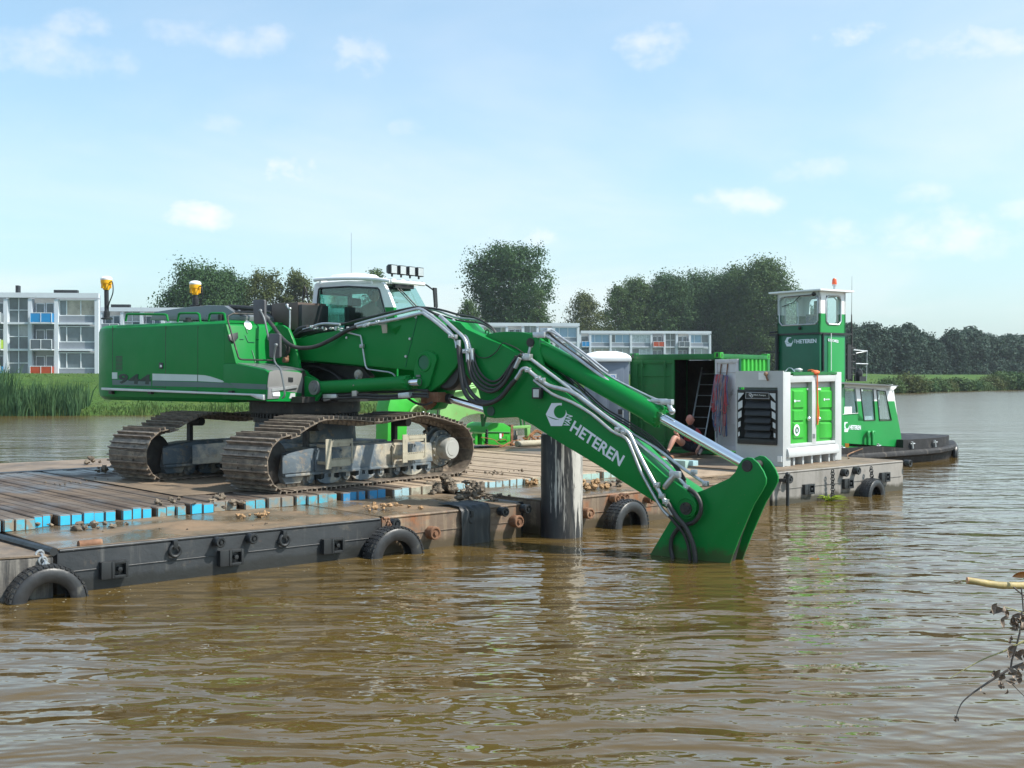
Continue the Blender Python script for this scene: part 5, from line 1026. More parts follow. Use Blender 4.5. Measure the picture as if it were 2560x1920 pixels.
# flange seam line with bolts, boss with hole and lug
q = MB(); q.tube([E(x, y, RN+0.004) for x, y in ((1043, 793), (1030, 850), (1018, 895), (1014, 918))], 0.006, 5); q.build('weld_seam', m_green_far, bo)
q = MB()
for x, y in ((1026, 847), (1016, 891), (1041, 793), (868, 844)): c = E(x, y, RN); q.cyl(c, c+RR*0.025, 0.022, 8)
q.build('bolt', m_pipe, bo)
LG = [(1034, 926), (1035, 945), (1037, 961), (1046, 973), (1058, 976), (1072, 964), (1082, 930), (1091, 899), (1088, 886), (1075, 879), (1058, 878), (1046, 884), (1040, 900)]
q = MB(); q.prism([E(x, y, RN+0.055) for x, y in LG], -RR*0.055); q.build('cylinder_lug', m_green, bo, bevel=0.012)
c = E(1060, 906, RN+0.055); q = MB(); q.lathe(c, RR, [(0.0, 0.118), (0.02, 0.118), (0.02, 0.150), (-0.03, 0.175)], 32); q.build('boss_ring', m_green, bo)
q = MB(); q.cyl(c-RR*0.01, c+RR*0.006, 0.115, 32); q.build('boss_hole', m_green_far, bo)
c = E(1048, 955, RN+0.055); q = MB(); q.lathe(c, RR, [(0, 0.064), (0.02, 0.064), (0.02, 0.03), (0.028, 0.028), (0.028, 0.0)], 24); q.box(c+UP*0.10+RR*0.02, U*0.08, RR*0.03, UP*0.035); q.build('lift_pin', m_greymetal, bo)
# bracket, welded gusset and lamp on the boom side
q = MB(); q.prism([E(x, y, RN+0.10) for x, y in ((953, 811), (963, 811), (966, 814), (966, 832), (956, 833))], -RR*0.02); q.box(E(958, 812, RN+0.05), U*0.1, RR*0.1, UP*0.012); q.build('side_bracket', m_step, bo)
q = MB(); c = E(986, 822, RN); q._add([c, c+U*0.16+UP*0.06, c-UP*0.10+U*0.03, c+RR*0.10+U*0.03-UP*0.01], [(0, 1, 3), (1, 2, 3), (2, 0, 3), (0, 2, 1)]); q.build('gusset', m_green, bo)
# underside of boom: dark cable box, far lift cylinder
def cyl_asm(root, p0, p1, rb_, rr_, frac, name, m=m_green, eye=0.10, rings=True):
    p0, p1 = Vector(p0), Vector(p1); d = (p1-p0).normalized(); L = (p1-p0).length; pm = p0+d*L*frac
    q = MB(); q.lathe(p0, d, [(0.04, rb_*0.7), (0.10, rb_*0.98), (0.16, rb_), (L*frac-0.22, rb_), (L*frac-0.20, rb_*1.08), (L*frac-0.02, rb_*1.08), (L*frac, rb_*0.9), (L*frac, rr_*1.2)], 32)
    q.cyl(p0-RR*eye, p0+RR*eye, rb_*0.95, 20)
    if rings:
        for k in range(10): a = 2*math.pi*k/10; u_ = d.orthogonal().normalized(); v_ = d.cross(u_); e = u_*math.cos(a)+v_*math.sin(a); q.cyl(pm-d*0.06+e*rb_*0.98, pm+d*0.015+e*rb_*0.98, 0.018, 6)
    cyl = q.build(name, m, root); q = MB(); q.cyl(pm-d*0.05, p1, rr_, 28); q.build('chrome_rod', m_chrome, cyl if root is ex else root); return cyl
lc = cyl_asm(ex, E(786, 970, 0.62), E(1048, 955, 0.55), 0.112, 0.055, 0.905, 'lift_cylinder')
q = MB(); c = E(786, 969, 0.75); q.lathe(c, RR, [(-0.02, 0.125), (0.02, 0.125), (0.02, 0.075), (0.035, 0.07), (0.035, 0.03), (0.042, 0.03), (0.042, 0)], 24); q.build('cylinder_pin', m_greymetal, lc)
cyl_asm(ex, E(786, 970, -0.02)-RR*0.35, E(1048, 955, 0.55)-RR*1.0, 0.112, 0.055, 0.9, 'lift_cylinder')
q = MB(); q.prism([E(x, y, 0.70) for x, y in ((760, 940), (790, 948), (803, 962), (802, 985), (790, 1003), (760, 1003))], -RR*0.06); q.prism([E(x, y, 0.56) for x, y in ((760, 930), (790, 948), (803, 962), (802, 985), (790, 1003), (760, 1003))], -RR*0.06); q.build('cylinder_bracket', m_green, ex, bevel=0.01)
q = MB(); q.prism([E(x, y, 0.66) for x, y in ((878, 961), (892, 961), (891, 990), (879, 992))], -RR*0.05); q.prism([E(x, y, 0.72) for x, y in ((994, 983), (1021, 980), (1023, 994), (995, 996))], -RR*0.14); q.prism([E(x, y, 0.68) for x, y in ((806, 985), (840, 985), (842, 995), (808, 1004))], -RR*0.08); q.build('valve_block', m_pipe, lc, bevel=0.012)
q = MB(); c = E(896, 937, 0.45); q.ball(c, (0.075, 0.075, 0.09), 16, 10); q.tube([c, E(890, 950, 0.6), E(884, 965, 0.7)], 0.018, 8, 3); q.build('accumulator', m_frame, lc)
q = MB()
for dy, r in ((0, 0.62), (7, 0.66), (-8, 0.5), (3, 0.45)): q.tube([E(x, y+dy, r) for x, y in ((806, 990), (850, 989), (900, 987), (950, 989), (1000, 988), (1040, 984), (1070, 985))], 0.024, 8, 3)
q.tube([E(x, y, 0.5) for x, y in ((1020, 996), (1040, 1008), (1062, 1012), (1080, 1006))], 0.02, 8, 4); q.build('under_hose', m_rubber, lc)
q = MB(); q.prism([E(x, y, 0.05) for x, y in ((752, 905), (905, 918), (925, 940), (905, 975), (800, 985), (752, 960))], -RR*0.12); q.build('boom_underplate', m_dark, ex)
q = MB()
for k in range(6): q.tube([E(750+k*7, 930+k*4, 0.35-0.1*k), E(775+k*16, 915+k*3, 0.3-0.1*k), E(835+k*10, 935+k*6, 0.2-.05*k), E(870+k*6, 985, 0.1)], 0.02, 6, 5)
q.build('swivel_hose', m_rubber, ex)
# knuckle area at the boom end: lower lugs, greasy pin
bprism([(1048, 975), (1110, 950), (1118, 975), (1105, 1000), (1092, 1022), (1075, 1026), (1064, 1010)], 0.22, 0.24, 'knuckle_lug', m_green, bo, 0.02)
q = MB(); c = E(1072, 1000, 0.26); q.ball(c, (0.13, 0.13, 0.15), 14, 10, 0.6, 3); q.box(c+U*0.2+UP*0.05, U*0.25, RR*0.3, UP*0.16); q.build('greasy_pivot', m_rust, bo)
q = MB(); c = E(1125, 930, 0.24); q.lathe(c+RR*0.10, -RR, [(0, 0.12), (0, 0.26), (0.05, 0.30), (0.36, 0.30), (0.4, 0.26)], 32); q.build('pivot_drum', m_black, bo)
# cylinder from the base boom to the upper boom underside: chromed rod
q = MB(); q.cyl(E(1108, 992, 0.15), E(1240, 1032, 0.15), 0.062, 24); q.build('chrome_rod', m_chrome, bo)
q = MB(); q.cyl(E(1075, 985, 0.15), E(1128, 998, 0.15), 0.085, 24); q.build('adjust_cylinder', m_black, bo)

# ---- upper boom with the lettering
ub = node('upper_boom', ex); R2 = 0.30; T2 = 0.46
UBP = [(1118, 800), (1150, 806), (1165, 822), (1222, 848), (1252, 860), (1275, 872), (1296, 884), (1330, 914), (1372, 948), (1420, 986), (1448, 1009), (1500, 1050), (1543, 1084), (1573, 1107), (1620, 1152), (1663, 1190), (1690, 1208), (1715, 1225), (1735, 1247), (1742, 1262), (1740, 1278), (1728, 1290), (1712, 1293), (1695, 1288), (1668, 1272), (1640, 1257), (1541, 1195), (1500, 1167), (1398, 1106), (1330, 1062), (1292, 1043), (1236, 1046), (1218, 1043), (1209, 1034), (1205, 1013), (1195, 975), (1160, 930), (1125, 905), (1110, 870)]
UBo = bprism(UBP, R2, T2, 'boom_box', m_green, ub, 0.014)
# cylinder bracket standing on the boom
for dr_ in (0, 0.27):
    q = MB(); q.prism([E(x, y, 0.20)-RR*dr_ for x, y in [(1205, 846), (1217, 836), (1240, 831), (1262, 829), (1303, 830), (1334, 836), (1345, 846), (1351, 880), (1359, 913), (1400, 942), (1425, 985), (1380, 975), (1340, 935), (1296, 890), (1250, 865)]], -RR*0.045); q.build('cylinder_bracket', m_green, ub, bevel=0.008)
bprism([(1118, 800), (1140, 801), (1160, 806), (1178, 818), (1215, 838), (1216, 844), (1150, 812)], -0.14, 0.03, 'top_flange', m_green, ub, 0.004)
q = MB(); q.prism([E(x, y, 0.16) for x, y in ((1296, 886), (1448, 1008), (1575, 1106), (1662, 1188), (1657, 1178), (1574, 1096), (1446, 998), (1300, 880))], -RR*0.30); q.build('top_stiffener', m_green, ub, bevel=0.006)
q = MB(); c = E(1228, 1028, R2); q.cyl(c-RR*0.5, c+RR*0.015, 0.075, 28); q.build('pivot_pin', mat('dark green pin', (0.02, 0.06, 0.04), 0.5), ub)
text('lettering', 'HETEREN', E(1424, 1076, R2), E(1549, 1166, R2), E(1437, 1051, R2), m_letter, ub, bold=0.022, depth=0.005)
text('lettering', 'VAN', E(1423, 1068, R2), E(1432, 1040, R2), E(1409, 1063, R2), m_letter, ub, bold=0.02, depth=0.005)
logo('emblem', E(1365, 1065, R2), E(1418, 1065, R2), E(1365, 1008, R2), m_letter, m_green, ub, 0.005)
q = MB(); c = E(1343, 983, R2+0.10); q.loft([[c+U*a*k+UP*b_*k+RR*t for a, b_ in ((-.075, -.085), (.075, -.085), (.075, .085), (-.075, .085))] for k, t in ((0.6, -0.10), (1, -0.03), (1, 0.04))]); q.build('work_light', m_black, ub, bevel=0.01)
q = MB(); q.box(c+RR*0.045+U*0.01, U*0.10, RR*0.01, UP*0.12); q.build('lens', m_pipe, ub)
q = MB(); c = E(1716, 1271, R2); q.lathe(c, RR, [(0, 0.088), (0.03, 0.088), (0.03, 0.05), (0.045, 0.05), (0.045, 0.02), (0.05, 0)], 24)
for k in range(3): a = k*2.09; q.cyl(c+RR*0.03+(U*math.cos(a)+UP*math.sin(a))*0.06, c+RR*0.05+(U*math.cos(a)+UP*math.sin(a))*0.06, 0.014, 6)
q.cyl(c, c-RR*0.56, 0.07, 20); q.build('tip_pin', m_dark, ub)
# weld collars at the tip
q = MB(); q.torus(c-RR*0.0+RR*0.004, RR, 0.14, 0.008, 28, 6); q.build('weld_collar', m_green, ub)

# ---- stick standing in the water: two cheek plates
st = node('stick', ex)
SPL = [(1622, 1392), (1640, 1362), (1679, 1298), (1700, 1262), (1740, 1232), (1766, 1222), (1800, 1206), (1822, 1196), (1838, 1180), (1847, 1160), (1856, 1148), (1868, 1143), (1880, 1145), (1895, 1158), (1908, 1178), (1915, 1196), (1914, 1210), (1905, 1228), (1884, 1262), (1868, 1298), (1848, 1345), (1830, 1392), (1815, 1440), (1700, 1470), (1590, 1450)]
for dr_ in (0, 0.385): q = MB(); q.prism([E(x, y, 0.175)-RR*dr_ for x, y in SPL], -RR*0.04); q.build('cheek_plate', m_green, st, bevel=0.010)
q = MB(); q.prism([E(x, y, 0.13) for x, y in ((1622, 1392), (1700, 1262), (1740, 1240), (1700, 1300), (1660, 1392), (1640, 1440), (1600, 1440))], -RR*0.275); q.prism([E(x, y, 0.13) for x, y in ((1700, 1440), (1760, 1330), (1800, 1320), (1760, 1440))], -RR*0.275); q.build('web_plate', m_green, st)
q = MB(); q.prism([E(x, y, 0.11) for x, y in ((1878, 1172), (1896, 1190), (1898, 1210), (1872, 1262), (1842, 1335), (1812, 1440), (1700, 1440), (1770, 1330), (1835, 1215))], -RR*0.2); q.build('inner_web', m_dark, st)
q = MB(); c = E(1868, 1165, 0.175); q.lathe(c, RR, [(0, 0.082), (0.004, 0.082), (0.004, 0.066), (0.018, 0.064), (0.018, 0)], 24); q.cyl(c, c-RR*0.40, 0.06, 20); q.build('stick_pin', m_dark, st)
q = MB()
for r in (0.09, 0.0): q.tube([E(x, y, r) for x, y in ((1875, 1150), (1893, 1168), (1903, 1200), (1890, 1240), (1868, 1285), (1850, 1330), (1835, 1385))], 0.022, 8, 4)
q.build('stick_hose', m_rubber, st)
# stick cylinder on top
cyl_asm(ex, E(1340, 868, 0.03), E(1868, 1165, 0.015), 0.155, 0.070, 0.620, 'stick_cylinder')
q = MB(); c = E(1325, 856, 0.22); q.cyl(c, c-RR*0.4, 0.07, 20); q.build('bracket_pin', m_dark, ub)

# ---- hydraulic pipes and hoses
def run(pts, rad, m, par, name, sm=4, seg=8):
    q = MB(); q.tube([E(x, y, r) for x, y, r in pts], rad, seg, sm); return q.build(name, m, par)
def fit(par, pts, w=0.10, m=m_pipe, name='pipe_clamp'):
    for x, y, r in pts: q = MB(); c = E(x, y, r); q.box(c, U*w, RR*w*0.7, UP*w*0.8); q.cyl(c-RR*0.0, c+RR*(w*0.5), 0.014, 6); q.build(name, m, par, bevel=0.012)
rN = RN+0.05
run([(664, 795, 0.75), (680, 812, 0.8), (700, 840, 0.85), (725, 862, 0.85), (752, 870, 0.75), (790, 866, 0.62), (830, 848, 0.5), (868, 826, 0.47), (893, 817, 0.46)], 0.036, m_rubber, bo, 'boom_hose', 5, 10)
run([(892, 817.5, 0.46), (915, 812, 0.46), (960, 804, 0.46), (1010, 794, 0.46), (1052, 783.5, 0.46), (1062, 786, 0.46), (1090, 806, 0.46), (1116, 828, 0.46), (1128, 838, 0.46)], 0.028, m_pipe, bo, 'boom_pipe', 2, 10)
run([(888, 812, 0.36), (930, 800, 0.36), (985, 786, 0.36), (1035, 774, 0.36), (1050, 772.5, 0.36), (1065, 780, 0.36), (1095, 802, 0.36), (1122, 826, 0.36), (1138, 848, 0.38), (1142, 870, 0.40)], 0.026, m_pipe, bo, 'boom_pipe', 2, 10)
run([(780, 817, 0.20), (810, 809, 0.25), (845, 810, 0.25), (880, 806, 0.2), (940, 790, 0.2), (1000, 776, 0.2), (1045, 768, 0.2), (1075, 778, 0.2), (1110, 800, 0.2)], 0.022, m_rubber, bo, 'boom_hose', 3)
run([(900, 800, 0.05), (960, 785, 0.05), (1020, 772, 0.05), (1050, 768, 0.05), (1100, 774, 0.0), (1150, 788, 0.0), (1190, 795, 0.0), (1225, 815, 0.0), (1240, 832, 0.0)], 0.018, m_rubber, bo, 'boom_hose', 3)
run([(1050, 770, -0.05), (1090, 776, -.05), (1140, 794, -.05), (1190, 800, -.05), (1215, 812, -.05), (1232, 830, -.05)], 0.018, m_pipe, bo, 'boom_hose', 3)
run([(1060, 772, 0.1), (1100, 788, 0.1), (1150, 802, 0.1), (1200, 808, 0.06), (1228, 822, 0.05), (1246, 840, 0.05)], 0.014, m_rubber, bo, 'boom_hose', 3)
run([(730, 845, 0.5), (760, 825, 0.45), (800, 818, 0.4), (850, 812, 0.35), (890, 801, 0.3), (940, 789, 0.3), (1000, 775, 0.3), (1048, 767, 0.3)], 0.017, m_rubber, bo, 'boom_hose', 3)
run([(735, 840, 0.42), (748, 824, 0.40), (770, 818, 0.38)], 0.048, m_rubber, bo, 'boom_hose', 3, 10)
run([(736, 850, 0.30), (752, 836, 0.30), (790, 828, 0.28), (840, 824, 0.26)], 0.05, m_black, bo, 'boom_hose', 3, 10)
run([(758, 824, 0.42), (775, 820, 0.40), (790, 813, 0.40), (812, 809, 0.40), (850, 811, 0.40)], 0.022, m_pipe, bo, 'boom_pipe', 3)
run([(850, 826, 0.44), (866, 831, 0.44), (896, 838, 0.44), (902, 842, 0.44), (906, 865, 0.44), (912, 905, 0.44), (916, 919, 0.44), (925, 924, 0.44), (970, 930, 0.46), (984, 936, 0.5), (988, 942, 0.55)], 0.014, m_pipe, bo, 'boom_pipe', 2)
q = MB(); rg = random.Random(9)
for k in range(16): c = E(790+rg.uniform(0, 95), 822+rg.uniform(-3, 3), 0.36+rg.uniform(-.1, .08)); q.cyl(c, c+RR*0.06, rg.uniform(0.012, 0.026), 8)
q.build('valve_fitting', m_pipe, bo)
fit(bo, [(920, 811, 0.48), (912, 814, 0.48), (944, 805, 0.47), (780, 817, 0.42), (1127, 840, 0.47), (905, 865, 0.45)], 0.075)
# fore pipes falling over the bend
run([(1100, 790, 0.30), (1118, 806, 0.32), (1140, 826, 0.34), (1158, 843, 0.36), (1166, 860, 0.38), (1168, 880, 0.39)], 0.032, m_pipe, bo, 'boom_pipe', 3, 10)
run([(1132, 800, 0.20), (1150, 822, 0.24), (1166, 840, 0.28), (1172, 856, 0.30), (1178, 878, 0.32)], 0.028, m_pipe, bo, 'boom_pipe', 3, 10)
fit(bo, [(1163, 878, 0.42), (1170, 877, 0.42), (1179, 876, 0.36), (1137, 842, 0.42)], 0.085)
# hose loop hanging between the booms
H = [([(1146, 862, .44), (1148, 890, .46), (1152, 930, .48), (1160, 975, .50), (1180, 1002, .50), (1215, 1010, .48), (1250, 995, .45), (1275, 965, .42), (1290, 948, .40)], 0.036, m_rubber),
     ([(1150, 870, .42), (1156, 915, .44), (1164, 955, .46), (1180, 985, .46), (1205, 1004, .46), (1235, 1003, .44), (1262, 982, .42), (1282, 955, .40)], 0.034, m_rubber),
     ([(1168, 884, .42), (1172, 920, .44), (1182, 950, .44), (1200, 970, .43), (1228, 980, .42), (1255, 965, .41), (1275, 935, .40), (1290, 905, .39)], 0.024, m_rubber),
     ([(1172, 884, .40), (1178, 920, .42), (1190, 948, .42), (1210, 966, .41), (1236, 973, .40), (1260, 955, .39), (1280, 920, .38), (1298, 893, .38)], 0.022, m_rubber),
     ([(1179, 884, .38), (1184, 915, .40), (1197, 942, .40), (1218, 960, .39), (1242, 962, .38), (1264, 940, .37), (1282, 905, .36), (1303, 885, .36)], 0.022, m_rubber),
     ([(1184, 884, .36), (1190, 910, .38), (1204, 936, .38), (1224, 952, .37), (1246, 950, .36), (1268, 925, .35), (1290, 890, .35)], 0.018, m_rubber),
     ([(1184, 880, .34), (1196, 892, .34), (1218, 894, .34), (1240, 880, .34), (1252, 862, .34), (1262, 858, .34), (1290, 870, .34), (1310, 884, .34)], 0.008, m_rubber)]
for pts, rad, mm_ in H: run(pts, rad, mm_, bo, 'loop_hose', 5, 10)
q = MB()
for (x, y, r, x2, y2) in ((1147, 850, .44, 1147, 872), (1168, 876, .42, 1170, 905), (1178, 874, .38, 1182, 905), (1290, 948, .40, 1302, 930), (1288, 920, .39, 1300, 895)): q = MB(); q.cyl(E(x, y, r), E(x2, y2, r), 0.034, 12); q.build('hose_fitting', m_pipe, bo)
# pipes along the upper boom
r3 = R2+0.06
run([(1296, 940, .40), (1304, 925, .39), (1316, 921, .38), (1328, 932, .37), (1345, 945, .36), (1372, 964, .36), (1410, 974, .36), (1440, 986, .36), (1470, 1008, .36), (1520, 1046, .36), (1560, 1074, .36), (1575, 1088, .36), (1590, 1120, .36), (1610, 1160, .36), (1640, 1215, .36), (1668, 1262, .36)], 0.032, m_pipe, ub, 'boom_pipe', 3, 10)
run([(1335, 950, .33), (1380, 985, .33), (1430, 1006, .33), (1480, 1036, .33), (1530, 1078, .33), (1565, 1096, .33), (1582, 1130, .33), (1602, 1178, .33), (1630, 1230, .33), (1655, 1272, .33), (1672, 1290, .33)], 0.024, m_pipe, ub, 'boom_pipe', 3, 10)
run([(1312, 886, .30), (1330, 900, .28), (1370, 930, .26), (1420, 968, .24), (1480, 1018, .22), (1540, 1062, .2), (1600, 1112, .2), (1660, 1160, .2), (1700, 1200, .2), (1722, 1222, .2)], 0.027, m_pipe, ub, 'boom_pipe', 3, 10)
run([(1340, 905, .20), (1400, 950, .18), (1450, 980, .16), (1500, 1030, .14), (1560, 1072, .12), (1640, 1120, .10), (1700, 1166, .10), (1765, 1210, .10)], 0.022, m_pipe, ub, 'boom_pipe', 3, 10)
for k, dy in enumerate((0, 7, 13)): run([(1398+k*4, 920+dy, .10-.04*k), (1430, 945+dy, .10-.04*k), (1455, 968+dy, .08), (1510, 1018+dy, .06), (1560, 1048+dy, .05), (1620, 1085+dy, .05), (1650, 1110+dy, .05), (1690, 1160+dy, .1), (1715, 1200+dy, .1)], 0.013, m_rubber, ub, 'boom_hose', 3)
run([(1340, 896, .05), (1370, 905, .05), (1400, 930, .05), (1440, 955, .05), (1470, 990, .05)], 0.012, m_pipe, ub, 'boom_hose', 3)
run([(1670, 1258, .36), (1690, 1290, .36), (1715, 1320, .34), (1732, 1360, .32), (1738, 1395, .31), (1737, 1420, .3)], 0.036, m_rubber, st, 'tip_hose', 5, 10)
run([(1674, 1290, .32), (1692, 1312, .32), (1710, 1335, .30), (1722, 1370, .28), (1727, 1420, .26)], 0.026, m_rubber, st, 'tip_hose', 5, 10)
run([(1722, 1222, .26), (1740, 1236, .27), (1752, 1260, .28), (1750, 1285, .28), (1735, 1305, .27), (1715, 1312, .26), (1695, 1322, .24), (1680, 1345, .22), (1677, 1370, .22), (1682, 1395, .22), (1690, 1430, .2)], 0.032, m_rubber, st, 'tip_hose', 5, 10)
fit(ub, [(1320, 925, .39), (1345, 945, .38), (1356, 950, .38), (1545, 1073, .37), (1560, 1080, .37), (1642, 1212, .38), (1655, 1240, .38), (1665, 1254, .38), (1716, 1219, .24), (1312, 889, .32), (1764, 1209, .12), (1735, 1180, .12)], 0.085)
q = MB(); p0, p1 = E(1688, 1186, .30), E(1662, 1218, .30); q.cyl(p0, p1, 0.045, 12); q.box(p0, U*0.16, RR*0.08, UP*0.09); q.build('grease_unit', m_pipe, ub, bevel=0.012)
q = MB(); q.cyl(E(1664, 1212, .31), E(1660, 1222, .31), 0.03, 12); q.build('brass_fitting', mat('brass', (0.6, 0.5, 0.25), 0.4, 0.6), ub)
q = MB(); q.cyl(E(1672, 1268, .36), E(1682, 1287, .36), 0.032, 12); q.build('hose_fitting', m_pipe, ub); q = MB(); q.cyl(E(1662, 1250, .36), E(1670, 1264, .36), 0.036, 12); q.build('hose_fitting', m_pipe, ub)
# pipes on top of the stick cylinder
run([(1316, 905, .20), (1322, 885, .20), (1330, 855, .18), (1340, 842, .16), (1356, 838, .14), (1375, 845, .13), (1395, 860, .12), (1440, 893, .12), (1500, 938, .10), (1560, 978, .08), (1610, 1000, .06), (1648, 1010, .05)], 0.026, m_pipe, ub, 'cylinder_pipe', 3, 10)
run([(1372, 822, .02), (1388, 830, .02), (1420, 858, .02), (1470, 898, .02), (1520, 938, .02), (1580, 970, .02), (1640, 998, .02), (1670, 1002, .02)], 0.016, m_pipe, ub, 'cylinder_pipe', 3)
run([(1365, 824, .1), (1390, 848, .08), (1430, 880, .08), (1480, 915, .07), (1530, 958, .06), (1590, 990, .05), (1620, 1003, .05)], 0.022, m_rubber, ub, 'cylinder_hose', 3)
run([(1345, 838, .16), (1370, 828, .12), (1400, 842, .1), (1450, 876, .1), (1520, 930, .08)], 0.018, m_pipe, ub, 'cylinder_pipe', 3)
q = MB(); q.box(E(1668, 1005, .05), U*0.18, RR*0.09, UP*0.08); q.cyl(E(1672, 1010, .06), E(1680, 1032, .05), 0.04, 10); q.ball(E(1680, 1028, .05), 0.05, 10, 8); q.box(E(1648, 1002, .05), U*0.25, RR*0.07, UP*0.06); q.box(E(1350, 838, .15), U*0.22, RR*0.10, UP*0.09); q.box(E(1366, 826, .05), U*0.14, RR*0.14, UP*0.07); q.box(E(1318, 893, .30), U*0.15, RR*0.1, UP*0.10); q.cyl(E(1330, 868, .18), E(1334, 852, .18), 0.036, 10); q.build('pipe_manifold', m_pipe, ub, bevel=0.012)
# lifting eyes on the upper boom
q = MB(); q.torus(E(1185, 824, 0.0), RR, 0.035, 0.012, 14, 6); q.torus(E(1218, 830, 0.0), RR, 0.035, 0.012, 14, 6); q.build('lifting_eye', m_green, ub)
# ================================================================== container with an open door
KC = Vector((4.94, 27.5, 0)); CL = az_v(-55); CD = az_v(35); CZ, CH, CW, CLn = 0.665, 2.45, 2.44, 3.0
def CP(a, d, z): return KC+CL*a+CD*d+UP*(CZ+z)
co = thing('storage_container', CP(CW/2, CLn/2, 0), 'green steel container on the pontoon, its right front door standing open', 'container')
m_inside = mat('dark plywood lining', (0.055, 0.035, 0.022), 0.8, var=0.3, vs=3)
q = MB()
for a in (0, CW-0.15):
    for d in (0, CLn-0.15): q.par(CP(a, d, 0.1), CL*0.15, CD*0.15, UP*(CH-0.2))
q.par(CP(0, 0, CH-0.17), CL*CW, CD*0.12, UP*0.13); q.par(CP(0, 0.02, 0.02), CL*CW, CD*0.12, UP*0.14)
for a in (0, CW-0.08): q.par(CP(a, 0.1, CH-0.14), CL*0.08, CD*(CLn-0.2), UP*0.10); q.par(CP(a, 0.1, 0.03), CL*0.08, CD*(CLn-0.2), UP*0.14)
q.par(CP(0, CLn-0.12, CH-0.14), CL*CW, CD*0.10, UP*0.10); q.build('corner_frame', m_green_box, co, bevel=0.008)
for a in (-0.004, CW-0.166):
    for d in (-0.004, CLn-0.166):
        for z in (0, CH-0.13):
            q = MB(); q.par(CP(a, d, z), CL*0.17, CD*0.17, UP*0.13); cc = q.build('corner_casting', m_green_lime if a < 0 else m_green_box, co, bevel=0.01)  # corners on the sunlit side share its brighter tone
            q = MB(); q.box(CP(a+0.085, d-0.002 if d < 0 else d+0.172, z+0.065), CL*0.05, CD*0.006, UP*0.09); q.box(CP(a-0.002 if a < 0 else a+0.172, d+0.085, z+0.065), CL*0.006, CD*0.05, UP*0.09); q.build('casting_hole', m_black, cc)
def corrug(a0, dirv, L, out, n, z0, z1, name, m):
    q = MB(); p = L/n; pts = []
    for k in range(n):
        for f, o in ((0.0, 0), (0.42, 0), (0.52, -0.045), (0.9, -0.045)): pts.append(a0+dirv*(p*(k+f))+out*o)
    pts.append(a0+dirv*L); pts = pts+[x-out*0.06 for x in pts[::-1]] if False else pts
    h = len(pts); q._add([x+UP*z0 for x in pts]+[x+UP*z1 for x in pts]+[x-out*0.012+UP*z0 for x in pts]+[x-out*0.012+UP*z1 for x in pts], [(i, i+1, h+i+1, h+i) for i in range(h-1)]+[(2*h+i, 2*h+i+1, 3*h+i+1, 3*h+i) for i in range(h-1)])
    return q.build(name, m, co, smooth=20)
corrug(CP(0.015, 0.15, 0), CD, CLn-0.30, -CL, 11, 0.16, CH-0.13, 'corrugated_side', m_green_lime)  # same container paint, sunlight put into a brighter green
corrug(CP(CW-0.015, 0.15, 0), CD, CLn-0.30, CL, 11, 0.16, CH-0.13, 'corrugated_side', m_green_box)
q = MB(); q.par(CP(0.1, 0.1, CH-0.06), CL*(CW-0.2), CD*(CLn-0.2), UP*0.03); q.build('container_roof', m_green_box, co)
q = MB(); q.par(CP(0.08, 0.02, 0.10), CL*(CW-0.16), CD*(CLn-0.1), UP*0.05); q.par(CP(0.10, CLn-0.10, 0.15), CL*(CW-0.2), CD*0.04, UP*(CH-0.3)); q.par(CP(CW-0.12, 0.2, 0.15), CL*0.02, CD*(CLn-0.35), UP*(CH-0.3)); q.par(CP(0.09, 0.2, 0.15), CL*0.02, CD*(CLn-0.35), UP*(CH-0.3)); q.build('plywood_lining', m_inside, co)
def door(o, dirv, nrm, w, face, name, m, closed):
    dr = node(name, co); q = MB(); q.par(o, dirv*w, nrm*0.03, UP*(CH-0.34)); q.build('door_leaf', m, dr, bevel=0.004); q = MB(); hh = CH-0.34
    for (a, b_, z0, z1) in ((0, w, 0, 0.09), (0, w, hh-0.09, hh), (0, 0.08, 0.09, hh-0.09), (w-0.08, w, 0.09, hh-0.09)): q.par(o+dirv*a+face*0.001+UP*z0, dirv*(b_-a), face*0.03, UP*(z1-z0))
    if closed:
        for z in (0.55, 1.15, 1.7): q.par(o+dirv*0.1+face*0.001+UP*z, dirv*(w-0.22), face*0.022, UP*0.035)
    else:
        for z in (0.6, 1.3, 1.8): q.par(o+dirv*0.08+face*0.001+UP*z, dirv*(w-0.16), face*0.012, UP*0.02)
    q.build('door_frame', m, dr, bevel=0.006)
    q = MB()
    for a in (0.22, w-0.24): q.cyl(o+dirv*a+face*0.07+UP*0.02, o+dirv*a+face*0.07+UP*(hh-0.02), 0.017, 8)
    for a in (0.22, w-0.24):
        for z in (0.12, 0.9, hh-0.14): q.box(o+dirv*a+face*0.05+UP*z, dirv*0.08, face*0.05, UP*0.05)
    if closed: q.build('locking_bar', m, dr)
    q = MB()
    for z in (0.2, 0.8, 1.4, hh-0.15): q.cyl(o+UP*(z-0.06)-dirv*0.01, o+UP*(z+0.06)-dirv*0.01, 0.024, 8)
    q.build('door_hinge', m_dark, dr); return dr
DN = -CD
door(CP(CW-0.13, 0.03, 0.17), -CL, CD, 1.09, DN, 'closed_door', m_green_box, True)
OD = az_v(163); ON = az_v(253)
m_doorin = mat('dull white door inside', (0.60, 0.58, 0.59), 0.6, var=0.08, dirt=[((0.22, 0.18, 0.15), 0.3, 3)])
door(CP(0.10, -0.02, 0.17), OD, -ON, 1.12, ON, 'open_door', m_doorin, False)
q = MB(); q.par(CP(0.10, -0.02, 0.17)+OD*1.10+UP*0.1, OD*0.035, -ON*0.04, UP*0.9); q.build('blue_edge_strip', m_blueband, co)
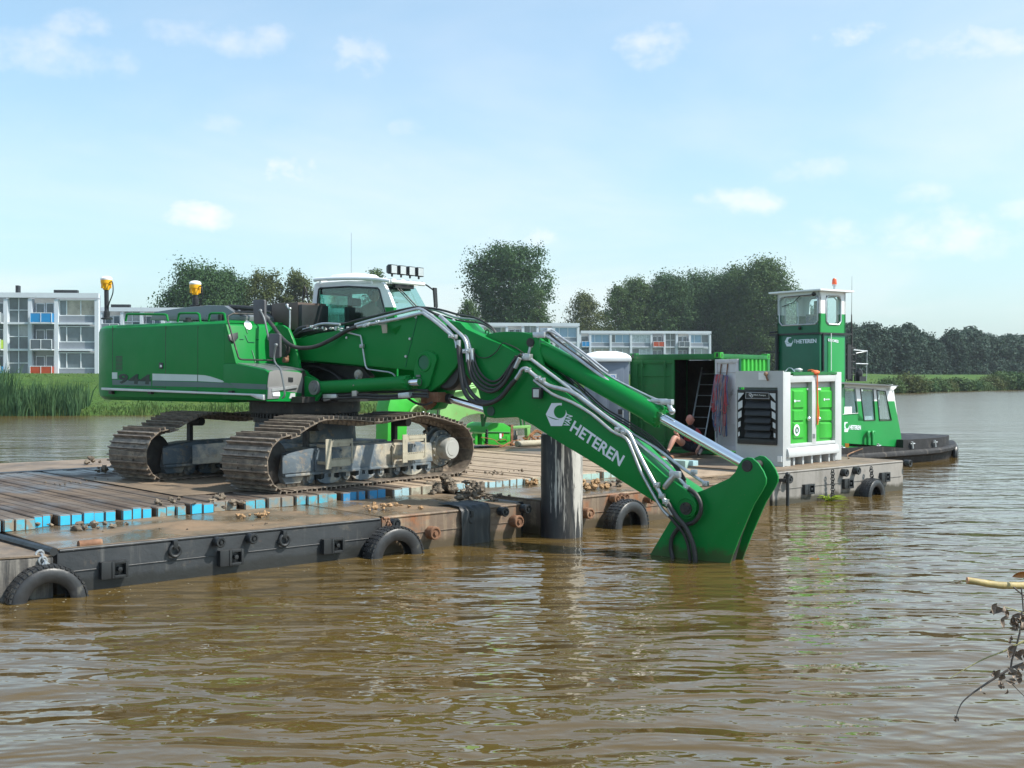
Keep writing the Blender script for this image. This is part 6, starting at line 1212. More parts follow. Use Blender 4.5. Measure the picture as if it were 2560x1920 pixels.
q = MB(); q.par(CP(0.10, -0.02, 0.17)+OD*1.122, OD*0.03, -ON*0.05, UP*(CH-0.34)); q.build('door_edge', m_green_far, co)
# ladder inside
ld = thing('ladder', CP(0.85, 1.2, 0.15), 'aluminium ladder leaning inside the dark container behind the seated man', 'ladder')
q = MB(); lb, lt = CP(1.20, 0.7, 0.16), CP(1.10, 1.3, 2.1); lo = -CL*0.42
q.cyl(lb, lt, 0.02, 8); q.cyl(lb+lo, lt+lo, 0.02, 8); q.build('side_rail', m_pipe, ld)
q = MB()
for k in range(7): p = lb.lerp(lt, (k+0.6)/7.2); q.cyl(p, p+lo, 0.013, 6)
q.build('rungs' if False else 'rung', m_pipe, ld)
# ropes and straps on the open door
rp = thing('rope_bundle', CP(0.10, -0.5, 1.2), 'tangle of red, grey and blue ropes hanging on the open container door', 'ropes'); rg = random.Random(8)
for ci, (cc, n_) in enumerate((((0.42, 0.06, 0.07), 9), ((0.20, 0.22, 0.28), 10), ((0.07, 0.10, 0.20), 8), ((0.30, 0.20, 0.20), 6))):
    q = MB()
    for k in range(n_):
        a = 0.25+rg.uniform(-0.15, 0.50); top = CP(0.10, -0.02, 0.17)+OD*a+ON*0.10+UP*(1.72+rg.uniform(-.04, .04)); z1 = rg.uniform(0.45, 1.35); w_ = rg.uniform(-0.12, 0.12)
        q.tube([top, top+ON*rg.uniform(.02, .10)+OD*w_*0.5-UP*z1*0.4, top+ON*rg.uniform(.04, .12)+OD*w_-UP*z1, top+ON*0.09+OD*(w_+0.10)-UP*z1*1.03, top+ON*0.06+OD*(w_*0.3+0.06)-UP*z1*0.4, top+OD*0.04], 0.013, 6, 4)
    q.build('rope', mat('rope %d' % ci, cc, 0.8, var=0.25, vs=10), rp)
q = MB()
for a in (0.30, 0.62): q.tube([CP(0.10, -0.02, 0.17)+OD*a+ON*0.02+UP*2.0, CP(0.10, -0.02, 0.17)+OD*a+ON*0.05+UP*1.72], 0.016, 6)
q.build('hook', m_rust, rp)

# ================================================================== people
m_skin = mat('skin', (0.48, 0.25, 0.185), 0.55, var=0.05); m_face = mat('sunburnt skin', (0.42, 0.17, 0.13), 0.5, var=0.05)
m_navy = mat('navy work clothes', (0.012, 0.014, 0.024), 0.85, var=0.2); m_redcl = mat('red shoulder panels', (0.38, 0.03, 0.04), 0.8); m_boot = mat('black work boots', (0.012, 0.012, 0.013), 0.6); m_khaki = mat('brown work shirt', (0.18, 0.11, 0.085), 0.85, var=0.1)
def person(loc, label, J, bones, head_c, head_r, look, mats, extra=None):
    """one skinned body grown over joints J {name:(pos, radius)}; bones: (a, b, material index)"""
    names = list(J); idx = {n: i for i, n in enumerate(names)}
    root = thing('person', loc, label, 'person'); me = bpy.data.meshes.new('body'); me.from_pydata([Vector(J[n][0])-Vector(loc) for n in names], [(idx[a], idx[b]) for a, b, _ in bones], [])
    o = bpy.data.objects.new('body', me); sc.collection.objects.link(o); md = o.modifiers.new('skin', 'SKIN'); md.use_smooth_shade = True
    sv = me.skin_vertices[0].data
    for n in names: r = J[n][1]; sv[idx[n]].radius = (r, r) if isinstance(r, (int, float)) else r
    sv[0].use_root = True; o.modifiers.new('sub', 'SUBSURF').levels = 2
    dg = bpy.context.evaluated_depsgraph_get(); m2_ = bpy.data.meshes.new_from_object(o.evaluated_get(dg)); bpy.data.objects.remove(o)
    bm = bmesh.new(); bm.from_mesh(m2_)
    def ndist(p, a, b): ab = b-a; t = max(0, min(1, (p-a).dot(ab)/max(1e-9, ab.dot(ab)))); return (p-(a+ab*t)).length
    segs_ = [(Vector(J[a][0])-Vector(loc), Vector(J[b][0])-Vector(loc), mi, (J[a][1] if isinstance(J[a][1], float) else J[a][1][0])) for a, b, mi in bones]
    for f in bm.faces: c = f.calc_center_median(); f.material_index = min(segs_, key=lambda s: ndist(c, s[0], s[1])/max(0.03, s[3]))[2]
    bm.to_mesh(m2_); bm.free()
    # head, joined to the same mesh: skull, jaw, nose, ears, eye sockets
    q = MB(); fw = Vector(look).normalized(); sd = fw.cross(UP).normalized(); up = sd.cross(fw).normalized(); H = Vector(head_c)-Vector(loc); R0 = head_r
    for i in range(13):
        pass
    seg, rings = 20, 14; vs = []
    for i in range(rings+1):
        th = math.pi*i/rings
        for k in range(seg):
            ph = 2*math.pi*k/seg; x, y, z = math.sin(th)*math.cos(ph), math.sin(th)*math.sin(ph), math.cos(th)
            jw = 1-0.28*max(0, -z)**1.5; d = 1+0.10*max(0, x)*max(0, -z-0.2)-0.06*max(0, x)*math.exp(-((z-0.05)/0.15)**2)
            nose = 0.28*math.exp(-((y)/0.12)**2-((z+0.18)/0.16)**2) if x > 0 else 0
            vs.append(H+fw*(x*R0*1.08*d*(jw*0.5+0.5)+nose*R0)+sd*(y*R0*0.86*jw)+up*(z*R0*1.28))
    q._add(vs, [(i*seg+k, (i+1)*seg+k, (i+1)*seg+(k+1) % seg, i*seg+(k+1) % seg) for i in range(rings) for k in range(seg)])
    for s in (-1, 1): q.ball(H+sd*s*R0*0.88-fw*R0*0.05-up*R0*0.05, (R0*0.16, R0*0.16, R0*0.3), 8, 6)
    hm = q.build('head', mats[1]); h2 = hm.data; bpy.data.objects.remove(hm)
    hands = MB()
    for n in names:
        if n.startswith('hand'):
            c = Vector(J[n][0])-Vector(loc); el = Vector(J[n.replace('hand', 'elbow')][0])-Vector(loc); d = (c-el).normalized(); sdv = d.orthogonal().normalized(); nn = d.cross(sdv)
            for k, (l, o_) in enumerate(((0.068, -0.030), (0.08, -0.010), (0.076, 0.010), (0.058, 0.030))): hands.tube([c+d*0.02+sdv*o_, c+d*(0.03+l*0.55)+sdv*o_-nn*0.008, c+d*(0.02+l)+sdv*o_-nn*0.03], [0.0095, 0.009, 0.006], 6, 3)
            hands.tube([c-d*0.015-sdv*0.03, c+d*0.02-sdv*0.055-nn*0.01, c+d*0.045-sdv*0.058-nn*0.02], [0.012, 0.010, 0.007], 6, 3)
    fin = bmesh.new(); nm = len(mats)
    fin.from_mesh(m2_)
    def app(me_, mi):
        b0 = len(fin.faces); fin.from_mesh(me_); fin.faces.ensure_lookup_table()
        for f in fin.faces[b0:]: f.material_index = mi
    app(h2, 1)
    if hands.v: hh = hands.build('hands', mats[0]); app(hh.data, 0); bpy.data.objects.remove(hh)
    fm = bpy.data.meshes.new('body'); fin.to_mesh(fm); fin.free()
    for mm_ in mats: fm.materials.append(mm_)
    for p in fm.polygons: p.use_smooth = True
    b = bpy.data.objects.new('body', fm); sc.collection.objects.link(b); b.parent = root
    return root
D = at_d
J = {'pelvis': (D(1729, 1121, 27.25), 0.15), 'waist': (D(1728, 1104, 27.22), 0.17), 'chest': (D(1727, 1086, 27.12), (0.20, 0.16)), 'neck': (D(1727, 1069, 27.02), 0.065), 'skull': (D(1726, 1056, 26.95), 0.07),
     'shoulder_l': (D(1710, 1079, 27.08), 0.065), 'elbow_l': (D(1702, 1102, 26.9), 0.045), 'wrist_l': (D(1694, 1088, 26.72), 0.032), 'hand_l': (D(1691, 1083, 26.68), 0.036),
     'shoulder_r': (D(1744, 1079, 27.08), 0.075), 'elbow_r': (D(1756, 1103, 26.95), 0.056), 'wrist_r': (D(1746, 1121, 26.8), 0.034), 'hand_r': (D(1742, 1127, 26.75), 0.036),
     'hip_l': (D(1719, 1121, 27.15), 0.095), 'mid_l': (D(1705, 1107, 26.95), 0.095), 'knee_l': (D(1687, 1092, 26.70), 0.070), 'calf_l': (D(1679, 1108, 26.62), 0.064), 'ankle_l': (D(1671, 1127, 26.55), 0.040), 'toe_l': (D(1664, 1131, 26.40), 0.042),
     'hip_r': (D(1738, 1121, 27.15), 0.095), 'knee_r': (D(1760, 1112, 26.85), 0.062), 'ankle_r': (D(1748, 1133, 26.55), 0.042), 'toe_r': (D(1746, 1137, 26.40), 0.042)}
bn = [('pelvis', 'waist', 2), ('waist', 'chest', 2), ('chest', 'neck', 2), ('neck', 'skull', 1), ('chest', 'shoulder_l', 3), ('shoulder_l', 'elbow_l', 2), ('elbow_l', 'wrist_l', 0), ('wrist_l', 'hand_l', 0), ('chest', 'shoulder_r', 3), ('shoulder_r', 'elbow_r', 2), ('elbow_r', 'wrist_r', 0), ('wrist_r', 'hand_r', 0),
      ('pelvis', 'hip_l', 2), ('hip_l', 'mid_l', 2), ('mid_l', 'knee_l', 0), ('knee_l', 'calf_l', 0), ('calf_l', 'ankle_l', 0), ('ankle_l', 'toe_l', 4), ('pelvis', 'hip_r', 2), ('hip_r', 'knee_r', 2), ('knee_r', 'ankle_r', 2), ('ankle_r', 'toe_r', 4)]
person(D(1729, 1128, 27.2), 'bald man in dark work clothes sitting in the container doorway, head bent down', J, bn, D(1725, 1050, 26.93), 0.105, Vector((-0.35, -0.75, -0.55)), [m_skin, m_face, m_navy, m_redcl, m_boot])
S = seat_p; fwd = U
P_ = lambda a, b_, z: S+U*a+RR*b_+UP*z
J = {'pelvis': (P_(0, 0, 0.10), 0.15), 'waist': (P_(0.03, 0, 0.26), 0.13), 'chest': (P_(0.10, 0, 0.46), (0.18, 0.13)), 'neck': (P_(0.15, 0, 0.62), 0.06), 'skull': (P_(0.18, 0, 0.70), 0.065),
     'shoulder_l': (P_(0.10, -0.19, 0.55), 0.065), 'elbow_l': (P_(0.22, -0.25, 0.28), 0.05), 'wrist_l': (P_(0.42, -0.28, 0.22), 0.034), 'hand_l': (P_(0.48, -0.28, 0.22), 0.036),
     'shoulder_r': (P_(0.10, 0.19, 0.55), 0.065), 'elbow_r': (P_(0.22, 0.26, 0.28), 0.05), 'wrist_r': (P_(0.42, 0.28, 0.22), 0.034), 'hand_r': (P_(0.48, 0.28, 0.22), 0.036),
     'hip_l': (P_(0.05, -0.10, 0.08), 0.09), 'knee_l': (P_(0.48, -0.14, 0.10), 0.065), 'ankle_l': (P_(0.56, -0.14, -0.30), 0.045), 'toe_l': (P_(0.70, -0.14, -0.36), 0.04),
     'hip_r': (P_(0.05, 0.10, 0.08), 0.09), 'knee_r': (P_(0.48, 0.14, 0.10), 0.065), 'ankle_r': (P_(0.56, 0.14, -0.30), 0.045), 'toe_r': (P_(0.70, 0.14, -0.36), 0.04)}
bn = [('pelvis', 'waist', 2), ('waist', 'chest', 2), ('chest', 'neck', 2), ('neck', 'skull', 1), ('chest', 'shoulder_l', 2), ('shoulder_l', 'elbow_l', 2), ('elbow_l', 'wrist_l', 0), ('wrist_l', 'hand_l', 0), ('chest', 'shoulder_r', 2), ('shoulder_r', 'elbow_r', 2), ('elbow_r', 'wrist_r', 0), ('wrist_r', 'hand_r', 0),
      ('pelvis', 'hip_l', 3), ('hip_l', 'knee_l', 3), ('knee_l', 'ankle_l', 3), ('ankle_l', 'toe_l', 4), ('pelvis', 'hip_r', 3), ('hip_r', 'knee_r', 3), ('knee_r', 'ankle_r', 3), ('ankle_r', 'toe_r', 4)]
op = person(S, 'machine operator in a brown shirt seated inside the excavator cab', J, bn, P_(0.21, 0, 0.80), 0.10, U+RR*0.2-UP*0.1, [m_skin, m_face, m_khaki, m_navy, m_boot])
bm_h = MB(); hc = P_(0.20, 0, 0.84); bm_h.ball(hc-U*0.015, (0.108, 0.102, 0.105), 14, 10, 0.06, 8); bm_h.build('hair', m_black, op)

# ================================================================== portable toilet
TK = at_d(1572, HOR, 28.6); TK.z = 0.66; tL = az_v(-84); tD = az_v(6); TW_ = 1.10
tw = thing('portable_toilet', TK+tL*0.55+tD*0.55, 'grey portable toilet with a white domed roof left of the green container', 'portable toilet')
m_toil = mat('blue grey plastic', (0.155, 0.19, 0.245), 0.5, var=0.05, dirt=[((0.22, 0.23, 0.24), 0.15, 3)])
q = MB(); q.par(TK, tL*TW_, tD*1.1, UP*2.27); q.build('cabin', m_toil, tw, bevel=0.04)
q = MB(); q.par(TK+tL*0.12-tD*0.02+UP*0.12, tL*(TW_-0.24), tD*0.05, UP*2.02); dr = q.build('door', m_toil, tw, bevel=0.012)
q = MB()
for a in (0.24, 0.55): q.par(TK+tL*a-tD*0.04+UP*0.9, tL*0.24, tD*0.03, UP*0.95)
for a in (0.24, 0.55): q.par(TK+tL*a-tD*0.04+UP*0.25, tL*0.24, tD*0.03, UP*0.5)
q.build('door_panel', m_toil, dr, bevel=0.012)
q = MB(); q.par(TK+tL*0.16-tD*0.05+UP*0.95, tL*0.10, tD*0.03, UP*0.12); q.build('latch', m_black, dr, bevel=0.006)
q = MB(); q.par(TK+tL*0.13-tD*0.045+UP*0.2, tL*0.022, tD*0.02, UP*0.85); q.build('handle_strip', m_white, dr)
q = MB(); c0_ = TK+tL*TW_/2+tD*0.55+UP*2.25
q.loft([[c0_+tL*a*k+tD*b_*k+UP*z for a, b_ in ((-.60, -.58), (-.2, -.62), (.2, -.62), (.60, -.58), (.62, 0), (.60, .58), (.2, .62), (-.2, .62), (-.60, .58), (-.62, 0))] for k, z in ((1, 0), (1.02, 0.07), (0.97, 0.13), (0.80, 0.20), (0.4, 0.26))]); q.build('roof', m_white, tw, smooth=50)
q = MB(); sp0 = TK+tL*0.30-tD*0.024+UP*1.72; q.par(sp0, tL*0.34, -tD*0.008, UP*0.22)
sgn = q.build('sign', m_white, dr if False else tw)
q = MB(); q.par(sp0+tL*0.035-tD*0.010+UP*0.035, tL*0.20, -tD*0.003, UP*0.15); q.build('blue_field', mat('blue sign field', (0.02, 0.19, 0.55), 0.4), sgn)
for i, t_ in enumerate(('LUXX', 'TOILET')):
    z = 0.115-i*0.07; text('sign_text', t_, sp0+tL*0.225-tD*0.014+UP*z, sp0+tL*0.045-tD*0.014+UP*(z+0.008), sp0+tL*0.225-tD*0.014+UP*(z+0.055), m_white, sgn, bold=0.02, depth=0.002)

# ================================================================== pump unit
KP = on_z(1958, 1167, 0.665); PL = az_v(43.4); PW = az_v(-46.6); PH = 2.0; PLn, PWd = 2.47, 1.15
n_r, n_l = -PW, -PL
def PR(px, py, off=0.0): return on_pl(px, py, KP-PW*off, PW)      # on the long sunlit side
def PF(px, py, off=0.0): return on_pl(px, py, KP-PL*off, PL)      # on the shaded end
gx = lambda x, y: (1820+x/5.927, 900+y/5.927)
pu = thing('pump_unit', KP+PL*PLn/2+PW*PWd/2, 'white framed pump unit with green doors and a black louvred end', 'pump unit')
q = MB()
def rect_r(x0, y0, x1, y1, off, th, q): q.prism([PR(*gx(x0, y0), off), PR(*gx(x1, y0), off), PR(*gx(x1, y1), off), PR(*gx(x0, y1), off)], PW*th)
for r_ in ((822, 178, 928, 1575), (1246, 300, 1308, 1240), (1590, 178, 1682, 1480)): q.prism([PR(*gx(r_[0], r_[1])), PR(*gx(r_[2], r_[1])), PR(*gx(r_[2], r_[3])), PR(*gx(r_[0], r_[3]))], PW*0.12)
q.prism([PR(*gx(928, 225), -0.003), PR(*gx(1590, 220), -0.003), PR(*gx(1590, 315), -0.003), PR(*gx(928, 335), -0.003)], PW*0.11)
q.prism([PR(*gx(928, 1250), -0.003), PR(*gx(1590, 1188), -0.003), PR(*gx(1590, 1232), -0.003), PR(*gx(928, 1300), -0.003)], PW*0.11)
q.build('side_frame', m_offwhite, pu, bevel=0.008)
q = MB(); q.prism([KP+UP*0.22+PL*0.14+PW*0.10, KP+UP*0.42+PL*0.14+PW*0.10, KP+UP*0.36+PL*0.14-PW*0.03, KP+UP*0.24+PL*0.14-PW*0.06, KP+UP*0.18+PL*0.14-PW*0.05], PL*(PLn-0.28))
for k in range(5): q.par(KP+UP*0.0+PL*(0.45+k*0.38)+PW*0.02, PL*0.07, PW*1.1, UP*0.20)
q.par(KP+PW*0.02, PL*0.24, PW*0.2, UP*0.24); q.par(KP+PL*(PLn-0.26)+PW*0.02, PL*0.24, PW*0.2, UP*0.24); q.build('skid_base', m_offwhite, pu, bevel=0.01)
q = MB(); q.par(KP+PL*0.12+PW*0.13+UP*0.22, PL*(PLn-0.24), PW*(PWd-0.26), UP*(PH-0.36)); q.build('inner_box', m_offwhite, pu)
q = MB(); q.par(KP+PL*0.02+PW*0.02+UP*(PH-0.06), PL*(PLn-0.04), PW*(PWd-0.04), UP*0.04); q.prism([PR(*gx(970, 195), 0.01), PR(*gx(1615, 180), 0.01), PR(*gx(1615, 212), 0.01), PR(*gx(970, 228), 0.01)], PW*0.12); q.build('top_plate', m_green_box, pu)
for i, (x0, x1, yt0, yt1, yb0, yb1) in enumerate(((930, 1235, 410, 405, 1248, 1222), (1310, 1585, 405, 398, 1212, 1190))):
    q = MB(); off_ = 0.10; q.prism([PR(*gx(x0, yt0), -off_), PR(*gx(x1, yt1), -off_), PR(*gx(x1, yb1), -off_), PR(*gx(x0, yb0), -off_)], PW*0.03); d_ = q.build('door', m_green_lime, pu, bevel=0.006)
    q = MB(); px0 = (950, 1350)[i]; px1 = (1110, 1540)[i]
    for (ya, yb_) in ((450, 720), (745, 905), (925, 1165)):
        pa = [PR(*gx(px0, ya), -off_), PR(*gx(px1, ya-2), -off_), PR(*gx(px1, yb_-3), -off_), PR(*gx(px0, yb_), -off_)]; ce = sum(pa, Vector())/4
        vs = pa+[ce+(p-ce)*0.86-PW*0.03 for p in pa]; q._add(vs, [(0, 1, 5, 4), (1, 2, 6, 5), (2, 3, 7, 6), (3, 0, 4, 7), (4, 5, 6, 7), (3, 2, 1, 0)])
    q.build('pressed_panel', m_green_lime, d_)
    hx = (1195, 1348)[i]; q = MB(); c = PR(*gx(hx, 870), -0.06); q.ball(c, (0.045, 0.03, 0.045), 12, 8); q.cyl(c, c+PL*(0.10 if i == 0 else -0.08), 0.012, 6); q.build('handle', m_chrome, d_)
    q = MB(); rect_r((1172, 1325)[i], 418, (1235, 1378)[i], 445, -0.085, 0.01, q); q.build('white_label', m_white, d_)
    x = (978, 1415)[i]; y = (608, 585)[i]
    q = MB(); c = PR(*gx(x+12, y), -off_+0.034); q.cyl(c, c-PW*0.004, 0.03, 10); q.build('emblem', m_letter, d_)
    text('lettering', 'HETEREN', PR(*gx(x+30, y+10), -off_+0.034), PR(*gx(x+90, y+7), -off_+0.034), PR(*gx(x+30, y-9), -off_+0.034), m_letter, d_, bold=0.02)
    if i == 0:
        q = MB(); c = PR(*gx(1018, 1040), -off_+0.034); q.cyl(c, c-PW*0.004, 0.125, 28); q.build('round_sticker', m_letter, d_); q = MB(); q.torus(c-PW*0.006, PW, 0.06, 0.012, 20, 5); q.box(c-PW*0.006, PL*0.02, PW*0.004, UP*0.09); q.build('sticker_mark', m_green_box, d_)
q = MB(); rect_r(1258, 1095, 1292, 1160, 0.006, 0.01, q); q.build('small_plate', m_greymetal, pu)
# shaded end: plate with louvre
q = MB(); fw_ = PWd
q.par(KP-PL*0.004+UP*0.0, PW*fw_, PL*0.05, UP*0.47); q.par(KP-PL*0.004+UP*(PH-0.35), PW*fw_, PL*0.05, UP*0.35)
a_l, a_r = (PF(*gx(150, 800))-KP).dot(PW), (PF(*gx(733, 800))-KP).dot(PW)
zg0, zg1 = PF(*gx(430, 1250)).z, PF(*gx(430, 440)).z
q.par(KP-PL*0.003+UP*0.47, PW*(a_r-0.005), PL*0.05, UP*(PH-0.35-0.47)); q.par(KP+PW*(a_l+0.005)-PL*0.003+UP*0.47, PW*(fw_-a_l-0.005), PL*0.05, UP*(PH-0.35-0.47)); q.build('end_plate', m_offwhite, pu)
q = MB(); q.par(KP+PW*0.02-PL*0.03+UP*0.10, PW*0.10, PL*0.05, UP*0.12); q.build('fork_guard', m_white, pu)
q = MB(); W_ = a_l-a_r; GO = KP+PW*a_r; H_ = zg1-zg0; gz = lambda f: UP*(zg0-KP.z+H_*f)
for (a, b_, f0, f1) in ((0, W_, 0, 0.10), (0, W_, 0.95, 1.0), (0, 0.05, 0.1, 0.95), (W_-0.05, W_, 0.1, 0.95)): q.par(GO+PW*a+gz(f0)-PL*0.035, PW*(b_-a), PL*0.05, UP*H_*(f1-f0))
lv = q.build('louvre_frame', m_black, pu, bevel=0.006)
q = MB(); q.par(GO+PW*0.004+gz(0.0)+PL*0.085, PW*(W_-0.008), PL*0.02, UP*H_); q.build('louvre_back', m_black, lv)
for k in range(5):
    f = 0.12+k*0.135; q = MB(); lo_, hi_ = GO+PW*0.17+gz(f)-PL*0.03, GO+PW*0.17+gz(f+0.12)+PL*0.07
    q.prism([lo_, lo_+UP*0.02, hi_+UP*0.02, hi_], PW*(W_-0.34)); q.build('louvre_slat', m_black, lv)
m_refl = mat('reflective white marking', (0.55, 0.60, 0.62), 0.35)
for sd_ in (0, 1):
    for k in range(5):
        f = 0.13+k*0.165; wd = 0.04+0.022*k; hh = 0.09+0.022*k; q = MB(); z0 = gz(f); x0 = (0.025 if sd_ else W_-0.025); dx = (1 if sd_ else -1)
        if k == 4: pts = [GO+PW*(x0)+gz(0.80), GO+PW*(x0+dx*0.15)+gz(0.94), GO+PW*x0+gz(0.94)]
        else: pts = [GO+PW*x0+z0, GO+PW*(x0+dx*wd)+z0+UP*(wd*0.55), GO+PW*(x0+dx*wd)+z0+UP*(hh+wd*0.55), GO+PW*x0+z0+UP*hh]
        q.prism([p-PL*0.042 for p in pts], PL*0.004); q.build('reflective_marking', m_refl, lv)
q = MB(); s0_, s1_, s2_, s3_ = PF(*gx(268, 478), 0.05), PF(*gx(608, 490), 0.05), PF(*gx(612, 575), 0.05), PF(*gx(260, 567), 0.05); q.prism([s0_, s1_, s2_, s3_], PL*0.02); sg = q.build('name_plate', m_black, pu)
q = MB()
for a, b_ in ((s0_, s1_), (s1_, s2_), (s2_, s3_), (s3_, s0_)): q.tube([a-PL*0.004, b_-PL*0.004], 0.006, 4)
q.build('plate_border', m_alu, sg)
text('sign_text', 'BBA Pumps', PF(*gx(378, 532), 0.056), PF(*gx(560, 540), 0.056), PF(*gx(378, 505), 0.056), m_alu, sg, bold=0.03)
q = MB(); c1_, c2_ = PF(*gx(330, 512), 0.058), PF(*gx(350, 530), 0.058); q.torus(c1_, PL, 0.028, 0.009, 16, 5); q.torus(c2_, PL, 0.028, 0.009, 16, 5); q.build('sign_emblem', m_alu, sg)
q = MB(); q.prism([PF(*gx(x, y), 0.012) for x, y in ((452, 185), (575, 185), (575, 298), (452, 292))], PL*0.01); q.build('white_patch', m_white, pu)
q = MB(); c = PF(*gx(560, 205), 0.04); q.ball(c, 0.045, 10, 8, 0.3, 3); q.tube([c, c-UP*0.07+PW*-0.02, c-UP*0.14-PW*0.05], 0.022, 8, 3); q.build('hook', m_rust, pu)
st_ = thing('lashing_strap', PR(*gx(1325, 600), 0.03), 'orange strap lying over the pump unit and hanging down between its doors', 'strap')
q = MB(); q.tube([PR(*gx(1190, 172), -0.25)+UP*0.02, PR(*gx(1250, 165), -0.1)+UP*0.02, PR(*gx(1315, 195), 0.02), PR(*gx(1322, 330), 0.025), PR(*gx(1326, 600), 0.025), PR(*gx(1322, 860), 0.025), PR(*gx(1330, 950), 0.03)], [0.02, 0.03, 0.028, 0.010, 0.011, 0.022, 0.012], 8, 4); q.tube([PR(*gx(1330, 650), 0.03), PR(*gx(1345, 800), 0.04), PR(*gx(1325, 960), 0.04)], 0.014, 6, 4); q.ball(PR(*gx(1290, 185), -0.0), (0.10, 0.06, 0.05), 12, 8, 0.4, 4); q.build('strap', m_orange, st_)
q = MB(); q.tube([PR(*gx(850, 172), -0.5), PR(*gx(900, 120), -0.45), PR(*gx(950, 130), -0.3), PR(*gx(990, 180), -0.1)], 0.012, 6, 5); q.ball(PR(*gx(1035, 155), -0.4), (0.10, 0.06, 0.05), 10, 8, 0.5, 4); q.build('top_hose', m_pipe, pu)

# ================================================================== tug with raised wheelhouse
KT = Vector((8.48, 31.97, 0)); TL = az_v(54); TW2 = az_v(-36)
tg = thing('tugboat', KT+TL*2+TW2*1.2, 'green and white tug with a tall raised wheelhouse moored behind the grey pontoon', 'boat')
def TPx(px, py, off=0.0): return on_pl(px, py, KT-TW2*off, TW2)
def TQ(a, b_, z): return KT+TL*a+TW2*b_+UP*z
m_tughull = mat('tarry black hull', (0.022, 0.021, 0.022), 0.65, spec=0.3, var=0.3, dirt=[((0.09, 0.08, 0.07), 0.25, 2.5), ((0.15, 0.13, 0.11), 0.15, 6)], bump=(0.4, 8, 0.02), streak=((0.13, 0.11, 0.09), 0.35, 3))
def beam(s): return 1.65 if s < 4.2 else max(0.12, 1.65*(1-((s-4.2)/3.7)**2.2))
def hsec(s, zs): return [TQ(s, 1.25+sg*beam(s)*k, z) for k, z, sg in zs]
loops = []
for s in (-5, -2, 0, 2, 4.2, 5.0, 5.8, 6.5, 7.1, 7.6):
    sh = 0.38+0.10*max(0, (s-3)/5)**2; bw = beam(s); fl = 0.22*max(0, (s-4)/4); zb_ = -0.6
    loops.append([TQ(s+fl, 1.25-bw, sh), TQ(s+fl, 1.25-bw*1.0-0.05, sh-0.06), TQ(s+fl*0.8, 1.25-bw-0.05, sh-0.14), TQ(s+fl*0.5, 1.25-bw*0.95, sh-0.2), TQ(s-fl, 1.25-bw*0.82, zb_), TQ(s-fl, 1.25+bw*0.82, zb_), TQ(s+fl*0.5, 1.25+bw*0.95, sh-0.2), TQ(s+fl, 1.25+bw, sh)])
q = MB(); q.loft(loops); q.build('hull', m_tughull, tg, smooth=40)
loops = []
for s in (3.4, 4.2, 5.2, 5.9, 6.5, 6.9):
    bw = beam(s)-0.14; loops.append([TQ(s, 1.25-bw, 0.36), TQ(s+0.05, 1.25-bw*0.98, 0.68), TQ(s+0.05, 1.25+bw*0.98, 0.68), TQ(s, 1.25+bw, 0.36)])
q = MB(); q.loft(loops); q.build('bow_bulwark', m_tughull, tg, smooth=30)
q = MB(); pts = [TQ(s, 1.25-beam(s)+0.02, 0.44+(0.12 if s < 3.5 else 0.0)) for s in (-4, -2, 0, 2, 3.5)]
for a, b_ in zip(pts, pts[1:]): q.prism([a, b_, b_+UP*-0.2, a-UP*0.2], TW2*0.04)
q.build('side_bulwark', m_tughull, tg)
for s in (0.6, 2.2, 3.8, 5.0): q = MB(); c = TQ(s, 1.25-beam(s)+0.1, 0.42); q.cyl(c, c+UP*0.20-TL*0.03, 0.035, 8); q.cyl(c+UP*0.14-TL*0.1, c+UP*0.14+TL*0.1, 0.02, 6); q.build('bollard', m_pipe, tg)
for s, R__ in ((6.9, 0.30), (7.5, 0.28)):
    c = TQ(s, 1.25-beam(s)-0.10, 0.10); q = MB(); q.torus(c, -TW2+TL*0.6, R__*0.68, R__*0.34, 24, 8, 0.8); q.build('bow_fender', m_tyre, tg)
q = MB(); c = TQ(0.15, -0.5, 0.15); q.torus(c, TW2, 0.2, 0.1, 22, 8); q.build('side_fender', m_tyre, tg)
# deckhouse side, with window openings
W = [[(2107, 970), (2138, 970), (2145, 1033), (2106, 1036)], [(2151, 972), (2183, 973), (2188, 1050), (2160, 1051)], [(2192, 976), (2213, 978), (2229, 1050), (2199, 1051)]]
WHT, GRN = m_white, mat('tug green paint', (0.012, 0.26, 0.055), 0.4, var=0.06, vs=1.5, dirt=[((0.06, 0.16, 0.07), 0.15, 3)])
dh = node('deckhouse', tg)
def tpr(pts, m, name, off=0.0, th=0.05, par=None, bev=0.0): q = MB(); q.prism([TPx(x, y, off) for x, y in pts], TW2*th); return q.build(name, m, par or dh, bevel=bev)
tpr([(2085, 958), (2242, 966), (2239, 971), (2229, 978), (2085, 969)], WHT, 'house_wall', 0.0)
cols = [(2085, 2106, 2085, 2107), (2138, 2151, 2145, 2160), (2183, 2192, 2188, 2199), (2213, 2229, 2229, 2246)]
for (xa, xb, xc, xd) in cols:
    m_ = lambda x0, x1, t: x0+(x1-x0)*t
    tpr([(xa, 969), (xb, 972), (m_(xb, xd, .42), 1003), (m_(xa, xc, .42), 1003)], WHT, 'house_wall')
    tpr([(m_(xa, xc, .42), 1003), (m_(xb, xd, .42), 1003), (xd, 1052), (xc, 1052)], GRN, 'house_wall')
tpr([(2085, 1036), (2106, 1036), (2145, 1033), (2160, 1051), (2246, 1052), (2253, 1090), (2255, 1118), (2085, 1106)], GRN, 'house_wall')
for i, w_ in enumerate(W):
    tpr(w_, m_glass_boat, 'side_window', -0.02, 0.01); q = MB(); q.tube([TPx(x, y, 0.008) for x, y in w_+[w_[0]]], 0.014, 6); q.build('window_frame', m_dark if i else m_alu, dh)
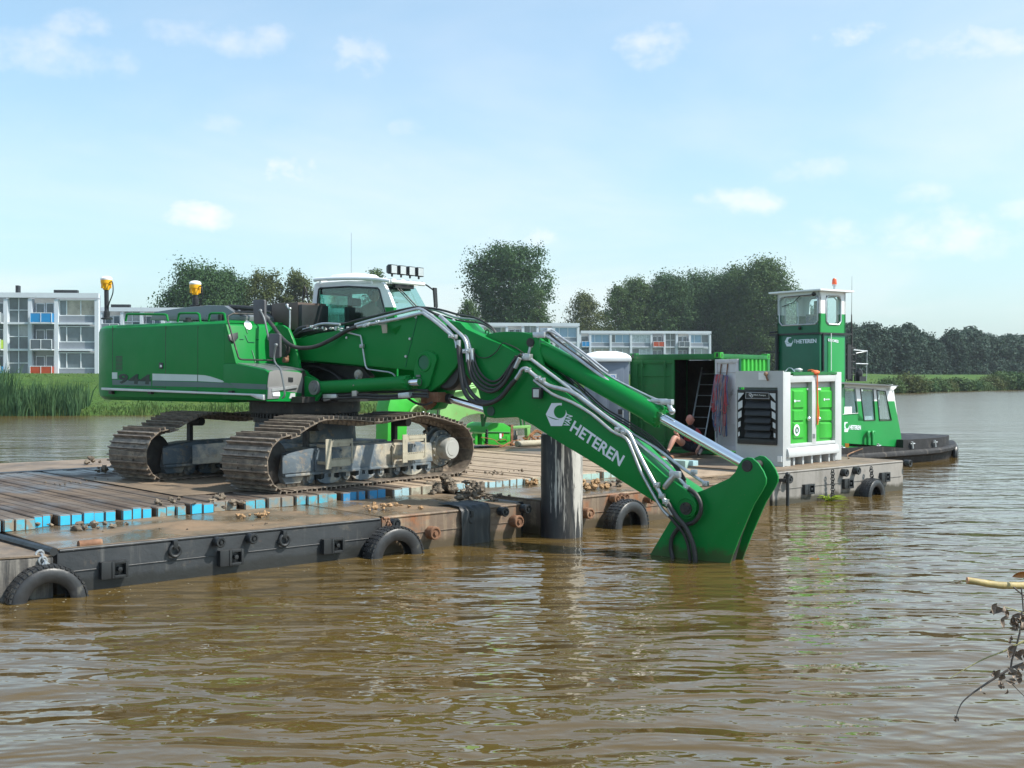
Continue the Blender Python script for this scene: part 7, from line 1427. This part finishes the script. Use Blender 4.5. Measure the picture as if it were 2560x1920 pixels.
s1 = (TPx(2250, 1052)-KT).dot(TL); s1t = (TPx(2236, 968)-KT).dot(TL); s0 = (TPx(2085, 1000)-KT).dot(TL); zt_ = TPx(2160, 962).z; zm = TPx(2160, 1052).z
q = MB(); q.par(TQ(s0-2.2, 0.05, 0.36), TL*(s1-s0+2.2), TW2*0.0+TW2*2.3, UP*0.06); q.par(TQ(s0-2.2, 2.3, 0.4), TL*(s1-s0+2.2), TW2*0.05, UP*(zm-0.4)); q.par(TQ(s0-2.2, 0.05, 0.4), TL*0.05, TW2*2.3, UP*(zt_-0.5)); q.par(TQ(s0-2.2, 0.0, 0.36), TL*2.25, TW2*0.05, UP*(zt_-0.36)); q.build('house_shell', GRN, dh)
q = MB(); q.prism([TQ(s1+0.02, 0.05, 0.36), TQ(s1+0.02, 2.3, 0.36), TQ(s1-0.02, 2.3, zm), TQ(s1-0.02, 0.05, zm)], -TL*0.05); q.build('house_front', GRN, dh)
q = MB()
for b_ in (0.05, 1.15, 2.25): q.prism([TQ(s1-0.03, b_, zm), TQ(s1-0.03, b_+0.1, zm), TQ(s1t, b_+0.1, zt_), TQ(s1t, b_, zt_)], -TL*0.05)
for a in (0.5, 1.5, 2.6): q.par(TQ(s0+a-0.2, 2.3, zm), TL*0.12, TW2*0.04, UP*(zt_-zm))
q.build('window_pillar', WHT, dh)
q = MB(); q.prism([TPx(2080, 954, 0.25), TPx(2246, 963, 0.25), TPx(2246, 966, 0.25), TPx(2080, 958, 0.25)], TW2*2.9); q.build('house_roof', m_greymetal, dh)
q = MB(); q.par(TQ(s0, 0.30, 0.9), TL*2.45, TW2*0.03, UP*1.2); q.build('pale_window_panel', mat('pale blue window panel', (0.55, 0.62, 0.68), 0.8), dh)  # pale panel added behind the glass so the windows look light
q = MB(); q.par(TQ(s1-1.3, 1.2, 0.4), TL*0.5, TW2*0.5, UP*1.0); q.par(TQ(s1-0.75, 1.5, 0.5), TL*0.05, TW2*0.1, UP*1.7); q.build('wooden_console', mat('orange varnished wood', (0.42, 0.16, 0.03), 0.4), dh)
q = MB(); q.par(TPx(2106, 1036, 0.012), TL*0.42, TW2*0.004, UP*(TPx(2106, 1017).z-TPx(2106, 1036).z)); q.build('white_panel', WHT, dh)
logo('emblem', TPx(2107, 1080, 0.003), TPx(2123, 1080, 0.003), TPx(2107, 1055, 0.003), m_letter, GRN, dh)
text('lettering', 'HETEREN', TPx(2124, 1073.5, 0.003), TPx(2152, 1074.5, 0.003), TPx(2124, 1062.5, 0.003), m_letter, dh, bold=0.03)
q = MB()
for x in (2170, 2181): q.tube([TPx(x, 1112, 0.10), TPx(x, 1086, 0.10), TPx(x+1, 1080, 0.08), TPx(x+4, 1080, 0.02)], 0.045, 10, 3)
q.build('vent_pipe', GRN, tg)
# wheelhouse tower
wh = node('wheelhouse', tg); S1 = (TPx(2114, 900)-KT).dot(TL); Wd = 1.50
def WQ(px, py, off=0.0): return on_pl(px, py, KT-TL*off, TL)        # shaded front (facing left)
z_b, z_r = 0.4, TPx(2060, 728).z; z_led = WQ(1985, 834).z; z_split = WQ(2049, 783).z; z_w0 = WQ(2000, 812).z; z_w1 = WQ(2000, 741).z
q = MB(); q.par(TQ(0, 0, z_b), TL*S1, TW2*Wd, UP*(z_led-z_b)); q.build('tower', m_green_far, wh, bevel=0.04)  # shade of the front face put into this deeper green
q = MB(); q.par(TQ(S1*0.30, -0.015, z_b), TL*(S1*0.64), TW2*0.02, UP*(z_led-z_b-0.12)); q.build('tower_door', GRN, wh, bevel=0.01)
def wall_w(o, dirv, L, nrm, w0, w1, name, green, white, z0=z_led, rnd=0.10):
    def part(a0, a1, za, zb__, m): q = MB(); q.par(o+dirv*a0+UP*(za-o.z), dirv*(a1-a0), nrm*0.06, UP*(zb__-za)); q.build(name, m, wh)
    part(0, L, z0, z_w0, green); part(0, L, z_w1, z_r, white)
    for a0, a1 in ((0, w0), (w1, L)): part(a0, a1, z_w0, z_split, green); part(a0, a1, z_split, z_w1, white)
    q = MB(); cs = [o+dirv*a-nrm*0.006+UP*(z-o.z) for a, z in ((w0+rnd, z_w0), (w1-rnd, z_w0), (w1, z_w0+rnd), (w1, z_w1-rnd), (w1-rnd, z_w1), (w0+rnd, z_w1), (w0, z_w1-rnd), (w0, z_w0+rnd), (w0+rnd, z_w0))]; q.tube(cs, 0.022, 6); q.build('window_frame', m_alu, wh)
    q = MB(); q.par(o+dirv*w0+nrm*0.02+UP*(z_w0-o.z), dirv*(w1-w0), nrm*0.008, UP*(z_w1-z_w0)); q.build('window', m_glass_boat, wh)
f0, f1 = (WQ(2045, 780)-KT).dot(TW2), (WQ(1949, 780)-KT).dot(TW2)
wall_w(TQ(0, 0, z_led), TW2, Wd, TL, f0, f1, 'wheelhouse_wall', m_green_far, m_white)  # same green as the sunlit wall, shade put into a deeper tone
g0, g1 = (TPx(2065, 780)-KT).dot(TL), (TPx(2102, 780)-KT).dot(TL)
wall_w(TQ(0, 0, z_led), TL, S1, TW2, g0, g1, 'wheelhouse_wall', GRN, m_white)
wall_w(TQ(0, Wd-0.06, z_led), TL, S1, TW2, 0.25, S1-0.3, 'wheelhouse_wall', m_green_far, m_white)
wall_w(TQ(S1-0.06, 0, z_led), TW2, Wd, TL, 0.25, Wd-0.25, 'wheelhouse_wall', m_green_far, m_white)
q = MB(); q.par(TQ(-0.16, -0.16, z_r), TL*(S1+0.34), TW2*(Wd+0.36), UP*0.05); q.build('roof', m_white, wh, bevel=0.01)
q = MB(); q.par(TQ(-0.02, -0.03, z_led-0.04), TL*(S1+0.26), TW2*0.03, UP*0.05); q.par(TQ(-0.04, -0.02, z_led-0.04), TL*0.04, TW2*(Wd+0.30), UP*0.05); q.build('ledge_rail', m_black, wh)
q = MB(); q.par(TQ(0.5, 0.5, z_led), TL*0.4, TW2*0.4, UP*0.55); q.box(TQ(0.9, 0.7, z_led+0.6), TL*0.10, TW2*0.4, UP*0.7); q.build('helm_seat', m_frame, wh)
q = MB(); q.tube([WQ(2000, 740, 0.03), WQ(1982, 757, 0.03), WQ(1955, 767, 0.03)], 0.012, 6); q.tube([WQ(1960, 743, 0.02), WQ(2040, 736, 0.03)], 0.012, 6); q.ball(WQ(2034, 735, 0.06), 0.06, 10, 8); q.ball(WQ(1999, 820, 0.04), 0.05, 10, 8); q.build('wiper_and_lamp', m_black, wh)
logo('emblem', WQ(1962, 866, 0.003), WQ(1983, 866, 0.003), WQ(1962, 843, 0.003), m_letter, m_green_far, wh)
text('lettering', 'VAN', WQ(1989, 857.5, 0.004), WQ(1989, 848, 0.004), WQ(1985, 857.5, 0.004), m_letter, wh, bold=0.02)
text('lettering', 'HETEREN', WQ(1991, 859, 0.003), WQ(2041, 857, 0.003), WQ(1991, 849, 0.003), m_letter, wh, bold=0.03)
text('registration', '02313452', TPx(2070, 853, 0.02), TPx(2096, 857, 0.02), TPx(2070, 846, 0.02), m_letter, wh, bold=0.03)
q = MB(); c = TPx(2086, 729, -0.35)+UP*0.04; q.lathe(c, UP, [(0, 0.03), (0.12, 0.03), (0.13, 0.06), (0.16, 0.06)], 12); q.build('beacon_stand', m_pipe, wh)
q = MB(); q.lathe(c+UP*0.155, UP, [(0, 0.055), (0.02, 0.068), (0.14, 0.06), (0.18, 0.035), (0.19, 0)], 16); q.build('beacon', mat('orange beacon plastic', (0.80, 0.13, 0.05), 0.25), wh)
q = MB(); q.cyl(TPx(2058, 927, 0.03), TPx(2058, 833, 0.03), 0.03, 8); q.build('drain_pipe', m_black, wh)
q = MB(); q.cyl(TPx(2078, 927, 0.06), TPx(2078, 833, 0.06), 0.012, 6); q.build('rope_line', m_white, wh)
# mast, ladder and railing behind the wheelhouse
ms = node('mast', tg); mb = TQ(S1+0.25, 0.9, 0.4); zt2 = at_d(2128, 785, mb.y).z
q = MB(); q.tube([TPx(2127, 952, -0.6), TPx(2129, 860, -0.6), TPx(2129, 786, -0.6)], [0.05, 0.035, 0.015], 8); q.tube([TPx(2129, 786, -.6), TPx(2130, 690, -.6)], [0.008, 0.003], 5); q.build('pole', m_dark, ms)
q = MB(); q.tube([TPx(2134, 875, -0.6), TPx(2168, 878, -0.6)], 0.02, 6); q.tube([TPx(2136, 884, -0.6), TPx(2168, 878, -0.6)], 0.015, 6); q.tube([TPx(2136, 909, -0.6), TPx(2169, 910, -0.6)], 0.018, 6); q.tube([TPx(2166, 952, -0.6), TPx(2168, 878, -0.6)], 0.010, 6); q.build('cross_arm', m_pipe, ms)
q = MB(); q.box(TPx(2121, 905, -0.5), TL*0.18, TW2*0.08, UP*1.0)
for x in (2113, 2120, 2130, 2138): q.cyl(TPx(x, 953, -0.5), TPx(x, 858 if x < 2125 else 880, -0.5), 0.025, 6)
for y in (870, 886, 903, 920, 936): q.cyl(TPx(2112, y, -0.5), TPx(2139, y+1, -0.5), 0.02, 6)
q.ball(TPx(2147, 935, -0.5), (0.12, 0.12, 0.16), 12, 8, 0.3); q.box(TPx(2150, 947, -0.5), TL*0.3, TW2*0.2, UP*0.14); q.build('ladder_frame', m_black, ms)
q = MB()
for x, y0_ in ((1925, 0),): pass
q.tube([WQ(1925, 832, 0.0), WQ(1942, 830, 0)], 0.03, 6); q.tube([WQ(1942, 925, .05), WQ(1942, 834, .05)], 0.05, 8); q.tube([WQ(1895, 877, 0), WQ(1950, 882, 0)], 0.016, 6); q.build('front_rail', m_black, wh)
mr_ = thing('mooring_rope', TPx(2120, 1135, 0.8), 'brown mooring rope slung from the tug to the grey pontoon', 'rope'); q = MB(); q.tube([TQ(1.2, -0.5, 0.52), TQ(0.2, -0.8, 0.42), on_z(2122, 1146, 0.68)], 0.018, 6, 4); q.build('rope', m_rust, mr_)

# ================================================================== light green grab and gear lying on the deck behind
gr_ = thing('grab_arm', PT(13.6, 23.5, MATZ), 'pale green curved crane arm lying on the deck behind the excavator', 'crane arm')
def BP(px, py, b): return on_pl(px, py, PT(0, b, 0), B)
def bpr(pts, b, th, name, m, par, bev=0.01): q = MB(); q.prism([BP(x, y, b) for x, y in pts], B*th); return q.build(name, m, par, bevel=bev)
bpr([(1100, 1030), (1104, 1002), (1118, 984), (1142, 968), (1170, 958), (1220, 950), (1300, 958), (1300, 1000), (1214, 1036), (1196, 1034), (1176, 1037), (1158, 1044), (1144, 1056), (1132, 1075), (1128, 1112), (1096, 1112)], 22.8, 0.55, 'arm_plate', m_green_pale, gr_, 0.02)
for k in range(5): q = MB(); q.tube([BP(1116+k*5, 984-k*6, 22.72), BP(1200, 966-k*5.5, 22.72)], 0.035, 6); q.build('arm_rib', m_green_pale, gr_)
q = MB(); q.tube([BP(1094, 1052, 22.7), BP(1096, 1020, 22.7), BP(1110, 990, 22.7), BP(1135, 975, 22.7)], 0.02, 6, 4); q.build('arm_pipe', m_dark, gr_)
bpr([(969, 1112), (970, 1020), (977, 994), (1034, 995), (1050, 1010), (1034, 1018), (1024, 1032), (1018, 1050), (1016, 1112)], 22.9, 0.5, 'end_bracket', m_green_lime, gr_, 0.015)
q = MB(); q.tube([BP(1050, 1010, 22.85), BP(1036, 1017, 22.85), BP(1026, 1030, 22.85), BP(1020, 1048, 22.85)], 0.03, 6, 4); q.build('bracket_lip', m_green_pale, gr_)
q = MB(); 
for k in range(4): c = BP(1058+k*14, 1040+k*3, 22.7); q.cyl(c-UP*0.12, c+UP*0.06, 0.03, 8); q.ball(c+UP*0.08, 0.035, 8, 6)
q.build('control_lever', m_pipe, gr_)
wb = thing('winch_box', BP(1250, 1112, 23.3), 'green box shaped winch housing with white label on the deck left of the pile', 'winch')
bpr([(1219, 1112), (1218, 1066), (1226, 1060), (1233, 1057), (1260, 1058), (1270, 1064), (1277, 1068), (1276, 1113)], 23.3, 0.9, 'housing', m_green_lime, wb, 0.02)
bpr([(1249, 1084), (1254, 1084), (1254, 1096), (1249, 1096)], 23.28, 0.02, 'label_plate', m_white, wb, 0); bpr([(1255, 1084), (1259, 1084), (1258, 1091), (1255, 1092)], 23.28, 0.02, 'label_plate', m_redcl, wb, 0)
bpr([(1266, 1090), (1274, 1090), (1274, 1108), (1266, 1108)], 23.285, 0.02, 'hatch', m_green_lime, wb, 0.01)
q = MB(); q.tube([BP(1219, 1080, 23.28), BP(1276, 1081, 23.28)], 0.012, 5); q.build('weld_line', m_green_box, wb)
hb = thing('hydraulic_box', BP(1200, 1112, 23.35), 'small green open frame box beside the winch housing', 'box')
bpr([(1186, 1079), (1214, 1081), (1214, 1086), (1186, 1084)], 23.3, 0.7, 'frame', m_green_pale, hb, 0.006)
for (x0, x1) in ((1188, 1194), (1205, 1213)): bpr([(x0, 1084), (x1, 1084), (x1, 1112), (x0, 1112)], 23.3, 0.7, 'frame', m_green_lime, hb, 0.006)
bpr([(1194, 1084), (1205, 1084), (1205, 1112), (1194, 1112)], 23.5, 0.1, 'inner_plate', m_dark, hb, 0.004)
q = MB()
for k in range(7): q.cyl(BP(1216, 1076+k*5.2, 23.28), BP(1219, 1076+k*5.2, 23.28), 0.03, 8)
q.build('chain_guard', m_dark, hb)
ff = thing('deck_frame', BP(1300, 1100, 23.3), 'open green steel frame right of the winch housing', 'frame')
for pts in ([(1280, 1066), (1327, 1063), (1327, 1070), (1280, 1072)], [(1318, 1068), (1326, 1068), (1325, 1104), (1319, 1104)]): bpr(pts, 23.3, 0.12, 'beam', m_green_pale, ff, 0.008)
bpr([(1277, 1062), (1284, 1062), (1283, 1112), (1277, 1112)], 23.3, 0.12, 'beam', m_rust, ff, 0.008); bpr([(1284, 1075), (1294, 1078), (1294, 1100), (1284, 1104)], 23.6, 0.3, 'side_plate', m_frame, ff, 0.01)
q = MB(); q.tube([BP(1300, 1045, 23.4), BP(1304, 1068, 23.4)], 0.03, 6); q.tube([BP(1310, 1042, 23.4), BP(1311, 1066, 23.4)], 0.025, 6); q.tube([BP(1205, 1036, 23.2), BP(1208, 1066, 23.2)], 0.05, 6); q.tube([BP(1216, 1036, 23.2), BP(1209, 1062, 23.2)], 0.035, 6); q.build('strut', m_green_box, ff)
ch = thing('cable_heap', BP(1310, 1112, 22.9), 'heap of rusty cables and chains left of the steel pile', 'cables'); q = MB(); rg = random.Random(14)
for k in range(26):
    x = rg.uniform(1268, 1352); y = rg.uniform(1100, 1115); p = BP(x, y, 22.8+rg.uniform(0, .6)); pts = [p]
    for _ in range(4): p = p+A*rg.uniform(-.35, .35)+B*rg.uniform(-.15, .15)+UP*rg.uniform(-.14, .14); p.z = max(0.72, min(1.05, p.z)); pts.append(p)
    q.tube(pts, rg.choice((0.012, 0.018, 0.024)), 5, 4)
for k in range(3): q.tube([BP(1318+k*6, 1100, 22.9), BP(1326+k*4, 1086-k*3, 22.9), BP(1345, 1080-k*2, 22.9), BP(1360, 1092, 22.9)], 0.02, 6, 4)
q.build('cable', mat('rusty orange cable', (0.26, 0.12, 0.05), 0.8, var=0.3), ch)
q = MB(); q.cyl(BP(1292, 1110, 22.7), BP(1356, 1107, 22.7), 0.085, 12); q.build('roller_tube', m_step, ch)
q = MB(); q.cyl(BP(1395, 1086, 22.9), BP(1395, 1118, 22.9), 0.12, 12)
# ================================================================== broken branch in front, at the right edge
br = thing('broken_branch', at_d(2600, 1500, 3.0), 'cut pale branch with withered twigs reaching in from the right edge', 'branch')
dB = 3.0
m_barkp = mat('yellowish bark', (0.32, 0.25, 0.10), 0.6, var=0.25, vs=40, dirt=[((0.14, 0.12, 0.05), 0.3, 60)], bump=(0.4, 80, 0.002)); m_cut = mat('cut wood face', (0.55, 0.30, 0.16), 0.7); m_twig = mat('dark dry twig', (0.10, 0.085, 0.075), 0.8, var=0.3, vs=30); m_twigy = mat('yellow green twig', (0.30, 0.28, 0.12), 0.6, var=0.2, vs=30); m_dead = mat('withered grey brown leaf', (0.20, 0.155, 0.12), 0.8, var=0.4, vs=40); m_deado = mat('orange brown leaf', (0.42, 0.17, 0.04), 0.6, var=0.2)
def bt(pts, r, m, name, sm=4, seg=8):
    q = MB(); q.tube([at_d(x, y, dB+dd) for x, y, dd in pts], r, seg, sm); return q.build(name, m, br)
bt([(2419, 1451, 0), (2445, 1455, 0), (2490, 1462, 0.01), (2535, 1464, 0.03), (2600, 1462, 0.06), (2700, 1450, 0.1), (2900, 1440, 0.2)], [0.0085, 0.0105], m_barkp, 'limb', 4, 12)
q = MB(); c = at_d(2418, 1451, dB); q.lathe(c, (at_d(2400, 1449, dB)-c), [(-0.003, 0.0086), (0.0008, 0.0084), (0.001, 0.0)], 12); q.build('cut_face', m_cut, br)
bt([(2530, 1464, .02), (2548, 1480, .02), (2575, 1500, .03)], 0.0022, m_twig, 'twig'); bt([(2553, 1468, .02), (2556, 1495, .02), (2559, 1535, .02)], 0.0020, m_twig, 'twig')
bt([(2510, 1517, .01), (2535, 1524, .01), (2570, 1537, .02)], 0.0012, m_twigy, 'twig'); bt([(2550, 1580, 0), (2545, 1600, 0), (2538, 1625, 0), (2530, 1650, 0), (2527, 1672, 0)], 0.0026, m_twig, 'twig')
bt([(2372, 1697, 0), (2400, 1680, 0), (2435, 1660, 0), (2470, 1643, 0), (2510, 1628, 0), (2540, 1612, 0), (2580, 1595, 0)], [0.0008, 0.0032], m_twigy, 'twig')
bt([(2390, 1797, 0), (2395, 1778, 0), (2405, 1757, 0), (2425, 1738, 0), (2450, 1720, 0), (2480, 1700, 0), (2525, 1672, 0), (2560, 1658, 0), (2600, 1640, 0)], [0.0010, 0.0042], m_twig, 'twig')
bt([(2530, 1710, 0), (2545, 1725, 0), (2562, 1742, 0)], 0.0012, m_twig, 'twig'); bt([(2555, 1530, .01), (2552, 1560, .01), (2548, 1590, .01)], 0.0022, m_twig, 'twig')
def leaf(px, py, sz, ang, m, sd):
    rg = random.Random(sd); c = at_d(px, py, dB+rg.uniform(-.03, .03)); L = sz/F_PX*dB; ux = Vector((math.cos(ang), rg.uniform(-.4, .4), math.sin(ang))).normalized(); uy = ux.cross(Vector((rg.uniform(-.3, .3), 1, rg.uniform(-.3, .3)))).normalized(); un = ux.cross(uy)
    q = MB(); n_ = 7; vs = []
    for i in range(n_+1):
        t = i/n_; w = math.sin(math.pi*min(1, t*0.95+0.03))*L*0.26; curl = un*(L*0.35*math.sin(t*3.0+sd)); bend = uy*(L*0.25*math.sin(t*2.2))
        for k in (-1, -0.5, 0, 0.5, 1): vs.append(c+ux*L*(t-0.5)+curl+bend+uy*w*k+un*w*(abs(k)*0.9)+un*rg.uniform(-1, 1)*L*0.03)
    q._add(vs, [(i*5+k, i*5+k+1, (i+1)*5+k+1, (i+1)*5+k) for i in range(n_) for k in range(4)]); q.build('withered_leaf', m, br, smooth=70)
rg = random.Random(2); sd = 0
for (x, y, n_, sp_, sz) in ((2497, 1530, 4, 9, 34), (2516, 1533, 3, 7, 22), (2543, 1560, 12, 14, 30), (2552, 1550, 5, 8, 26), (2519, 1592, 3, 6, 18), (2530, 1632, 4, 8, 34), (2552, 1636, 4, 7, 30), (2500, 1690, 7, 9, 26), (2505, 1712, 4, 6, 20), (2540, 1680, 8, 12, 26), (2527, 1700, 3, 6, 18), (2458, 1733, 2, 5, 14), (2392, 1797, 3, 4, 14), (2515, 1730, 2, 5, 14), (2560, 1670, 6, 10, 26)):
    for k in range(n_): sd += 1; leaf(x+rg.gauss(0, sp_*.6), y+rg.gauss(0, sp_*.7), sz*rg.uniform(.6, 1.1), rg.uniform(0, 6.3), m_dead, sd)
leaf(2553, 1442, 34, 0.2, m_deado, 501); leaf(2525, 1706, 14, 1.0, m_deado, 502)
